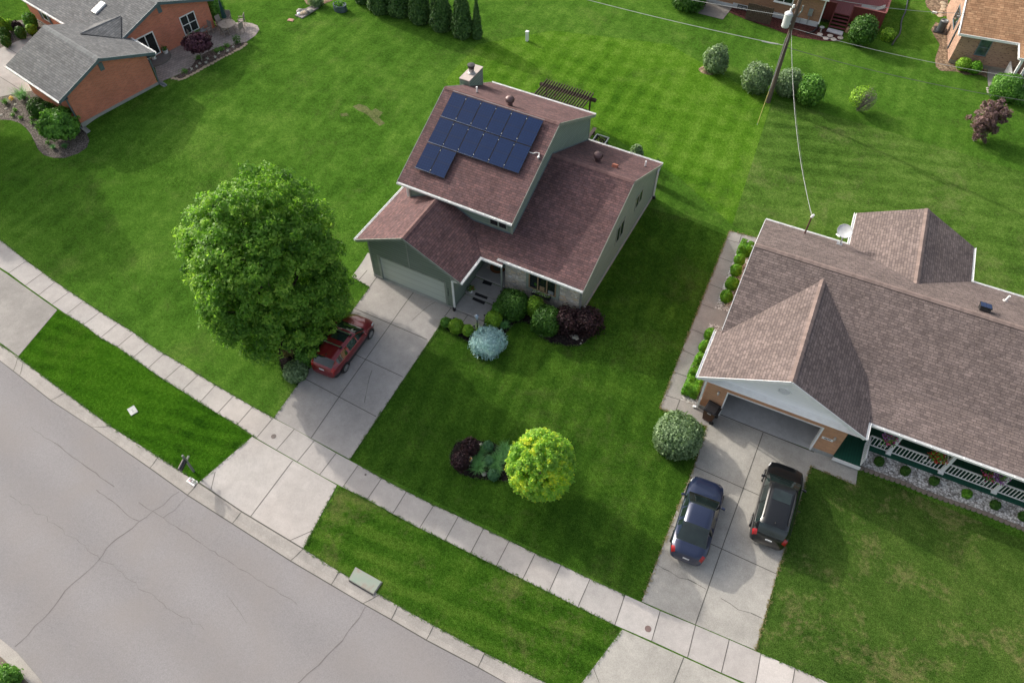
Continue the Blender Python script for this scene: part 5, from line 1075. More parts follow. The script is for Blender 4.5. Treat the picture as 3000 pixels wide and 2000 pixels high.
m = MB(FN); m.bar((-0.53, -0.47, 3.12), (3.7, -0.47, 5.30), 0.03, 0.2); m.bar((3.7, -0.47, 5.30), (7.93, -0.47, 3.12), 0.03, 0.2); m.bar((-0.27, 2.95, 3.40), (-0.27, 7.6, 5.62), 0.03, 0.17); m.bar((-0.27, 7.6, 5.62), (-0.27, 12.6, 3.22), 0.03, 0.17); m.face([(-0.5, -0.44, 3.06), (7.9, -0.44, 3.06), (7.9, 0.0, 3.06), (-0.5, 0, 3.06)]); m.build('rake_board', M_WHITE, N)
# porch
M_DECK = siding('deck_green', (0.012, 0.085, 0.055), 0.14, 0.7, vert=True)
m = MB(FN); m.box(8.62, 26, 1.1, 3.0, 0.30, 0.42); m.box(7.275, 8.62, -0.2, 3.0, 0.30, 0.42); m.box(8.62, 26, 1.12, 1.16, 0.06, 0.30); pd = m.build('porch_deck', M_DECK, N)
m = MB(FN); m.box(7.25, 8.66, -0.26, -0.205, 0.2, 0.43); m.build('porch_edge', M_WHITE, pd); m = MB(FN); m.box(8.6, 26, 1.04, 1.115, -0.1, 0.1); m.box(7.27, 8.6, -0.2, -0.12, -0.1, 0.28); m.build('porch_footing', M_FOUND, pd)
for u in (9.8, 12.4, 14.95, 17.5, 20.05):
    m = MB(FN); m.box(u - 0.085, u + 0.085, 1.2, 1.37, 0.42, 3.0); m.box(u - 0.13, u + 0.13, 1.155, 1.415, 0.42, 0.52); m.box(u - 0.11, u + 0.11, 1.175, 1.395, 2.85, 2.97); m.build('porch_post', M_WHITE, N)
def railing(a, b, name='railing'):
    m = MB(FN); a, b = Vector(a), Vector(b); L = (b - a).length; m.bar(a + Vector((0, 0, 0.88)), b + Vector((0, 0, 0.88)), 0.07, 0.06); m.bar(a + Vector((0, 0, 0.12)), b + Vector((0, 0, 0.12)), 0.05, 0.05); n = max(2, int(L / 0.165))
    for k in range(n + 1): q = a.lerp(b, k / n); m.bar(q + Vector((0, 0, 0.13)), q + Vector((0, 0, 0.86)), 0.035, 0.035)
    return m.build(name, M_WHITE, N)
for a, b in ((8.62, 9.71), (9.89, 12.31), (12.49, 14.86), (15.04, 17.41), (17.59, 19.96)): railing((a, 1.29, 0.42), (b, 1.29, 0.42))
railing((8.6, -0.16, 0.42), (8.6, 1.25, 0.42))
for u in (9.35, 11.55, 14.1, 16.6):
    m = MB(FN)
    for dx in (-0.13, 0.13):
        pts = [(u + dx + 0.11 * math.cos(a) * (1 - a / 14), 1.255, 0.9 + 0.11 * math.sin(a) * (1 - a / 14)) for a in np.linspace(0, 9, 16)]; m.tube(pts, 0.012, 5)
    m.build('scroll_bracket', M_WHITE, N)
for u0 in (9.05, 16.9): m = MB(FN); m.box(u0, u0 + 0.9, 2.95, 2.995, 0.42, 2.5); m.build('porch_door', M_WHITE, N)
# roof fittings of the neighbour
def N3(u, v, z): return FN((u, v, z))
d_ = thing('satellite_dish', 'grey oval satellite dish on the rear edge of the brown roof', 'satellite dish', N3(4.18, 12.1, mz(12.1)))
m = MB(FN); z0 = mz(12.1); m.tube([(4.18, 12.1, z0), (4.2, 12.12, z0 + 0.35), (4.18, 12.2, z0 + 0.78)], 0.04, 8); m.box(4.02, 4.34, 11.98, 12.22, z0 - 0.02, z0 + 0.07); m.build('mast', M_STEEL, d_)
m = MB(FN); n = 26; ax = Vector((-0.38, -0.60, 0.70)).normalized(); e1 = ax.cross(Vector((0, 0, 1))).normalized(); e2 = e1.cross(ax); cc = Vector((4.2, 12.22, z0 + 0.92)) + ax * 0.05
rings = [[cc + (e1 * math.cos(2 * PI * k / n) * 0.45 + e2 * math.sin(2 * PI * k / n) * 0.38) * s_ + ax * (0.10 * s_ * s_) for k in range(n)] for s_ in (1.0, 0.75, 0.45, 0.12)]
for a, b in zip(rings[:-1], rings[1:]):
    for k in range(n): m.face([a[k], a[(k + 1) % n], b[(k + 1) % n], b[k]], 0, 0.5, True); m.face([a[(k + 1) % n] - ax * 0.02, a[k] - ax * 0.02, b[k] - ax * 0.02, b[(k + 1) % n] - ax * 0.02], 0, 0.5, True)
m.face(rings[-1], 0); m.tube(rings[0] + [rings[0][0]], 0.016, 6); m.build('reflector', paint('dish_grey', (0.42, 0.44, 0.46), 0.35, var=0.18, scale=2.5), d_)
m = MB(FN); a = cc - e2 * 0.36; b = cc + ax * 0.42 - e2 * 0.42; m.tube([a, b], 0.018, 6); m.obox(b, e1, e2, ax, 0.13, 0.045, 0.06); m.build('receiver_arm', M_WHITE, d_)
MT = Vector((2.14, 12.15, mz(12.1)))
mm = thing('service_mast', 'rusty electric service mast on the brown roof, wires tied to its white cap', 'mast', FN(MT)); m = MB(FN); m.tube([MT - Vector((0, 0, 0.1)), MT + Vector((0, 0, 1.35))], 0.045, 10); m.build('pipe', paint('rusty_pipe', (0.09, 0.035, 0.03), 0.7), mm); m = MB(FN); m.tube([MT + Vector((0, 0, 1.3)), MT + Vector((0.05, -0.03, 1.52))], [0.085, 0.07], 10); m.build('weather_cap', M_WHITE, mm)
WTOP = FN(MT + Vector((0, 0, 1.38)))
m = MB(FN); q = Vector((11.61, 8.35, mz(8.35))); nn = Vector((0, 0.48, 1)).normalized(); yv = Vector((1, 0, 0)).cross(nn) * -1; m.obox(q + nn * 0.10, (1, 0, 0), yv, nn, 0.25, 0.25, 0.08, 0); m.obox(q + nn * 0.26 + Vector((0, 0, 0.02)), (1, 0, 0), Vector((0, 0.97, -0.25)), Vector((0, 0.25, 0.97)), 0.29, 0.25, 0.03, 0); m.obox(q + nn * 0.26 + Vector((0, 0, 0.055)), (1, 0, 0), Vector((0, 0.97, -0.25)), Vector((0, 0.25, 0.97)), 0.26, 0.22, 0.008, 1); m.build('solar_attic_fan', [M_BLACK, M_SOLAR], N)
m = MB(FN); q = Vector((13.1, 11.0, mz(11.0))); m.tube([q, q + Vector((0.04, 0.03, 0.4))], 0.06, 12); m.lathe(q, [(0.14, 0.0), (0.1, 0.05)], 12); m.build('vent_pipe', M_WHITE, N)
# wall lamps and number plate of the neighbour
for u, z, v_ in ((0.72, 1.95, 0), (6.86, 1.75, 0)):
    m = MB(FN); m.lathe((u, -0.09, z), [(0.0, -0.14), (0.05, -0.12), (0.075, 0.04), (0.03, 0.12), (0, 0.15)], 10, 0); m.box(u - 0.05, u + 0.05, -0.03, -0.003, z - 0.05, z + 0.1, 1); m.build('wall_lamp', [glass('lamp_glass', (0.45, 0.42, 0.38), 0.15), M_STEEL], N)
m = MB(FN); m.box(6.3, 6.86, -0.022, -0.003, 1.36, 1.54); npl = m.build('number_plate', M_WHITE, N)
x0 = FN((0, 0, 0)); ex = FN((1, 0, 0)) - x0; ey = FN((0, 1, 0)) - x0
text_mesh('plate_number', '4277', 0.17, M_NUM, npl, basis(ex, (0, 0, 1), -ey, FN((6.58, -0.026, 1.45))))
m = MB(FN); m.obox((6.35, 0.75, 0.42), (1, 0, 0), (0, 1, 0), (0, 0, 1), 0.13, 0.22, 0.40); o = m.build('white_garden_tool_box', M_WHITE, None, bevel=0.03, origin=N3(6.35, 0.75, 0)); tag(o, 'white box standing just inside the right edge of the open garage', 'box')
def cut_out(o, fr, rect):
    """remove the grass sheet inside a building's footprint"""
    u0, u1, v0, v1 = rect; bm = bmesh.new(); bm.from_mesh(o.data); c0 = fr((0, 0, 0)); eu = fr((1, 0, 0)) - c0; ev = fr((0, 1, 0)) - c0
    for co, no in ((fr((u0, v0, 0)), eu), (fr((u1, v0, 0)), eu), (fr((u0, v0, 0)), ev), (fr((u0, v1, 0)), ev)): bmesh.ops.bisect_plane(bm, geom=bm.verts[:] + bm.edges[:] + bm.faces[:], plane_co=co, plane_no=no)
    kill = []
    for f in bm.faces:
        d = f.calc_center_median() - c0; a, b = d.dot(eu), d.dot(ev)
        if u0 < a < u1 and v0 < b < v1: kill.append(f)
    bmesh.ops.delete(bm, geom=kill, context='FACES'); bm.to_mesh(o.data); bm.free()
cut_out(LAWN, FN, (0.05, 7.22, 0.05, 12.0)); cut_out(LAWN, FN, (7.22, 25.9, 1.15, 12.0))
# gravel bed along the porch and its edging
Cc = lambda x, y: (2400 + x / 3.485, 1150 + y / 3.485)
EDGE = [(425, 772), (640, 852), (860, 925), (1080, 1020), (1300, 1100), (1500, 1165), (1700, 1235), (1900, 1320), (2091, 1395), (2300, 1490)]
drape('porch_gravel_bed', [(pl(*([Cc(405, 758), Cc(535, 560), Cc(1200, 800), Cc(2091, 1130), Cc(2350, 1240)] + [Cc(*q) for q in EDGE[::-1]])), 0)], [M_STONES], 0.022)
m = MB(); m.box(-0.13, 0.13, -0.12, 0.12, -0.05, 0.13); blk = None; ew = [gp(*Cc(*q)) for q in EDGE]; k = 0; acc = 0.0; M_BLK = concrete('edging_concrete', (0.27, 0.225, 0.19), 0.25, 0.3)
for a, b in zip(ew[:-1], ew[1:]):
    L = (b - a).length; dd = (b - a).normalized(); s_ = acc
    while s_ < L:
        q = a + dd * s_; rz_ = math.atan2(dd.y, dd.x) + random.uniform(-0.05, 0.05)
        if blk is None:
            m = MB(); m.prism([(-0.125, 0.1), (-0.125, -0.03), (-0.09, -0.1), (0, -0.125), (0.09, -0.1), (0.125, -0.03), (0.125, 0.1)], -0.06, 0.13); o = blk = m.build('edging_block', M_BLK, bevel=0.012)
        else: o = blk.copy(); COL.objects.link(o)
        o.location = (q.x, q.y, 0.0); o.rotation_euler = (0, 0, rz_); tag(o, 'brown rounded concrete edging block between the porch gravel and the lawn', 'edging block', 'edging blocks along the porch gravel'); s_ += 0.262; k += 1
    acc = s_ - L
for i, (x, y) in enumerate([(612, 700), (880, 797), (1173, 900), (1507, 1032), (1798, 1145), (2085, 1262)]):
    p, r = blob(*Cc(x, y), 25, 0.35); shrub('boxwood_shrub', ['small green bush nearest the porch steps in the white gravel', 'second small bush from the porch steps in the white gravel', 'third small bush from the porch steps in the white gravel', 'fourth small bush from the porch steps in the white gravel', 'fifth small bush from the porch steps in the white gravel', 'small bush at the right picture edge in the white gravel'][i], 'shrub', p, r, 0.4, 'dome', FOL['yew'] if i != 3 else FOL['box'], 900, 0.045, 'small bushes in the porch gravel', spread=0.8)
def flowers(name, lab, c, r, h, n, mats, probs, pot=None, cat='flowers', group=None, hang=0.0):
    t_ = thing(name, lab, cat, c, group); c = Vector(c)
    if pot:
        m = MB(); pot(m, c); m.build('pot', pot.mat, t_)
    P = RNG.normal(0, 0.42, (n, 3)) * [r, r, h] + np.array(c) + [0, 0, hang]; mi = RNG.choice(len(mats), n, p=probs).tolist()
    quads_mesh('blooms', leaf_quads(P, np.tile([0, -0.2, 1.0], (n, 1)), 0.05, 0.8), np.clip(RNG.normal(0.5, 0.25, n), 0, 1), mats, t_, mat_index=mi); return t_
def basket(m, c): m.lathe(c, [(0.0, -0.22), (0.12, -0.2), (0.2, 0.0), (0.21, 0.02)], 12); m.tube([c + Vector((0.17, 0, 0)), c + Vector((0, 0, 0.55)), c + Vector((-0.17, 0, 0))], 0.008, 4)
basket.mat = paint('basket_coir', (0.12, 0.075, 0.04), 0.9)
for u, cols, lab in ((9.32, ('lilac', 'pink'), 'hanging basket of lilac and pink flowers nearest the porch steps'), (11.75, ('red', 'lime'), 'hanging basket of dark red flowers under the porch eave'), (14.45, ('lilac', 'lilac'), 'hanging basket of pale purple flowers under the porch eave'), (16.7, ('red', 'pink'), 'hanging basket at the right picture edge of the porch eave')):
    flowers('hanging_basket', lab, FN((u, 0.98, 2.0)), 0.42, 0.3, 260, [FOL[cols[0]], FOL[cols[1]], FOL['mid']], [0.35, 0.25, 0.4], basket, 'hanging basket', hang=0.05)
def railbox(m, c): m.obox(c - Vector((0, 0, 0.05)), ex, ey, (0, 0, 1), 0.26, 0.09, 0.08)
railbox.mat = M_BLACK
for u, cols, lab in ((9.25, ('red', 'pink'), 'red flowers in a box on the porch rail nearest the steps'), (11.5, ('red', 'red'), 'orange-red flowers in a box on the middle porch rail'), (14.05, ('pink', 'red'), 'pink flowers in a box on the third porch rail from the steps')):
    flowers('rail_planter', lab, FN((u + 0.2, 1.29, 1.42)), 0.34, 0.22, 150, [FOL[cols[0]], FOL[cols[1]], FOL['mid']], [0.45, 0.25, 0.3], railbox, 'flower box', hang=0.08)
for u, lab in ((12.15, 'white porch chair behind the second post, its arms showing under the eave'), (16.95, 'white porch chair at the right picture edge')):
    t_ = thing('porch_chair', lab, 'chair', FN((u, 2.0, 0.42)))
    m = MB(FN); m.box(u - 0.25, u + 0.25, 1.75, 2.25, 0.82, 0.86); m.build('seat', M_WHITE, t_); m = MB(FN); m.box(u - 0.25, u + 0.25, 2.25, 2.29, 0.86, 1.35); m.build('backrest', M_WHITE, t_)
    for s_ in (-0.28, 0.28): m = MB(FN); m.bar((u + s_, 1.65, 1.08), (u + s_, 2.28, 1.08), 0.07, 0.04); m.build('armrest', M_WHITE, t_)
    for dx in (-0.22, 0.22):
        for dy in (1.78, 2.22): m = MB(FN); m.bar((u + dx, dy, 0.42), (u + dx, dy, 0.82), 0.04); m.build('leg', M_WHITE, t_)

# ---- brick house, upper left
BO = (-50.42, 26.47); FB = frame(BO, -10.63); Bh = thing('red_brick_house', 'red brick house with grey roof at the upper left', 'house', FB((-6, 7, 0.5)))
gB = lambda v: min(3.12 + 0.372 * (v + 0.7), 4.58 - 0.355 * (v - 3.2)); mB = lambda v: min(2.88 + 0.333 * (v - 5.5), 4.6 - 0.345 * (v - 10.66)); b0 = 0.3
m = MB(FB); m.face([(0, 0, b0), (0, 6.75, b0), (0, 6.75, gB(6.75) - T), (0, 3.2, 4.58 - T), (0, 0, gB(0) - T)]); m.face([(-6.7, 0, b0), (0, 0, b0), (0, 0, gB(0) - T), (-6.7, 0, gB(0) - T)]); m.face([(0, 6.75, b0), (-7, 6.75, b0), (-7, 6.75, 3.2), (0, 6.75, gB(6.75) - T)]); m.face([(-6.7, 6.75, b0), (-6.7, 0, b0), (-6.7, 0, 3.2), (-6.7, 3.2, 4.4), (-6.7, 6.75, 3.2)])
m.face([(-3.3, 6.0, b0), (-3.3, 14.9, b0), (-3.3, 14.9, mB(14.9) - T), (-3.3, 10.66, 4.6 - T), (-3.3, 6.0, mB(6) - T)]); m.face([(-17, 6, b0), (-3.3, 6, b0), (-3.3, 6, mB(6) - T), (-17, 6, mB(6) - T)]); m.face([(-3.3, 14.9, b0), (-17, 14.9, b0), (-17, 14.9, mB(14.9) - T), (-3.3, 14.9, mB(14.9) - T)]); m.face([(-17, 14.9, b0), (-17, 6, b0), (-17, 6, 2.9), (-17, 10.66, 4.45), (-17, 14.9, 2.9)])
m.build('brick_wall', M_BRICKR, Bh)
m = MB(FB); m.box(0.001, 0.05, -0.02, 6.77, b0, 0.70); m.build('foundation', M_FOUND, Bh); m = MB(FB); m.box(-17.05, -6.7, 5.95, 5.999, b0, 0.62); m.build('foundation', M_FOUND, Bh)
RB = [M_SH_GRY, M_SLATE, CAP_GRY]
m = MB(FB); roof_slab(m, [(-6.95, -0.7, 3.12), (0.3, -0.7, 3.12), (0.3, 3.2, 4.58), (-6.95, 3.2, 4.58)]); roof_slab(m, [(-6.95, 3.2, 4.58), (0.3, 3.2, 4.58), (0.3, 7.35, 3.1), (-2.95, 7.35, 3.1), (-2.95, 6.66, 3.34), (-6.95, 6.66, 3.34)]); ridge_cap(m, (-6.95, 3.2, 4.58), (0.3, 3.2, 4.58), 2, 0.2); m.build('garage_roof', RB, Bh)
m = MB(FB); roof_slab(m, [(-17.3, 5.5, 2.88), (-6.96, 5.5, 2.88), (-6.96, 6.67, 3.27), (-3.0, 6.67, 3.27), (-3.0, 10.66, 4.6), (-17.3, 10.66, 4.6)]); roof_slab(m, [(-17.3, 10.66, 4.6), (-3.0, 10.66, 4.6), (-3.0, 15.4, 2.96), (-17.3, 15.4, 2.96)]); ridge_cap(m, (-17.3, 10.66, 4.6), (-3.0, 10.66, 4.6), 2, 0.2); m.build('main_roof', RB, Bh)
m = MB(FB); Aq, Bq, Cq, Dq = (-4.95, 8.25, 3.86), (-4.57, 4.53, 4.16), (-2.95, 6.7, 3.37), (-6.5, 6.66, 3.36); m.face([Aq, Bq, Cq], 0); m.face([Bq, Aq, Dq], 0); ridge_cap(m, Bq, Aq, 1, 0.06, 0.02); m.build('cricket_roof', [M_SH_GRY, CAP_GRY], Bh)
gutter('gutter', (-6.95, -0.7, 3.05), (0.3, -0.7, 3.05), M_WHITE, Bh, FB); gutter('gutter', (-17.3, 5.5, 2.81), (-7.0, 5.5, 2.81), M_WHITE, Bh, FB); gutter('gutter', (-2.9, 7.35, 3.03), (0.3, 7.35, 3.03), M_WHITE, Bh, FB, (0, 1, 0))
m = MB(FB)
for u, zf, vs in ((0.31, gB, (-0.7, 3.2, 7.35)), (-2.99, mB, (6.67, 10.66, 15.4))):
    for a, b in zip(vs[:-1], vs[1:]): m.bar((u, a, zf(a) - 0.11), (u, b, zf(b) - 0.11), 0.04, 0.22)
m.box(0.0, 0.3, -0.66, 0.0, 2.94, 2.97); m.box(0.0, 0.3, 6.75, 7.33, 2.9, 2.93); m.build('rake_board', M_SLATE, Bh)
for u, v, z0 in ((0, 3.25, 3.5), (-3.3, 10.68, 3.62)): m = MB(FB); m.box(u + 0.002, u + 0.04, v - 0.17, v + 0.17, z0, z0 + 0.6); m.build('gable_vent', M_SLATE, Bh)
downspout([(0.06, -0.12, 2.95), (0.06, -0.12, 0.6), (0.35, -0.45, 0.55)], M_SLATE, Bh, FB); downspout([(0.06, 6.85, 2.95), (0.06, 6.85, 0.62), (0.7, 7.0, 0.56)], M_SLATE, Bh, FB)
window(Bh, FB, 12.0, 13.45, 1.05, 2.62, -3.3, 'y', M_WHITE, M_GLASS, bars=(12.72,), hbars=(1.85,), sgn=1, fw=0.08)
sd_ = window(Bh, FB, 7.88, 9.46, 0.72, 2.62, -3.3, 'y', M_WHITE, M_GLASS, bars=(8.66,), sgn=1, fw=0.09, name='sliding_door')
for v0 in (12.1, 12.85): m = MB(FB); m.box(-3.23, -3.05, v0, v0 + 0.55, 0.86, 1.0); b_ = m.build('window_box', M_WHITE, Bh); o = FB((-3.14, v0 + 0.28, 1.05)); P = RNG.normal(0, 1, (60, 3)) * [0.07, 0.16, 0.05] + np.array(o); quads_mesh('flowers', leaf_quads(P, np.tile([0, 0, 1.0], (60, 1)), 0.05), np.clip(RNG.normal(0.5, 0.2, 60), 0, 1), [FOL['lime'], FOL['mid']], b_, mat_index=RNG.choice(2, 60).tolist())
for u0 in (-14.6, -10.1): window(Bh, FB, u0, u0 + 0.9, 1.2, 2.5, 6.0, 'x', M_WHITE, M_GLASS, hbars=(1.85,), fw=0.07); m = MB(FB); m.box(u0 - 0.4, u0 - 0.04, 5.95, 5.998, 1.15, 2.55); m.box(u0 + 0.94, u0 + 1.3, 5.95, 5.998, 1.15, 2.55); m.build('shutter', M_SLATE, Bh)
window(Bh, FB, -3.2, -2.3, 1.5, 2.6, 0.0, 'x', M_WHITE, M_GLASS, hbars=(2.05,), fw=0.07); m = MB(FB); m.box(-3.6, -3.24, -0.05, -0.002, 1.45, 2.65); m.box(-2.26, -1.9, -0.05, -0.002, 1.45, 2.65); m.build('shutter', M_SLATE, Bh)
m = MB(FB); sn = Vector((0, -0.333, 1)).normalized(); sv = Vector((0, 1, 0.333)).normalized(); c_ = Vector((-7.6, 7.95, mB(7.95))); m.obox(c_ + sn * 0.06, (1, 0, 0), sv, sn, 0.30, 0.58, 0.06, 0); sk = m.build('skylight', M_WHITE, Bh); m = MB(FB); m.obox(c_ + sn * 0.125, (1, 0, 0), sv, sn, 0.25, 0.53, 0.006); m.build('pane', glass('skylight_glass', (0.55, 0.6, 0.62), 0.06), sk)
m = MB(FB); m.prism([(-3.29 + 1.25 * math.cos(a), 8.75 + 1.35 * math.sin(a)) for a in np.linspace(-PI / 2, PI / 2, 18)], 0.45, 0.66); m.build('door_step', concrete('step_paver', (0.20, 0.18, 0.17), 0.2, 0.2), Bh)

# ---- house behind, at the top
FT = frame((-5.15, 65.93), 1.86); Th = thing('brown_brick_house', 'brown brick house with the red deck, cut off by the top edge', 'house', FT((-4, 4, 0.5)))
m = MB(FT); m.face([(-10, 0, 0.3), (0, 0, 0.3), (0, 0, 3.2), (-10, 0, 3.2)]); m.face([(0, 0, 0.3), (0, 9, 0.3), (0, 9, 3.2), (0, 4.5, 5.2), (0, 0, 3.2)]); m.face([(-10, 9, 0.3), (-10, 0, 0.3), (-10, 0, 3.2), (-10, 4.5, 5.2), (-10, 9, 3.2)]); m.face([(0, 9, 0.3), (-10, 9, 0.3), (-10, 9, 3.2), (0, 9, 3.2)]); m.build('brick_wall', M_BRICKB, Th)
m = MB(FT); m.box(-7.45, 0.01, -0.04, -0.002, 0.3, 0.95); m.box(-10, -7.45, -0.04, -0.002, 0.3, 0.8); m.build('foundation', concrete('foundation_white', (0.56, 0.58, 0.60)), Th)
m = MB(FT); roof_slab(m, [(-10.3, -0.45, 3.15), (0.3, -0.45, 3.15), (0.3, 4.5, 5.35), (-10.3, 4.5, 5.35)]); roof_slab(m, [(-10.3, 4.5, 5.35), (0.3, 4.5, 5.35), (0.3, 9.45, 3.15), (-10.3, 9.45, 3.15)]); m.build('roof', [M_SH_BRN, M_WHITE, CAP_BRN], Th)
window(Th, FT, -4.1, -2.5, 1.88, 3.0, 0, 'x', M_WHITE, M_GLASS, bars=(-3.3,), fw=0.09, sill=M_WHITE); window(Th, FT, -7.0, -6.2, 0.55, 0.9, -0.04, 'x', M_BLACK, glass('glass_pale', (0.3, 0.32, 0.33)), bars=(-6.6,), fw=0.05, name='basement_window')
downspout([(0.05, -0.06, 3.1), (0.05, -0.06, 0.75)], M_WHITE, Th, FT); m = MB(FT); m.tube([(0.06, -0.08, 0.8), (0.05, -0.25, 0.58), (-0.1, -0.9, 0.55), (-0.55, -1.5, 0.55)], 0.06, 8); m.build('drain_pipe', M_BLACK, Th)
m = MB(FT); m.box(-1.05, -0.7, -0.14, -0.002, 1.35, 1.95); m.bar((-0.88, -0.06, 0.6), (-0.88, -0.06, 1.35), 0.05); m.build('meter_box', M_GREYM, Th)
m = MB(FT); m.tube([(-2.2, -0.15, 0.6), (-2.2, -0.15, 0.95), (-1.9, -0.15, 1.05), (-1.5, -0.15, 0.95), (-1.5, -0.15, 0.6)], 0.03, 6); m.lathe((-1.95, -0.2, 0.85), [(0, -0.12), (0.11, -0.1), (0.11, 0.1), (0, 0.12)], 10); m.build('gas_meter', M_GREYM, Th)
Dk = thing('deck', 'red-stained wooden deck with a boarded rail, behind the house at the top', 'deck', FT((2.5, 3, 0.5))); M_RED = siding('deck_red', (0.155, 0.036, 0.032), 0.14, 0.75, vert=True, var=0.22); M_REDF = siding('deck_floor', (0.20, 0.058, 0.060), 0.14, 0.72, vert=True, var=0.2)
m = MB(FT); m.box(0.1, 4.85, 1.14, 7.5, 1.40, 1.5); m.build('floor', M_REDF, Dk); m = MB(FT); m.box(2.35, 4.85, 1.09, 1.139, 0.78, 2.35); m.box(0.1, 0.9, 1.09, 1.139, 0.78, 2.3); m.box(4.85, 4.9, 1.09, 7.5, 0.78, 2.38); m.build('boarded_rail', M_RED, Dk); m = MB(FT); m.box(0.08, 0.9, 1.05, 1.2, 2.3, 2.35); m.box(2.3, 4.92, 1.05, 1.2, 2.35, 2.4); m.box(4.8, 4.95, 1.2, 7.5, 2.38, 2.43); m.build('handrail', paint('rail_red', (0.26, 0.085, 0.075), 0.6), Dk)
m = MB(FT)
for i in range(4): m.box(0.95, 2.28, 0.30 + i * 0.23, 0.56 + i * 0.23, 0.62 + i * 0.2, 0.66 + i * 0.2)
m.build('stairs', M_REDF, Dk)
for x in (0.92, 2.3): m = MB(FT); m.bar((x, 0.22, 1.05), (x, 1.15, 2.32), 0.09, 0.1); m.bar((x, 0.25, 0.5), (x, 0.25, 1.05), 0.08); m.bar((x, 0.3, 0.55), (x, 1.12, 1.35), 0.05, 0.22); m.build('stair_rail', M_RED, Dk)
m = MB(FT)
for a, b in ((0.1, 0.9), (2.35, 4.85)):
    n = int((b - a) / 0.14)
    for k in range(n): x = a + k * 0.14; m.bar((x, 1.12, 0.5), (x + 0.14, 1.12, 0.78), 0.02, 0.03); m.bar((x + 0.14, 1.135, 0.5), (x, 1.135, 0.78), 0.02, 0.03)
m.build('lattice', paint('lattice_brown', (0.10, 0.07, 0.055), 0.8), Dk)
lg = thing('lounge_chair', 'grey lounge chair on the red deck', 'lounge chair', FT((3.6, 2.5, 1.5))); m = MB(FT); m.obox((3.45, 2.45, 1.85), (1, 0, 0), (0, 1, 0), (0, 0, 1), 0.62, 0.32, 0.03); m.obox((4.35, 2.45, 2.05), (0.85, 0, 0.52), (0, 1, 0), (-0.52, 0, 0.85), 0.36, 0.32, 0.03); m.build('cushion', paint('cushion_grey', (0.27, 0.27, 0.26), 0.9), lg); m = MB(FT)
for x in (2.9, 4.2):
    for y in (2.15, 2.75): m.bar((x, y, 1.5), (x, y, 1.83), 0.04)
m.bar((2.83, 2.12, 1.83), (4.7, 2.12, 1.83), 0.035); m.bar((2.83, 2.78, 1.83), (4.7, 2.78, 1.83), 0.035); m.build('frame', M_BLACK, lg)
fp_ = thing('fence_panel', 'short brown board fence panel hiding the back of the top house', 'fence', FT((-4.85, -1.45, 0.5)))
m = MB(FT)
for k in range(15): u = -5.92 + k * 0.147; m.box(u, u + 0.135, -1.50 - 0.01 * (k % 2), -1.47, 0.52, 2.0 + random.uniform(-0.03, 0.03))
m.build('boards', paint('fence_brown', (0.085, 0.055, 0.042), 0.9, var=0.3, scale=6), fp_); m = MB(FT); m.bar((-5.95, -1.43, 0.9), (-3.7, -1.43, 0.9), 0.05, 0.09); m.bar((-5.95, -1.43, 1.7), (-3.7, -1.43, 1.7), 0.05, 0.09); m.build('rails', paint('fence_rail', (0.07, 0.045, 0.035), 0.9), fp_)

# ---- tan-roofed house, top right
FR = frame((5.66, 65.52), 9.0); Tr = thing('tan_roof_house', 'brick house with tan-orange roof at the top right corner', 'house', FR((4, 4, 0.5))); rT = lambda v: 3.17 + 0.5 * (v + 0.3)
m = MB(FR); m.face([(0, 0, 0.3), (4.2, 0, 0.3), (4.2, 0, 3.0), (0, 0, 3.0)]); m.face([(4.2, 0, 0.3), (12, 0, 0.3), (12, 0, 3.0), (4.2, 0, 3.0)]); m.face([(0, 9, 0.3), (0, 0, 0.3), (0, 0, rT(0) - T), (0, 4.5, rT(4.5) - T), (0, 9, rT(0) - T)]); m.face([(12, 0, 0.3), (12, 9, 0.3), (12, 9, 3.1), (12, 4.5, 5.3), (12, 0, 3.1)]); m.face([(12, 9, 0.3), (0, 9, 0.3), (0, 9, 3.1), (12, 9, 3.1)]); m.build('brick_wall', M_BRICKT, Tr)
m = MB(FR); m.box(-0.02, 4.22, -0.03, -0.002, 0.3, 0.82); m.build('foundation', concrete('foundation_tan', (0.30, 0.27, 0.24)), Tr)
m = MB(FR); roof_slab(m, [(-0.3, -0.3, 3.17), (4.1, -0.3, 3.17), (4.1, -2.0, 2.92), (12.3, -2.0, 2.92), (12.3, -0.3, 3.171), (12.3, 4.5, rT(4.5)), (-0.3, 4.5, rT(4.5))][:2] + [(12.3, -0.3, 3.17), (12.3, 4.5, rT(4.5)), (-0.3, 4.5, rT(4.5))]); roof_slab(m, [(-0.3, 4.5, rT(4.5)), (12.3, 4.5, rT(4.5)), (12.3, 9.3, 3.17), (-0.3, 9.3, 3.17)]); roof_slab(m, [(4.1, -2.0, 2.92), (12.3, -2.0, 2.92), (12.3, -0.3, 3.165), (4.1, -0.3, 3.165)]); m.build('roof', [M_SH_TAN, M_WHITE, CAP_BRN], Tr)
m = MB(FR); m.bar((-0.33, -0.3, 3.06), (-0.33, 4.5, rT(4.5) - 0.11), 0.05, 0.26); m.bar((-0.33, 4.5, rT(4.5) - 0.11), (-0.33, 9.3, 3.06), 0.05, 0.26); m.bar((-0.3, -0.33, 3.08), (4.07, -0.33, 3.08), 0.05, 0.18); m.bar((4.07, -0.36, 3.08), (4.07, -2.0, 2.83), 0.05, 0.18); m.bar((4.1, -2.03, 2.83), (12.3, -2.03, 2.83), 0.05, 0.18); m.build('fascia', M_WHITE, Tr)
for u in (4.45, 4.95): m = MB(FR); m.box(u - 0.09, u + 0.09, -1.85, -1.67, 0.5, 2.8); m.build('porch_post', M_WHITE, Tr)
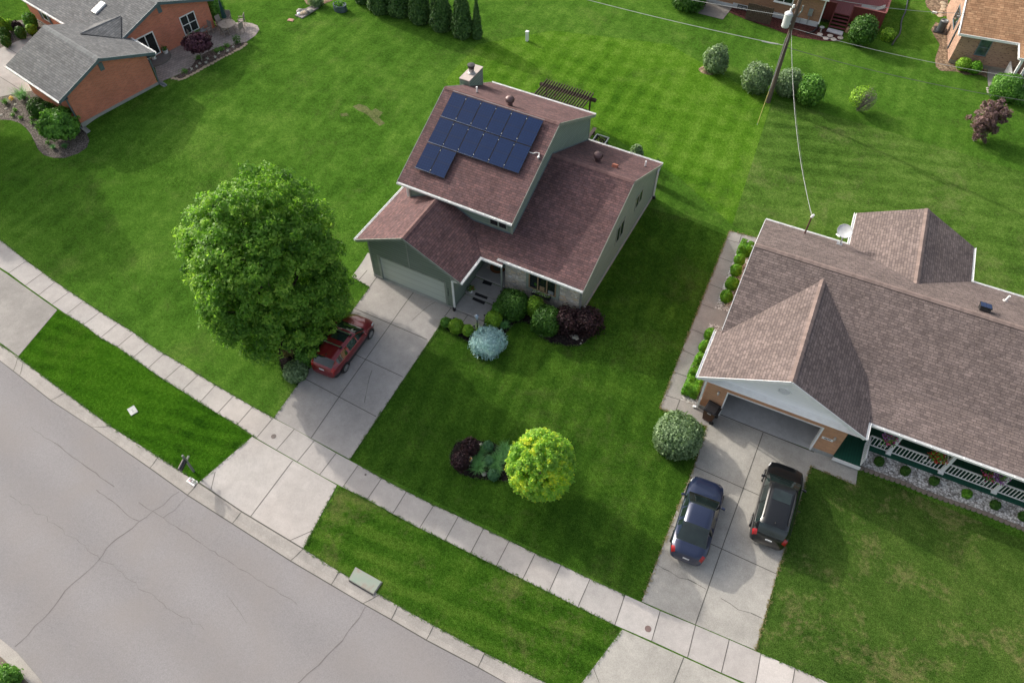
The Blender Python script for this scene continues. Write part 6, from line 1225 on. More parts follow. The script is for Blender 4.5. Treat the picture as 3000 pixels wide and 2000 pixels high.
m = MB(FR); m.box(4.25, 12, -1.95, -0.03, 0.3, 0.55); m.build('porch_floor', M_CONCD, Tr); m = MB(FR); m.box(4.22, 4.3, -1.7, -0.05, 0.6, 1.5); m.build('porch_rail', M_WHITE, Tr)
window(Tr, FR, 1.48, 2.36, 1.5, 2.95, 0, 'x', M_SLATE, glass('glass_teal', (0.06, 0.10, 0.10), 0.1), hbars=(2.22,), fw=0.07, sill=brickwork('brick_sill', (0.36, 0.15, 0.10), (0.3, 0.12, 0.08), (0.3, 0.2, 0.15)))
window(Tr, FR, 3.2, 5.0, 1.6, 2.9, 0, 'y', M_SLATE, M_GLASS, sgn=-1, fw=0.08); downspout([(-0.06, 2.0, 3.4), (-0.06, 2.0, 0.6)], M_SLATE, Tr, FR)
# ------------------------------------------------------------------ cars
def pchip(xs, ys, x):
    xs = np.array(xs, float); ys = np.array(ys, float); h = np.diff(xs); d = np.diff(ys) / h; m = np.zeros_like(ys); m[0], m[-1] = d[0], d[-1]
    for i in range(1, len(xs) - 1):
        if d[i - 1] * d[i] > 0: w1, w2 = 2 * h[i] + h[i - 1], h[i] + 2 * h[i - 1]; m[i] = (w1 + w2) / (w1 / d[i - 1] + w2 / d[i])
    k = np.clip(np.searchsorted(xs, x) - 1, 0, len(xs) - 2); t_ = (x - xs[k]) / h[k]
    return ys[k] * (2 * t_**3 - 3 * t_**2 + 1) + h[k] * m[k] * (t_**3 - 2 * t_**2 + t_) + ys[k + 1] * (-2 * t_**3 + 3 * t_**2) + h[k] * m[k + 1] * (t_**3 - t_**2)
M_TYRE = paint('tyre', (0.018, 0.018, 0.019), 0.85); M_RIM = paint('alloy', (0.55, 0.56, 0.57), 0.3, 0.8); M_CGLASS = glass('car_glass', (0.012, 0.02, 0.02), 0.025, 1.75); M_HEAD = glass('headlight_glass', (0.55, 0.57, 0.6), 0.08); M_TAIL = glass('taillight_red', (0.30, 0.012, 0.015), 0.12); M_PLATE = paint('plate_white', (0.65, 0.66, 0.68), 0.5); M_TRIMB = paint('car_trim', (0.015, 0.015, 0.017), 0.4); M_CHROME = paint('chrome', (0.6, 0.61, 0.62), 0.2, 0.9)
def car(name, label, spec, body, loc, head, pitch=0.0):
    t_ = thing(name, label, 'car', (0, 0, 0)); L, Wd, Hh = spec['L'], spec['W'], spec['H']; hw = Wd / 2
    ZT, ZB, HW, YT = spec['zt'], spec['zb'], spec['hw'], spec['yt']; ws0, ws1, rw0, rw1 = spec['ws'] + spec['rw']; sg = spec['side']
    xs = sorted(set(list(np.round(np.concatenate([np.linspace(0, 0.1, 9), np.linspace(0.1, 0.9, 44), np.linspace(0.9, 1, 11)]), 4)) + [ws0, ws1, rw0, rw1] + list(sg)))
    rings = []
    for x in xs:
        zt, zb, w_, yt = (float(pchip(*c, x)) for c in (ZT, ZB, HW, YT)); w_ *= hw; yt = min(yt * hw, w_ * 0.93); dz = max(zt - zb, 0.02)
        fl = 0.20 + 0.12 * max(0, (0.06 - x) / 0.06) + 0.14 * max(0, (x - 0.94) / 0.06)
        k7 = max(0.55, 1 - 0.10 / dz); mid = (fl + zb) / 2
        ring = [(0.0, fl), (0.80 * w_, fl), (0.95 * w_, fl + 0.05), (0.985 * w_, mid - 0.06), (w_, mid + 0.10), (0.985 * w_, zb - 0.10), (0.955 * w_, zb - 0.01), (0.93 * w_, zb + 0.006), (yt, zb + dz * k7), (yt * 0.965, zb + dz * (k7 + (1 - k7) * 0.62)), (yt * 0.55, zt - dz * 0.03), (0.0, zt)]
        rings.append([Vector(((0.5 - x) * L, y, z)) for y, z in ring])
    b, gl, hd, tl, trim = MB(), {}, {}, {}, MB()
    for i in range(len(xs) - 1):
        xm = (xs[i] + xs[i + 1]) / 2
        for j in range(len(rings[0]) - 1):
            for s_ in (1, -1):
                F_ = lambda v: Vector((v.x, v.y * s_, v.z)); q = [F_(rings[i][j]), F_(rings[i][j + 1]), F_(rings[i + 1][j + 1]), F_(rings[i + 1][j])]
                if s_ < 0: q.reverse()
                tgt = b
                if j in (9, 10) and ws0 < xm < ws1: tgt = gl.setdefault('windscreen', MB())
                elif j in (9, 10) and rw0 < xm < rw1: tgt = gl.setdefault('rear_window', MB())
                elif j == 7 and sg[0] < xm < sg[-1] and not any(abs(xm - p_) < 0.012 for p_ in spec['pillars']): tgt = gl.setdefault('side_window' + ('+' if s_ > 0 else '-') + str(sum(xm > p_ for p_ in spec['pillars'])), MB())
                elif spec['hl'][0] < xm < spec['hl'][1] and j in (5, 6): tgt = hd.setdefault(s_, MB())
                elif spec['tl'][0] < xm < spec['tl'][1] and j in spec['tlj']: tgt = tl.setdefault(s_, MB())
                elif j in (1, 2) : tgt = trim
                tgt.face(q, 0, 0.5, True)
    for k, rg in ((0, rings[0]), (-1, rings[-1])):
        full = [Vector(v) for v in rg] + [Vector((v.x, -v.y, v.z)) for v in rg[::-1][1:-1]]; b.face(full if k else full[::-1])
    b.build('body', body, t_, weld=True, recalc=True); trim.build('sill_trim', M_TRIMB, t_, weld=True)
    for k, m_ in gl.items(): m_.build('windscreen' if k == 'windscreen' else ('rear_window' if k == 'rear_window' else 'side_window'), M_CGLASS, t_, weld=True)
    for m_ in hd.values(): m_.build('headlight', M_HEAD, t_, weld=True)
    for m_ in tl.values(): m_.build('tail_light', M_TAIL, t_, weld=True)
    for ax in spec['axles']:
        for s_ in (1, -1):
            rr = spec['wr']; c = Vector(((0.5 - ax) * L, s_ * (hw - 0.095), rr)); n = 22; T_, Rm = MB(), MB()
            def ring_(r_, y): return [c + Vector((r_ * math.cos(2 * PI * k / n), s_ * y, r_ * math.sin(2 * PI * k / n))) for k in range(n)]
            prof = [ring_(rr * 0.6, 0.10), ring_(rr * 0.9, 0.112), ring_(rr, 0.07), ring_(rr, -0.1), ring_(rr * 0.6, -0.11)]
            for p0, p1 in zip(prof[:-1], prof[1:]):
                for k in range(n): T_.face([p0[k], p1[k], p1[(k + 1) % n], p0[(k + 1) % n]] if s_ > 0 else [p0[(k + 1) % n], p1[(k + 1) % n], p1[k], p0[k]], 0, 0.5, True)
            wl = T_.build('wheel', M_TYRE, t_)
            for k in range(10):
                a = 2 * PI * k / 10; u = Vector((math.cos(a), 0, math.sin(a))); Rm.obox(c + u * rr * 0.36 + Vector((0, s_ * 0.108, 0)), u, Vector((-u.z, 0, u.x)), (0, 1, 0), rr * 0.27, rr * 0.055, 0.008)
            o1, o2 = ring_(rr * 0.66, 0.116), ring_(rr * 0.58, 0.112)
            for k in range(n): Rm.face([o1[k], o1[(k + 1) % n], o2[(k + 1) % n], o2[k]])
            Rm.tube([c + Vector((0, s_ * 0.09, 0)), c + Vector((0, s_ * 0.12, 0))], rr * 0.14, 10); Rm.build('rim', M_RIM, wl)
            A_m = MB(); p0 = [c + Vector(((rr + 0.055) * math.cos(a), 0, (rr + 0.055) * math.sin(a))) for a in np.linspace(-0.35, PI + 0.35, 20)]; yy = s_ * (hw + 0.004) - c.y
            A_m.face([p + Vector((0, yy, 0)) for p in (p0 if s_ < 0 else p0[::-1])]); A_m.build('wheel_arch', M_TRIMB, t_)
    for s_ in (1, -1):
        x = (0.5 - spec['mir']) * L; m_ = MB(); zb = float(pchip(*ZB, spec['mir'])) + 0.07; wv = float(pchip(*HW, spec['mir'])) * hw
        m_.obox((x, s_ * (wv + 0.10), zb), (0.94, s_ * 0.3, 0), (-s_ * 0.3, 0.94, 0), (0, 0, 1), 0.05, 0.10, 0.065); m_.bar((x, s_ * wv * 0.92, zb - 0.04), (x, s_ * (wv + 0.06), zb - 0.02), 0.05); m_.build('wing_mirror', body, t_, bevel=0.025)
    pr = spec['plate']; m_ = MB(); m_.obox(((0.5 - pr[0]) * L, 0, pr[1]), (0, 1, 0), (0, 0, 1), (-1, 0, 0), 0.155, 0.05, 0.012); m_.build('number_plate', M_PLATE, t_)
    for f_ in spec.get('extra', []): f_(t_, L)
    t_.location = loc; t_.rotation_euler = (0, 0, head)
    return t_
SEDAN = dict(L=4.62, W=1.82, H=1.42, zt=([0, .02, .06, .15, .27, .36, .44, .55, .65, .76, .86, .94, .98, 1], [.46, .62, .72, .86, .98, 1.20, 1.37, 1.42, 1.39, 1.26, 1.08, 1.04, .96, .60]), zb=([0, .06, .15, .27, .5, .7, .86, .95, 1], [.42, .66, .78, .91, .94, .97, .99, .97, .56]),
    hw=([0, .015, .05, .12, .25, .5, .78, .90, .96, .985, 1], [.60, .74, .87, .96, .99, 1, .99, .95, .87, .78, .62]), yt=([0, .15, .27, .44, .6, .72, .86, 1], [.55, .82, .87, .72, .71, .71, .82, .6]), ws=[.27, .435], rw=[.665, .855], side=[.30, .70], pillars=[.475, .62], hl=(.03, .12), tl=(.93, .985), tlj=(5, 6, 7), axles=[.185, .77], wr=.325, mir=.335, plate=(.997, .74))
HATCH = dict(L=4.50, W=1.84, H=1.48, zt=([0, .02, .06, .14, .245, .33, .41, .54, .70, .82, .87, .955, .985, 1], [.46, .64, .76, .90, 1.02, 1.24, 1.41, 1.48, 1.46, 1.42, 1.38, 1.03, .86, .55]), zb=([0, .06, .15, .25, .5, .7, .88, .96, 1], [.42, .70, .83, .95, .98, 1.02, 1.05, .96, .52]),
    hw=([0, .015, .05, .12, .25, .5, .78, .90, .96, .985, 1], [.58, .72, .86, .96, .99, 1, .99, .95, .88, .80, .66]), yt=([0, .14, .25, .41, .6, .8, .9, 1], [.55, .82, .87, .73, .72, .71, .72, .6]), ws=[.245, .405], rw=[.875, .955], side=[.28, .86], pillars=[.45, .64], hl=(.03, .125), tl=(.935, .985), tlj=(5, 6, 7), axles=[.19, .785], wr=.33, mir=.315, plate=(.992, .82))
SUV = dict(L=4.60, W=1.86, H=1.66, zt=([0, .02, .06, .14, .235, .31, .385, .54, .72, .84, .885, .96, .985, 1], [.55, .76, .90, 1.02, 1.11, 1.36, 1.56, 1.655, 1.64, 1.59, 1.54, 1.12, .92, .6]), zb=([0, .06, .15, .25, .5, .7, .88, .96, 1], [.5, .84, .95, 1.05, 1.08, 1.11, 1.14, 1.05, .58]),
    hw=([0, .015, .05, .12, .25, .5, .78, .90, .96, .985, 1], [.60, .75, .88, .97, .99, 1, .99, .96, .90, .82, .68]), yt=([0, .14, .24, .385, .6, .8, .9, 1], [.55, .82, .88, .76, .75, .73, .75, .6]), ws=[.235, .38], rw=[.89, .96], side=[.27, .875], pillars=[.43, .625], hl=(.03, .12), tl=(.935, .985), tlj=(5, 6, 7), axles=[.19, .775], wr=.345, mir=.30, plate=(.992, .90))
def top_z(spec, x): return float(pchip(*spec['zt'], x))
def roof_panel(spec, x0, x1, y, mat, nm, dz=0.006):
    def f(t_, L):
        m_ = MB(); n = 6
        for i in range(n):
            a, b = x0 + (x1 - x0) * i / n, x0 + (x1 - x0) * (i + 1) / n
            for y0, y1 in ((-y, 0), (0, y)):
                g_ = lambda x, yy: ((0.5 - x) * L, yy, top_z(spec, x) - 0.03 * (abs(yy) / 0.5) * 0.35 + dz)
                m_.face([g_(b, y0), g_(a, y0), g_(a, y1), g_(b, y1)], 0, 0.5, True)
        m_.build(nm, mat, t_)
    return f
def roof_bars(spec, xs_):
    def f(t_, L):
        for x in xs_:
            m_ = MB(); z = top_z(spec, x) + 0.10; X = (0.5 - x) * L; m_.obox((X, 0, z), (0, 1, 0), (1, 0, 0), (0, 0, 1), 0.56, 0.04, 0.014, 0)
            for s_ in (1, -1): m_.obox((X, s_ * 0.56, z - 0.04), (0, 1, 0), (1, 0, 0), (0, 0, 1), 0.05, 0.06, 0.05, 1)
            m_.build('roof_bar', [M_CHROME, M_TRIMB], t_)
    return f
def fin(spec, x):
    def f(t_, L):
        m_ = MB(); X = (0.5 - x) * L; z = top_z(spec, x); m_.face([(X, 0.02, z), (X - 0.12, 0.02, z), (X - 0.11, 0, z + 0.07)]); m_.face([(X - 0.12, -0.02, z), (X, -0.02, z), (X - 0.11, 0, z + 0.07)]); m_.face([(X, -0.02, z), (X, 0.02, z), (X - 0.11, 0, z + 0.07)]); m_.face([(X - 0.12, 0.02, z), (X - 0.12, -0.02, z), (X - 0.11, 0, z + 0.07)]); m_.build('aerial', M_TRIMB, t_)
    return f
def rails(spec):
    def f(t_, L):
        for s_ in (1, -1): m_ = MB(); m_.tube([((0.5 - x) * L, s_ * 0.60, top_z(spec, x) - 0.02 + (0.05 if 0.45 < x < 0.8 else 0.0)) for x in (.42, .46, .6, .78, .83)], 0.018, 6); m_.build('roof_rail', M_TRIMB, t_)
    return f
def place(front, rear, z=0.5):
    a, b = at(*front, z), at(*rear, z); d = a - b; c = (a + b) / 2; return Vector((c.x, c.y, 0.014)), math.atan2(d.y, d.x), d.length
a, b = gp(1085.2, 985.6), gp(1010.2, 1087.4); d = (a - b).normalized(); c = (a + b) / 2 + Vector((-d.y, d.x, 0)) * 0.80; hd_ = math.atan2(d.y, d.x); c = c - d * (0.5 - (0.19 + 0.785) / 2) * 4.5
car('red_hatchback', 'dark red hatchback with two silver roof bars beside the pear tree', dict(HATCH, extra=[roof_panel(HATCH, .46, .60, .46, M_CGLASS, 'sunroof'), roof_bars(HATCH, (.47, .69)), fin(HATCH, .83)]), carpaint('paint_red', (0.200, 0.010, 0.018)), Vector((c.x, c.y, 0.014)), hd_)
c, hd_, ln = place((2078.6, 1399), (2004, 1650)); car('blue_sedan', 'dark blue sedan parked at the left of the right-hand driveway', dict(SEDAN, extra=[]), carpaint('paint_navy', (0.016, 0.026, 0.068)), c, hd_); print('sedan len', ln)
c, hd_, ln = place((2304, 1366), (2246, 1590), 0.6); car('black_suv', 'black estate car with sunroof parked at the right of the right-hand driveway', dict(SUV, extra=[roof_panel(SUV, .46, .60, .44, M_CGLASS, 'sunroof'), rails(SUV), fin(SUV, .84)]), carpaint('paint_black', (0.006, 0.007, 0.009)), c, hd_); print('suv len', ln)
# ------------------------------------------------------------------ street furniture and small things
def simple(name, label, cat, mb, mats, loc, group=None, bevel=0):
    o = mb.build(name, mats, None, bevel=bevel, origin=loc); return tag(o, label, cat, group)
# mailbox
mbp = Vector((-23.26, 8.53, 0)); mx = thing('mailbox', 'black mailbox on a leaning green post at the street verge', 'mailbox', mbp)
dirS = Vector((0.30, -0.954, 0)); M_POSTG = paint('post_green', (0.17, 0.19, 0.16), 0.8)
m = MB(); m.bar(mbp - Vector((0, 0, 0.1)), mbp + Vector((-0.06, 0.02, 1.62)), 0.1); m.bar(mbp + Vector((-0.05, 0.02, 1.08)) - dirS * 0.28, mbp + Vector((-0.05, 0.02, 1.08)) + dirS * 0.62, 0.09); m.build('post', M_POSTG, mx)
m = MB(); c0 = mbp + Vector((-0.05, 0.02, 1.14)); sd_ = Vector((-dirS.y, dirS.x, 0)); n = 8
def mring(k): return [c0 + dirS * k + sd_ * 0.105] + [c0 + dirS * k + sd_ * 0.105 * math.cos(a) + Vector((0, 0, 0.14 + 0.105 * math.sin(a))) for a in np.linspace(0, PI, n)] + [c0 + dirS * k - sd_ * 0.105]
r0, r1 = mring(0.08), mring(0.62)
for k in range(len(r0) - 1): m.face([r0[k], r1[k], r1[k + 1], r0[k + 1]], 0, 0.5, True)
m.face(r0); m.face(r1[::-1]); m.face([r0[0], r0[-1], r1[-1], r1[0]]); m.build('box', paint('mailbox_black', (0.012, 0.013, 0.018), 0.25), mx)
m = MB(); m.obox(c0 + dirS * 0.35 - sd_ * 0.115 + Vector((0, 0, 0.12)), dirS, sd_, (0, 0, 1), 0.09, 0.005, 0.03); m.build('flag', paint('flag_red', (0.35, 0.02, 0.02), 0.4), mx)
# painted kerb number
a, b, c_ = at(544.5, 1408.5, 0.022), at(567.5, 1423.5, 0.022), at(550.5, 1398.5, 0.022)
ux = (b - a).normalized(); uy = Vector((-ux.y, ux.x, 0)); W_ = (b - a).length; Hh_ = 0.30
m = MB(); o_ = a; m.box(0, 0, 0, 0, 0, 0); m = MB(); m.face([o_, o_ + ux * W_, o_ + ux * W_ + uy * Hh_, o_ + uy * Hh_]); m.face([o_ - Vector((0, 0, 0.03)), o_ + ux * W_ - Vector((0, 0, 0.03)), o_ + ux * W_, o_])
kn = simple('kerb_number', 'white painted house number panel with a flag on the kerb by the mailbox', 'house number', m, paint('kerb_white', (0.78, 0.79, 0.80), 0.6, var=0.05), o_)
text_mesh('digits', '4285', 0.21, M_NUM, kn, basis(ux, uy, (0, 0, 1), o_ + ux * W_ * 0.66 + uy * Hh_ * 0.5 + Vector((0, 0, 0.004))))
m = MB()
for k in range(5): y0 = 0.07 + k * 0.032; m.face([o_ + ux * 0.06 + uy * y0 + Vector((0, 0, 0.003)), o_ + ux * 0.25 + uy * y0 + Vector((0, 0, 0.003)), o_ + ux * 0.25 + uy * (y0 + 0.018) + Vector((0, 0, 0.003)), o_ + ux * 0.06 + uy * (y0 + 0.018) + Vector((0, 0, 0.003))], 0)
m.face([o_ + ux * 0.06 + uy * 0.15 + Vector((0, 0, 0.005)), o_ + ux * 0.14 + uy * 0.15 + Vector((0, 0, 0.005)), o_ + ux * 0.14 + uy * 0.225 + Vector((0, 0, 0.005)), o_ + ux * 0.06 + uy * 0.225 + Vector((0, 0, 0.005))], 1)
m.build('painted_flag', [paint('flag_stripe', (0.55, 0.2, 0.2), 0.6), paint('flag_canton', (0.2, 0.25, 0.42), 0.6)], kn)
# storm drain lid
q = [at(x, y, 0.1) for x, y in ((1041, 1659), (1120, 1703), (1095, 1740), (1020, 1696))]; cc = sum(q, Vector()) / 4
dl_ = thing('storm_drain', 'green rusty steel lid on a raised storm drain box at the kerb', 'storm drain', (cc.x, cc.y, 0))
m = MB(); m.prism([(p.x, p.y) for p in q], -0.14, 0.06); m.build('box', M_CONCD, dl_)
t = NT('lid_steel'); co = t.coord('Object'); cl = t.ramp(t.noise(co, 1.6, 6, 0.7), [(0.35, (0.23, 0.30, 0.25)), (0.55, (0.27, 0.30, 0.26)), (0.68, (0.27, 0.20, 0.17))]); M_LID = t.finish(cl, 0.6, 0.2)
m = MB(); ins = [cc + (p - cc) * 0.94 for p in q]; m.prism([(p.x, p.y) for p in ins], 0.06, 0.085); m.build('lid', M_LID, dl_); m = MB(); e = (q[2] - q[3]).normalized(); nn = Vector((e.y, -e.x, 0)); m.obox((q[2] + q[3]) / 2 + nn * 0.03 + Vector((0, 0, -0.09)), e, nn, (0, 0, 1), (q[2] - q[3]).length / 2 - 0.05, 0.015, 0.05); m.build('inlet_slot', M_DARKIN, dl_)
# utility lids
def disc_lid(px, py, r_, label, mat):
    p = gp(px, py); m = MB(); m.lathe((p.x, p.y, 0.012), [(r_, 0), (r_, 0.012), (r_ * 0.8, 0.012), (r_ * 0.78, 0.008), (r_ * 0.45, 0.008), (r_ * 0.42, 0.013), (0, 0.013)], 18); simple('access_cover', label, 'utility cover', m, mat, p)
M_IRON = paint('iron_lid', (0.13, 0.11, 0.105), 0.6, 0.3); disc_lid(802, 1278, 0.14, 'round iron lid in the sidewalk at the driveway crossing', M_IRON); disc_lid(1071, 1390, 0.055, 'tiny round iron lid in the sidewalk right of the driveway', M_IRON); disc_lid(1898.5, 1841, 0.15, 'round rusty lid in the bright sidewalk slab by the right driveway', paint('iron_rust', (0.19, 0.13, 0.12), 0.6))
p = gp(389, 1203); m = MB(); u = Vector((0.93, -0.37, 0)); v_ = Vector((0.37, 0.93, 0)); m.obox((p.x, p.y, 0.02), u, v_, (0, 0, 1), 0.27, 0.2, 0.03, 0); m.obox((p.x, p.y, 0.055), u, v_, (0, 0, 1), 0.10, 0.05, 0.006, 1); simple('meter_pit_cover', 'square grey meter pit lid set in the left verge grass', 'utility cover', m, [concrete('pit_lid', (0.50, 0.52, 0.50), 0.1), M_GREYM], p)
p = gp(1544, 120); m = MB(); m.box(p.x - 0.11, p.x + 0.11, p.y - 0.11, p.y + 0.11, p.z - 0.05, p.z + 0.78); m.box(p.x - 0.14, p.x + 0.14, p.y - 0.14, p.y + 0.14, p.z + 0.78, p.z + 0.86); simple('utility_pedestal', 'small white utility pedestal standing alone on the back lawn', 'utility post', m, M_WHITE, p, bevel=0.015)
# utility pole and wires
PB = gp(2250, 300); up = thing('utility_pole', 'tall wooden utility pole with a white transformer', 'utility pole', PB)
t = NT('pole_wood'); co = t.coord('Object'); mp = t.node('ShaderNodeMapping'); t.l.new(co, mp.inputs[0]); mp.inputs['Scale'].default_value = (8, 8, 0.4); M_POLE = t.finish(t.ramp(t.noise(mp.outputs[0], 2, 5), [(0.3, (0.075, 0.055, 0.045)), (0.7, (0.17, 0.13, 0.11))]), 0.9)
m = MB(); m.tube([PB - Vector((0, 0, 0.1)), PB + Vector((0, 0, 5)), PB + Vector((0, 0, 10.2))], [0.165, 0.145, 0.12], 14); m.build('pole', M_POLE, up)
lft = Vector((-0.86, -0.32, 0)).normalized(); tc = PB + lft * 0.46
m = MB(); m.lathe((tc.x, tc.y, PB.z + 6.15), [(0, 0), (0.25, 0), (0.27, 0.04), (0.27, 0.92), (0.29, 0.93), (0.29, 0.98), (0.22, 1.06), (0, 1.1)], 20); m.obox(PB + lft * 0.2 + Vector((0, 0, 6.4)), lft, (-lft.y, lft.x, 0), (0, 0, 1), 0.12, 0.04, 0.05); m.obox(PB + lft * 0.2 + Vector((0, 0, 6.95)), lft, (-lft.y, lft.x, 0), (0, 0, 1), 0.12, 0.04, 0.05); tr_ = m.build('transformer', paint('transformer_grey', (0.66, 0.68, 0.70), 0.4, var=0.05), up)
m = MB(); bz = tc + Vector((0.06, 0.05, PB.z + 7.2 - tc.z)); m.lathe(bz, [(0.07, 0), (0.09, 0.05), (0.06, 0.1), (0.09, 0.15), (0.06, 0.2), (0.08, 0.25), (0.04, 0.32)], 12); m.lathe(bz + Vector((0.10, 0.06, 0.32)), [(0.07, 0), (0.1, 0.05), (0.08, 0.22), (0, 0.26)], 12); m.build('bushing', M_WHITE, tr_)
m = MB(); m.tube([PB + Vector((0.14, 0.05, 7.0)), PB + Vector((0.32, 0.12, 7.35)), PB + Vector((0.3, 0.1, 7.75))], 0.05, 8); m.build('cutout_fuse', M_GREYM, up)
m = MB(); m.tube([PB + Vector((-0.16, -0.06, 0)), PB + Vector((-0.15, -0.05, 5.3))], 0.03, 6); m.build('cable_guard', M_GREYM, up)
ga_ = gp(2218, 366); gt = PB + Vector((0, 0, 6.0)); gw = thing('guy_wire', 'steel guy wire with a yellow guard running down from the utility pole', 'guy wire', ga_); m = MB(); m.tube([ga_, gt], 0.012, 5); m.build('wire', M_STEEL, gw); m = MB(); m.tube([ga_.lerp(gt, 0.02), ga_.lerp(gt, 0.36)], 0.022, 8); m.build('guard', paint('guard_yellow', (0.50, 0.44, 0.14), 0.5), gw)
M_WIRE = paint('wire_grey', (0.42, 0.43, 0.43), 0.5); M_WIRED = paint('wire_dark', (0.10, 0.11, 0.10), 0.6)
def wire(label, a, b, sag, r_=0.014, mat=M_WIRE, extra=()):
    a, b = Vector(a), Vector(b); pts = [a.lerp(b, k / 24) - Vector((0, 0, sag * 4 * (k / 24) * (1 - k / 24))) for k in range(25)]; m = MB(); m.tube(pts, r_, 5)
    for q, rr in extra: m.tube(q, rr, 5)
    simple('power_line', label, 'overhead wire', m, mat, a)
P_ = lambda h, dx=0.0, dy=0.0: PB + Vector((dx, dy, h))
wire('upper overhead wire running left from the transformer past the concrete slab', P_(6.9, -0.15, -0.05), at(1300, -165, 7.0), 0.4, 0.016)
wire('lower overhead cable crossing the back lawn to the left of the utility pole', P_(4.75, -0.15, -0.05), at(1450, -75, 5.2), 0.25, 0.022, M_WIRE, [([P_(4.75, -0.55, -0.1), P_(4.7, -1.2, -0.15), P_(4.72, -1.7, -0.2)], 0.05)])
wire('overhead cable crossing the lawn to the right of the pole at mid height', P_(4.6, 0.15, 0.05), at(3250, 330, 5.0), 0.5, 0.020, M_WIRED)
wire('overhead wire from the pole to the tan house, just above the deck', P_(8.6, 0.1, 0.05), frame((5.66, 65.52), 9.0)((-0.05, 1.5, 3.9)), 0.3, 0.016)
wire('overhead wire passing right of the pole in front of the red deck steps', P_(6.1, 0.1, 0.0), at(3250, 262, 6.4), 0.5, 0.014)
wire('twisted service wire from the pole down to the mast on the brown roof', P_(6.0, 0.05, -0.05), WTOP, 1.0, 0.012, M_WIRE)
wire('thin phone wire hanging beside the service wire to the brown roof', P_(4.9, 0.3, 0.0), WTOP + Vector((0.05, 0.02, -0.25)), 0.5, 0.007, M_WIRED)
# wheelie bin
bp_ = gp(2075, 1225); bn = thing('wheelie_bin', 'brown wheelie bin with a black lid at the garage corner', 'bin', (bp_.x, bp_.y, 0.012), None); hb = R(-18)
FBn = frame((bp_.x, bp_.y), -8); m = MB(FBn)
z0 = 0.03; bot = [(-0.26, -0.24), (0.26, -0.24), (0.26, 0.24), (-0.26, 0.24)]; top = [(-0.33, -0.34), (0.33, -0.34), (0.33, 0.36), (-0.33, 0.36)]
for k in range(4): j = (k + 1) % 4; m.face([(*bot[k], 0.06), (*bot[j], 0.06), (*top[j], 1.0), (*top[k], 1.0)])
m.face([(*q, 0.06) for q in bot[::-1]]); m.face([(*q, 1.0) for q in top]); m.build('bin_body', paint('bin_brown', (0.085, 0.030, 0.016), 0.5), bn)
m = MB(FBn); m.box(-0.36, 0.36, -0.37, 0.39, 1.0, 1.06); m.box(-0.30, 0.30, -0.31, 0.33, 1.06, 1.10); m.build('lid', paint('bin_black', (0.016, 0.016, 0.019), 0.4), bn, bevel=0.03); m = MB(FBn); m.box(0.36, 0.44, -0.3, 0.3, 0.94, 0.99); m.build('handle', M_BLACK, bn)
for y in (-0.27, 0.27): m = MB(FBn); m.tube([(0.28, y - 0.04, 0.13), (0.28, y + 0.04, 0.13)], 0.13, 14); m.build('wheel', M_TYRE, bn)
m = MB(FBn); m.face([(-0.10, -0.343, 0.86), (0.12, -0.343, 0.86), (0.12, -0.348, 0.94), (-0.10, -0.348, 0.94)]); m.build('label', M_PLATE, bn)
# lamp post and path lights
lp_ = gp(1400, 980); lm = thing('lamp_post', 'black garden lamp post with a climbing plant beside the front path', 'lamp post', lp_); m = MB(); m.tube([lp_ - Vector((0, 0, 0.05)), lp_ + Vector((0, 0, 1.45))], 0.035, 10); m.build('post', M_BLACK, lm)
m = MB(); m.lathe(lp_ + Vector((0, 0, 1.42)), [(0.03, 0), (0.09, 0.06), (0.09, 0.1), (0.11, 0.28), (0.13, 0.29), (0.06, 0.38), (0, 0.4)], 12, 0); m.build('lantern', [glass('lantern_glass', (0.25, 0.30, 0.36), 0.1)], lm)
m = MB(); m.lathe(lp_ + Vector((0, 0, 1.72)), [(0.14, 0), (0.10, 0.06), (0.04, 0.11), (0, 0.13)], 12); m.build('cap', paint('solar_cap', (0.26, 0.33, 0.42), 0.2, 0.4), lm)
P = np.stack([RNG.normal(0, 0.09, 260), RNG.normal(0, 0.09, 260), np.abs(RNG.normal(0, 0.5, 260))], 1) + np.array(lp_); quads_mesh('climbing_plant', leaf_quads(P, sph(260), 0.04), np.clip(RNG.normal(0.6, 0.2, 260), 0, 1), FOL['lime'], lm)
CP = lambda x, y: (1330 + x / 11.2, 860 + y / 11.2)
for (x, y), lb in (((1300, 300), 'black path light at the porch step corner'), ((1005, 715), 'black path light beside the olive clipped ball'), ((665, 1070), 'black path light at the foot of the lamp post'), ((205, 870), 'black path light behind the left clipped ball'), ((0, 808), 'black path light at the driveway end of the front path'), ((1537, -65), 'black path light by the upper porch step')):
    px, py = CP(x, y); p = gp(px, py, 0.25); p.z -= 0.25; m = MB(); m.tube([p, p + Vector((0, 0, 0.26))], 0.012, 5); m.lathe(p + Vector((0, 0, 0.26)), [(0.06, 0), (0.055, 0.02), (0.02, 0.06), (0, 0.065)], 8); simple('path_light', lb, 'garden light', m, M_BLACK, p)
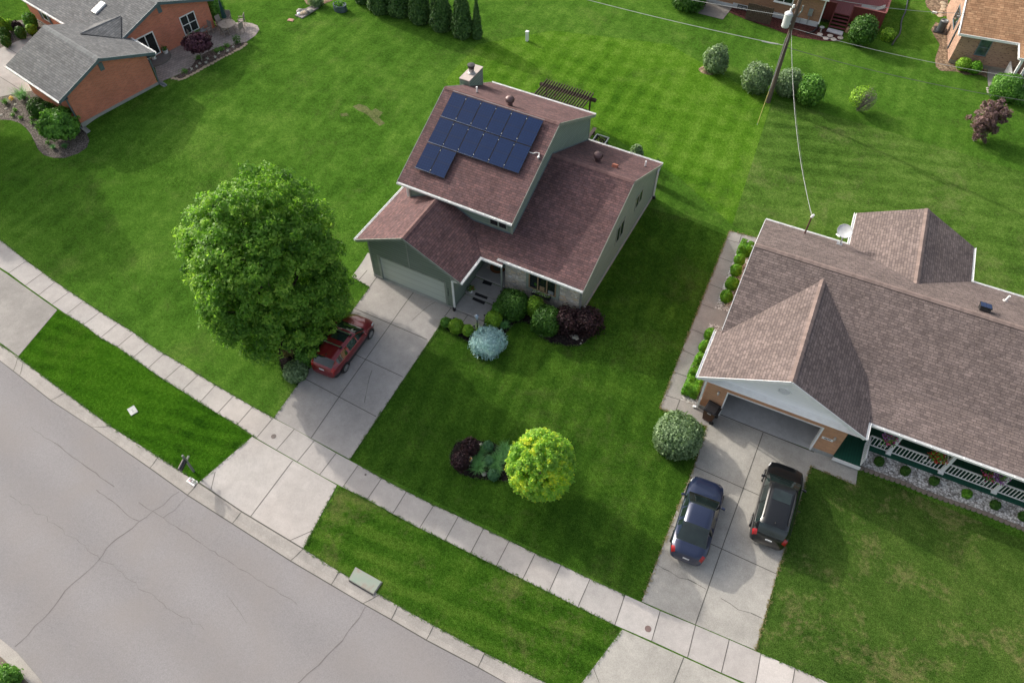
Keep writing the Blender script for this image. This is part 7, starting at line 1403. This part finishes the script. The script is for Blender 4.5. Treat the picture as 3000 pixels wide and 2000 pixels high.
# mats on the steps
def mat_(name, pts, z, label, mat, cat='door mat', th=0.015):
    q = [at(x, y, z) for x, y in pts]; m = MB(); m.prism([(p.x, p.y) for p in q], z + 0.002, z + th); return simple(name, label, cat, m, mat, (q[0].x, q[0].y, z))
M_RUB = paint('rubber_black', (0.014, 0.014, 0.016), 0.9, var=0.3, scale=30); c1 = lambda l: [(1000 + x / 2.94, 650 + y / 2.94) for x, y in l]
mat_('door_mat', c1([(1232, 490), (1308, 512), (1290, 552), (1213, 530)]), 0.40, 'black rubber mat in the middle of the porch landing', M_RUB)
mat_('door_mat', c1([(1160, 603), (1266, 645), (1252, 668), (1147, 628)]), 0.27, 'black rubber strip mat on the porch step tread', M_RUB); mat_('door_mat', c1([(1140, 645), (1245, 688), (1228, 712), (1126, 668)]), 0.13, 'black rubber strip mat on the lowest porch slab', M_RUB)
q = at(*c1([(1336, 400)])[0], 0.55); t = NT('rug_checks'); ck = t.node('ShaderNodeTexChecker'); t.l.new(t.coord('Object'), ck.inputs[0]); ck.inputs['Scale'].default_value = 12; t.set(ck.inputs[1], (0.42, 0.30, 0.26)); t.set(ck.inputs[2], (0.55, 0.52, 0.46)); M_CHECK = t.finish(ck.outputs[0], 0.9)
m = MB(); m.box(q.x - 0.6, q.x + 0.45, q.y - 0.28, q.y + 0.4, 0.552, 0.562); simple('checked_rug', 'pale checked rug under the round mat at the front door', 'rug', m, M_CHECK, q)
t = NT('rug_rings'); co = t.coord('Object'); sp = t.node('ShaderNodeSeparateXYZ'); t.l.new(co, sp.inputs[0]); rr_ = t.math('SQRT', t.math('ADD', t.math('POWER', sp.outputs[0], 2.0), t.math('POWER', sp.outputs[1], 2.0)))
M_RINGS = t.finish(t.ramp(t.math('DIVIDE', rr_, 0.52), [(0, (0.2, 0.04, 0.03)), (0.2, (0.07, 0.09, 0.06)), (0.5, (0.10, 0.09, 0.05)), (0.65, (0.25, 0.08, 0.03)), (0.85, (0.22, 0.09, 0.03)), (1, (0.07, 0.04, 0.03))]), 0.95)
m = MB(); m.lathe((q.x + 0.05, q.y + 0.08, 0.563), [(0.5, 0), (0.5, 0.008), (0, 0.009)], 26); o = simple('round_mat', 'round braided mat in red and green rings at the front door', 'door mat', m, M_RINGS, (q.x + 0.05, q.y + 0.08, 0.563))
p = at(*c1([(1113, 590)])[0], 0.35); p.z = 0.27; p.x += 0.02
def whitepot(m, c): m.lathe(c, [(0, 0), (0.13, 0), (0.16, 0.2), (0.14, 0.2), (0.13, 0.17), (0, 0.16)], 14)
whitepot.mat = M_WHITE; flowers('potted_plant', 'small white pot of orange flowers on the porch step by the garage wall', p, 0.24, 0.14, 120, [FOL['red'], FOL['mid'], FOL['yew']], [0.2, 0.4, 0.4], whitepot, 'potted plant', hang=0.26)
# island bed ornaments
p = gp(1376, 1349, 0.35); p.z = 0; gb_ = thing('garden_ball', 'gold and silver mosaic garden ball on a stand in the island bed', 'garden ornament', p); m = MB(); m.lathe(p, [(0.0, 0), (0.16, 0.0), (0.05, 0.1), (0.04, 0.3), (0.1, 0.36)], 12); m.build('stand', M_BLACK, gb_)
t = NT('mosaic'); v = t.node('ShaderNodeTexVoronoi'); t.l.new(t.coord('Object'), v.inputs['Vector']); v.inputs['Scale'].default_value = 13; s_ = t.node('ShaderNodeSeparateColor'); t.l.new(v.outputs['Color'], s_.inputs[0]); M_MOS = t.finish(t.ramp(s_.outputs[0], [(0.2, (0.45, 0.22, 0.03)), (0.5, (0.6, 0.4, 0.1)), (0.55, (0.5, 0.52, 0.55)), (0.8, (0.75, 0.76, 0.78)), (1, (0.05, 0.05, 0.06))]), 0.12, 0.6)
m = MB(); m.lathe(p + Vector((0, 0, 0.34)), [(0.17 * math.sin(a), 0.17 - 0.17 * math.cos(a)) for a in np.linspace(0, PI, 12)], 18); m.build('ball', M_MOS, gb_)
def rock(name, px, py, r_, label, mat, cat='rock', group=None, h=0.6, z=None):
    p = gp(px, py); m = MB(); n = 9; prof = [(0.75, -0.1), (1, 0.15), (0.9, 0.5), (0.5, 0.85), (0, 1)]; ph = random.uniform(0, 6); sx = random.uniform(0.8, 1.35)
    m.lathe((0, 0, 0), [(a * r_, b * r_ * h) for a, b in prof], n, 0, sx, 1); m.v = [Vector((v.x * (1 + 0.16 * math.sin(3 * math.atan2(v.y, v.x) + ph)), v.y * (1 + 0.14 * math.cos(2 * math.atan2(v.y, v.x) + ph)), v.z)) for v in m.v]
    rz_ = random.uniform(0, 3); Mz = Matrix.Rotation(rz_, 3, 'Z'); m.v = [Mz @ v for v in m.v]; o = m.build(name, mat, weld=True); o.location = p; return tag(o, label, cat, group)
M_ROCK = concrete('limestone', (0.40, 0.38, 0.34), 0.25, 0.35); M_ROCKT = concrete('tan_stone', (0.50, 0.40, 0.29), 0.2, 0.3); M_ROCKD = concrete('grey_boulder', (0.20, 0.19, 0.18), 0.2, 0.3)
for i, (x, y, r_) in enumerate([(1890, 925, .13), (1915, 930, .17), (1940, 945, .14), (1960, 960, .1), (1985, 975, .19), (2010, 990, .22), (2030, 1005, .13), (1868, 935, .09), (1722, 970, .1), (1750, 982, .07), (1790, 980, .12), (2062, 1045, .06), (2075, 1018, .05)]):
    rock('limestone_rock', 1000 + x / 2.94, 650 + y / 2.94, r_, 'pale limestone rock lining the front mulch bed by the barberries', M_ROCK, group='limestone rocks in the front bed')
C7 = lambda x, y: (1340 + x / 6.533, 1240 + y / 6.533)
for x, y, r_, lb in ((445, 405, .10, 'white rock at the upper edge of the island bed'), (370, 490, .12, 'brown rock beside the purple shrubs in the island bed'), (490, 805, .10, 'grey rock behind the front sedum in the island bed'), (510, 970, .13, 'pale block at the front edge of the island bed')): rock('bed_rock', *C7(x, y), r_, lb, M_ROCKT if 'brown' in lb else M_ROCK)
p = gp(*C7(222, 850)); m = MB(); m.tube([p, p + Vector((0.02, 0.02, 0.22))], 0.012, 5); m.lathe(p + Vector((0.02, 0.02, 0.2)), [(0, 0), (0.04, 0.03), (0, 0.08)], 8); simple('garden_stake', 'small white garden stake below the mosaic ball', 'garden stake', m, M_WHITE, p)
edge = [E2(x, y) for x, y in ((735, 1335), (790, 1345), (840, 1358), (890, 1350), (945, 1330), (990, 1300), (1050, 1275), (1100, 1245), (1160, 1215), (1220, 1180), (1280, 1140), (1340, 1110), (1400, 1080), (1455, 1050), (1510, 1020), (1560, 995), (1600, 975), (1650, 950), (1700, 925), (1750, 900), (1800, 870), (1850, 845), (1900, 815), (1945, 785), (1975, 755))]
for x, y in edge: rock('edging_stone', x, y, random.uniform(.13, .2), 'flat tan edging stone along the lawn side of the patio bed', M_ROCKT, 'edging stone', 'tan edging stones of the patio bed', 0.35)
for x, y, r_, lb in ((70, 80, .42, 'larger grey boulder in the far bark bed'), (82, 78, .3, 'smaller grey boulder in the far bark bed')): rock('boulder', x, y, r_, lb, M_ROCKD, 'boulder', None, 0.8)
for x, y, r_, lb in ((275, 515, .14, 'pale flat stone near the grass clump in the bark bed'), (115, 595, .16, 'pale flat stone in the middle of the bark bed'), (20, 705, .16, 'pale flat stone at the left edge of the bark bed')): rock('flat_stone', *S6(x, y), r_, lb, M_ROCK, 'stone', None, 0.25)
# splash blocks at the brick house downspouts
for (a, b, lb) in ((S6(1455, 925), S6(1570, 1020), 'concrete splash block at the near corner of the left brick house'), (E2(500, 1400), E2(610, 1475), 'dark splash block at the patio corner of the left brick house')):
    p, q = gp(*a), gp(*b); m = MB(); d = (q - p).normalized(); s_ = Vector((-d.y, d.x, 0)); m.obox((p + q) / 2 + Vector((0, 0, 0.03)), d, s_, (0, 0, 1), (q - p).length / 2, 0.16, 0.025); m.obox((p + q) / 2 + s_ * 0.14 + Vector((0, 0, 0.07)), d, s_, (0, 0, 1), (q - p).length / 2, 0.03, 0.03); m.obox((p + q) / 2 - s_ * 0.14 + Vector((0, 0, 0.07)), d, s_, (0, 0, 1), (q - p).length / 2, 0.03, 0.03); simple('splash_block', lb, 'splash block', m, M_FOUND if 'near' in lb else M_GREYM, p)
# patio furniture
M_TEAK = paint('weathered_teak', (0.36, 0.30, 0.25), 0.8, var=0.2, scale=5); M_WICK = paint('pale_wicker', (0.30, 0.26, 0.235), 0.85)
tb = gp(*E2(1690, 545)); tb = Vector((tb.x, tb.y, 0.5)); tt = thing('patio_table', 'round pale patio table with a closed green umbrella', 'table', tb)
m = MB(); m.lathe(tb + Vector((0, 0, 0.70)), [(0, 0), (0.72, 0), (0.74, 0.03), (0.72, 0.05), (0, 0.05)], 26); m.build('tabletop', M_TEAK, tt)
for k in range(4): a = PI / 4 + k * PI / 2; m = MB(); m.bar(tb + Vector((0.5 * math.cos(a), 0.5 * math.sin(a), 0.02)), tb + Vector((0.4 * math.cos(a), 0.4 * math.sin(a), 0.7)), 0.06); m.build('leg', M_TEAK, tt)
ub = thing('patio_umbrella', 'closed dark green umbrella standing through the patio table', 'umbrella', tb); m = MB(); m.tube([tb + Vector((0, 0, 0.76)), tb + Vector((0, 0, 2.95))], 0.022, 8); m.build('pole', M_TEAK, ub); m = MB(); m.lathe(tb + Vector((0, 0, 1.25)), [(0.03, 0), (0.20, 0.06), (0.17, 0.3), (0.13, 0.8), (0.09, 1.3), (0.03, 1.6), (0, 1.62)], 12); m.v = [Vector((tb.x + (v.x - tb.x) * (1 + 0.2 * math.sin(9 * math.atan2(v.y - tb.y, v.x - tb.x))), tb.y + (v.y - tb.y), v.z)) for v in m.v]; m.build('canopy', paint('umbrella_green', (0.010, 0.055, 0.055), 0.8), ub)
CH0 = None
def chair(loc, rz_, label, group=None):
    global CH0
    if CH0 is None:
        CH0 = thing('patio_chair', label, 'chair', (0, 0, 0), group); m = MB(); m.box(-0.25, 0.25, -0.24, 0.24, 0.41, 0.45); m.build('seat', M_WICK, CH0); m = MB(); m.obox((0, 0.27, 0.72), (1, 0, 0), Vector((0, 0.18, 0.98)).normalized(), Vector((0, -0.98, 0.18)).normalized(), 0.25, 0.30, 0.018); m.build('backrest', M_WICK, CH0)
        for x in (-0.24, 0.24):
            for y in (-0.22, 0.24): m = MB(); m.bar((x, y, 0), (x, y, 0.43 if y > 0 else 0.62), 0.04); m.build('leg', M_TEAK, CH0)
            m = MB(); m.bar((x, -0.25, 0.64), (x, 0.3, 0.64), 0.055, 0.03); m.build('armrest', M_TEAK, CH0)
        CH0.location = loc; CH0.rotation_euler = (0, 0, rz_); return CH0
    return copy_thing(CH0, loc, rz_, label, 1.0, group)
def ce(x, y): p = gp(*E2(x, y)); return Vector((p.x, p.y, 0.516))
chair(ce(980, 720), R(-20), 'pale patio chair against the brick wall left of the bench'); chair(ce(1360, 580), R(-5), 'pale patio chair against the brick wall right of the window'); chair(ce(1890, 560), R(-95), 'pale patio chair at the right side of the round table'); chair(ce(1925, 430), R(-60), 'pale tall patio chair at the far right of the round table'); chair(ce(1640, 610), R(165), 'pale patio chair tucked under the near side of the round table'); chair(ce(1580, 475), R(85), 'pale patio chair at the left of the round table'); chair(ce(1690, 400), R(20), 'pale patio chair behind the umbrella')
bc = ce(1170, 640); be = thing('patio_bench', 'grey slatted garden bench table along the brick wall', 'bench', bc); FBE = frame((bc.x, bc.y), 70)
m = MB(FBE)
for k in range(5): m.box(-0.75, 0.75, -0.30 + k * 0.122, -0.30 + k * 0.122 + 0.105, 0.96, 1.0)
m.build('seat', paint('bench_grey', (0.28, 0.29, 0.30), 0.7), be)
for x in (-0.65, 0.65):
    for y in (-0.22, 0.22): m = MB(FBE); m.bar((x, y, 0.516), (x, y, 0.96), 0.06); m.build('leg', M_TEAK, be)
def pot2(m, c): m.lathe(c, [(0, 0), (0.17, 0), (0.22, 0.42), (0.19, 0.42), (0.18, 0.38), (0, 0.36)], 14)
pot2.mat = M_WHITE
for (x, y), lb in (((628, 930), 'white planter with a clipped plant right of the sliding door'), ((428, 1030), 'white planter with a clipped plant at the garage eave by the sliding door')): p = gp(*E2(x, y)); flowers('planter', lb, (p.x, p.y, p.z + 0.016 if x > 500 else 0.516), 0.26, 0.2, 200, [FOL['yew'], FOL['mid']], [0.7, 0.3], pot2, 'planter', hang=0.5)
# fire-pit pile, round raised bed at the top
O3 = lambda x, y: (860 + x / 6.72, y / 6.72)
q = [gp(*O3(x, y)) for x, y in ((30, 320), (170, 375), (500, 170), (345, 135))]; cc = sum(q, Vector()) / 4; m = MB(); m.prism([(p.x, p.y) for p in q], 0.5, 0.6); bd = simple('stone_bed', 'grey stone slab bed carrying the rubble pile near the top edge', 'stone bed', m, concrete('slab_grey', (0.30, 0.27, 0.26), 0.2, 0.35), (cc.x, cc.y, 0.5))
for i in range(16):
    x, y = random.uniform(100, 340), random.uniform(180, 300); y = 250 + (200 - x) * 0.28 + random.uniform(-45, 45); o = rock('rubble_piece', *O3(x, y), random.uniform(.16, .32), 'weathered grey log or rubble piece in the pile on the stone bed', [M_ROCKD, M_ROCK, M_ROCKT][i % 3], 'rubble', 'rubble pieces on the stone bed', 0.7); o.location.z = 0.6
rock('white_rock', *O3(112, 305), 0.2, 'bright white rock at the left end of the rubble pile', M_WHITE, 'rock', None, 0.8).location.z = 0.6
p = gp(*O3(888, 235)); p = p + Vector((0, 0.3, 0)); rb = thing('raised_bed', 'round blue-grey corrugated metal raised bed near the top edge', 'raised bed', p); m = MB(); m.lathe(p, [(0.62, 0)] + [(0.62 + 0.02 * (k % 2), 0.07 * k) for k in range(1, 9)] + [(0.58, 0.56), (0.58, 0.42), (0, 0.42)], 26, 0, 1.0, 0.8); m.build('wall', paint('bed_blue', (0.10, 0.135, 0.175), 0.4, 0.5), rb); P = RNG.normal(0, 1, (260, 3)) * [0.24, 0.2, 0.12] + np.array(p) + [0, 0, 0.55]; quads_mesh('plants', leaf_quads(P, sph(260), 0.07), np.clip(RNG.normal(0.4, 0.2, 260), 0, 1), FOL['mid'], rb)
drape('far_flower_bed', [(pl(*[O3(x, y) for x, y in ((200, -10), (260, 90), (340, 110), (560, 100), (760, 20), (780, -80), (250, -90))]), 0)], [M_DIRT], 0.012)
p, r = blob(*O3(430, 10), 36, 0.9); shrub('garden_shrub', 'green plants in the dirt bed at the top edge above the stone bed', 'shrub', p, r, 0.9, 'dome', FOL['grey'], 900, 0.08, fuzz=0.14)
for (x, y), lb, mt in (((567, 120), 'thin wooden garden stake at the top edge bed', M_TAN), ((520, 60), 'thin white garden stake at the top edge bed', M_WHITE)): p = gp(*O3(x, y)); m = MB(); m.bar(p, p + Vector((0, 0, 1.0)), 0.045); simple('garden_stake', lb, 'garden stake', m, mt, p)
p = gp(852, 60); m = MB(); m.obox(p + Vector((0, 0, 0.02)), (1, 0.2, 0), (-0.2, 1, 0), (0, 0, 1), 0.25, 0.18, 0.03); simple('paving_stone', 'single pinkish paving stone on the lawn left of the stone bed', 'paving stone', m, paint('pink_stone', (0.40, 0.22, 0.17), 0.9), p)
# pergola behind the middle house
M_PERG = paint('pergola_brown', (0.060, 0.034, 0.030), 0.75, var=0.25, scale=6); pz = 2.75; x0_, x1_, y0_, y1_ = -20.85, -16.95, 42.55, 44.75
pg = thing('pergola', 'dark brown timber pergola behind the middle house', 'pergola', ((x0_ + x1_) / 2, (y0_ + y1_) / 2, 0.5))
for y in (y0_ + 0.35, y1_ - 0.35):
    for dy in (-0.07, 0.07): m = MB(); m.bar((x0_ - 0.25, y + dy, pz - 0.13), (x1_ + 0.4, y + dy, pz - 0.13), 0.045, 0.22); m.build('beam', M_PERG, pg)
    for x in (x0_ + 0.3, x1_ - 0.05): m = MB(); m.bar((x, y, 0.4), (x, y, pz - 0.03), 0.1); m.build('post', M_PERG, pg)
for k in range(19): x = x0_ + 0.12 + k * (x1_ - x0_ - 0.15) / 18; m = MB(); m.bar((x, y0_, pz + 0.07), (x, y1_ + 0.1, pz + 0.07), 0.045, 0.17, up=(0, 0, 1)); m.build('rafter', M_PERG, pg)
p = at(1576 + 49, 282, 1.9); m = MB(); m.tube([p + Vector((0, 0, 0.85)), p + Vector((0, 0, 0.25))], 0.006, 4); m.lathe(p, [(0, 0), (0.09, 0.05), (0.1, 0.2), (0.03, 0.28), (0, 0.3)], 10); simple('bird_feeder', 'small brown bird feeder hanging inside the pergola', 'bird feeder', m, paint('feeder_wood', (0.16, 0.09, 0.05), 0.8), p)
m = MB(); q = [at(x, y, 0.95) for x, y in ((1760, 391), (1782, 405), (1765, 425), (1745, 420))]; pb_ = thing('planter_box', 'raised white-edged planter box of soil behind the middle house', 'planter', (-15.15, 42.3, 0.5)); m.box(-15.65, -14.75, 41.7, 42.95, 0.75, 0.95, skip='t'); m.box(-15.6, -14.8, 41.75, 42.9, 0.85, 0.9, 1); m.build('trough', [M_GREYM, M_MULCH], pb_)
m = MB()
for a_, b_ in (((-15.7, 41.7, 0.97), (-14.7, 41.7, 0.97)), ((-15.7, 42.95, 0.97), (-14.7, 42.95, 0.97)), ((-15.67, 41.7, 0.97), (-15.67, 42.95, 0.97)), ((-14.73, 41.7, 0.97), (-14.73, 42.95, 0.97))): m.bar(a_, b_, 0.07, 0.05)
m.build('rim', paint('rim_pale', (0.42, 0.46, 0.44), 0.6), pb_)
for x in (-15.6, -14.8):
    for y in (41.78, 42.88): m = MB(); m.bar((x, y, 0.4), (x, y, 0.75), 0.07); m.build('leg', M_PERG, pb_)
P = RNG.uniform(0, 1, (60, 3)) * [0.7, 1.0, 0.12] + [-15.55, 41.85, 0.9]; quads_mesh('seedlings', leaf_quads(P, sph(60), 0.05), np.full(60, 0.6), FOL['lime'], pb_)
sb_ = thing('timber_bench', 'weathered timber bench beside the planter box behind the middle house', 'bench', (-16.1, 42.4, 0.5)); m = MB(); m.box(-16.22, -15.98, 41.3, 43.6, 0.92, 0.98); m.build('seat', paint('grey_timber', (0.20, 0.155, 0.13), 0.85), sb_)
for y in (41.6, 43.3): m = MB(); m.box(-16.2, -16.0, y, y + 0.08, 0.4, 0.92); m.build('leg', M_PERG, sb_)
drape('back_paving', [([(-19, 39.4), (-15.2, 39.4), (-15.2, 42.1), (-19, 42.1)], 0)], [concrete('paving_pink', (0.34, 0.24, 0.21), 0.2, 0.2)], 0.014)
# things behind the top house and by the tan house
for (x, y), lb in (((305, 600), 'round pale stepping stone nearest the drain pipe'), ((405, 670), 'round pale stepping stone at the lower left of the group by the steps'), ((482, 625), 'round pale stepping stone just below the white step slab'), ((541, 687), 'round pale stepping stone at the bottom of the group by the steps'), ((658, 660), 'round pale stepping stone at the right of the group by the steps')):
    p = gp(*rc_(x, y)); m = MB(); m.lathe((p.x, p.y, p.z + 0.01), [(0.24, 0), (0.24, 0.045), (0.2, 0.055), (0, 0.055)], 18); simple('stepping_stone', lb, 'stepping stone', m, concrete('step_stone' + str(x), (0.52, 0.46, 0.42), 0.15), p)
q = [gp(*rc_(x, y)) for x, y in ((415, 545), (685, 625), (705, 565), (445, 500))]; m = MB(); m.prism([(p.x, p.y) for p in q], 0.4, 0.60); simple('step_slab', 'pale concrete step slab at the foot of the red deck stairs', 'step', m, concrete('slab_pale', (0.60, 0.60, 0.63)), q[0])
p = gp(*rc_(775, 555)); m = MB(); m.lathe(p, [(0.2, 0), (0.22, 0.25), (0.17, 0.4), (0.05, 0.46), (0, 0.46)], 14); simple('garden_urn', 'tan rounded urn beside the red deck stairs', 'urn', m, paint('urn_tan', (0.42, 0.29, 0.17), 0.7), p)
p = gp(*rc_(320, 545)); m = MB(); m.lathe(p, [(0.1, 0), (0.05, 0.05), (0.05, 0.3), (0.2, 0.36), (0.2, 0.4), (0, 0.38)], 14); simple('bird_bath', 'small grey bird bath in the red mulch by the drain pipe', 'bird bath', m, M_FOUND, p)
pts = [gp(*rc_(x, y), 0.06) for x, y in ((1550, 780), (1575, 730), (1620, 665), (1680, 590), (1700, 500), (1705, 400), (1730, 310), (1775, 220), (1800, 120), (1815, 30), (1840, -60))]; m = MB(); m.tube(pts, 0.06, 8); simple('drain_hose', 'long black corrugated drain pipe lying across the lawn right of the deck', 'drain pipe', m, paint('hose_black', (0.03, 0.038, 0.045), 0.5), pts[0])
p = gp(*rc_(955, 765)); m = MB(); m.obox(p + Vector((0, 0, 0.03)), (1, -0.12, 0), (0.12, 1, 0), (0, 0, 1), 0.4, 0.06, 0.04); simple('edging_plank', 'pale flat kerb piece on the lawn below the big dark bush', 'edging', m, M_FOUND, p)
ac = gp(2680 + 355 / 4.9, 495 / 4.9 - 6); ac = Vector((ac.x, ac.y + 0.25, 0.5)); au = thing('air_conditioner', 'grey round air-conditioning unit by the tan house wall', 'air conditioner', ac); m = MB(); m.lathe(ac + Vector((0, 0, 0.06)), [(0.33, 0)] + [(0.33 + 0.006 * (k % 2), 0.05 * k) for k in range(1, 16)] + [(0.35, 0.78), (0.35, 0.86), (0.27, 0.87), (0.25, 0.82), (0.0, 0.80)], 22); m.build('casing', paint('ac_dark', (0.10, 0.115, 0.125), 0.5, 0.3), au); m = MB(); m.box(ac.x - 0.5, ac.x + 0.55, ac.y - 0.5, ac.y + 0.5, 0.48, 0.56); m.build('base_pad', M_BLACK, au)
m = MB()
for r0_ in (0.1, 0.18, 0.26): m.tube([ac + Vector((r0_ * math.cos(a), r0_ * math.sin(a), 0.93)) for a in np.linspace(0, 2 * PI, 20)], 0.01, 4)
m.build('fan_grille', M_STEEL, au)
for k, (x, y) in enumerate([(410, 90), (405, 45), (375, 180), (365, 225), (405, 132)]): rock('path_stone', *s_5(x, y), 0.27, 'flat stepping stone in the dirt bed left of the tan house', M_ROCKT, 'stepping stone', 'stepping stones beside the tan house', 0.12)
for x, y in [(1045, 1270), (1050, 1300), (1055, 1330), (1075, 1365), (1095, 1385), (1120, 1405), (1150, 1420), (1185, 1435), (1220, 1445), (1260, 1450)]: rock('border_brick', *s_5(x, y), 0.12, 'small pale border stone around the bed in front of the tan house porch', M_ROCK, 'border stone', 'border stones by the tan house porch', 0.5)
p = gp(*s_5(280, 192)); m = MB(); m.box(p.x - 0.2, p.x + 0.2, p.y - 0.1, p.y + 0.1, 0.5, 0.62); simple('white_block', 'white block on the lawn beside the stepping stones', 'block', m, M_WHITE, p)
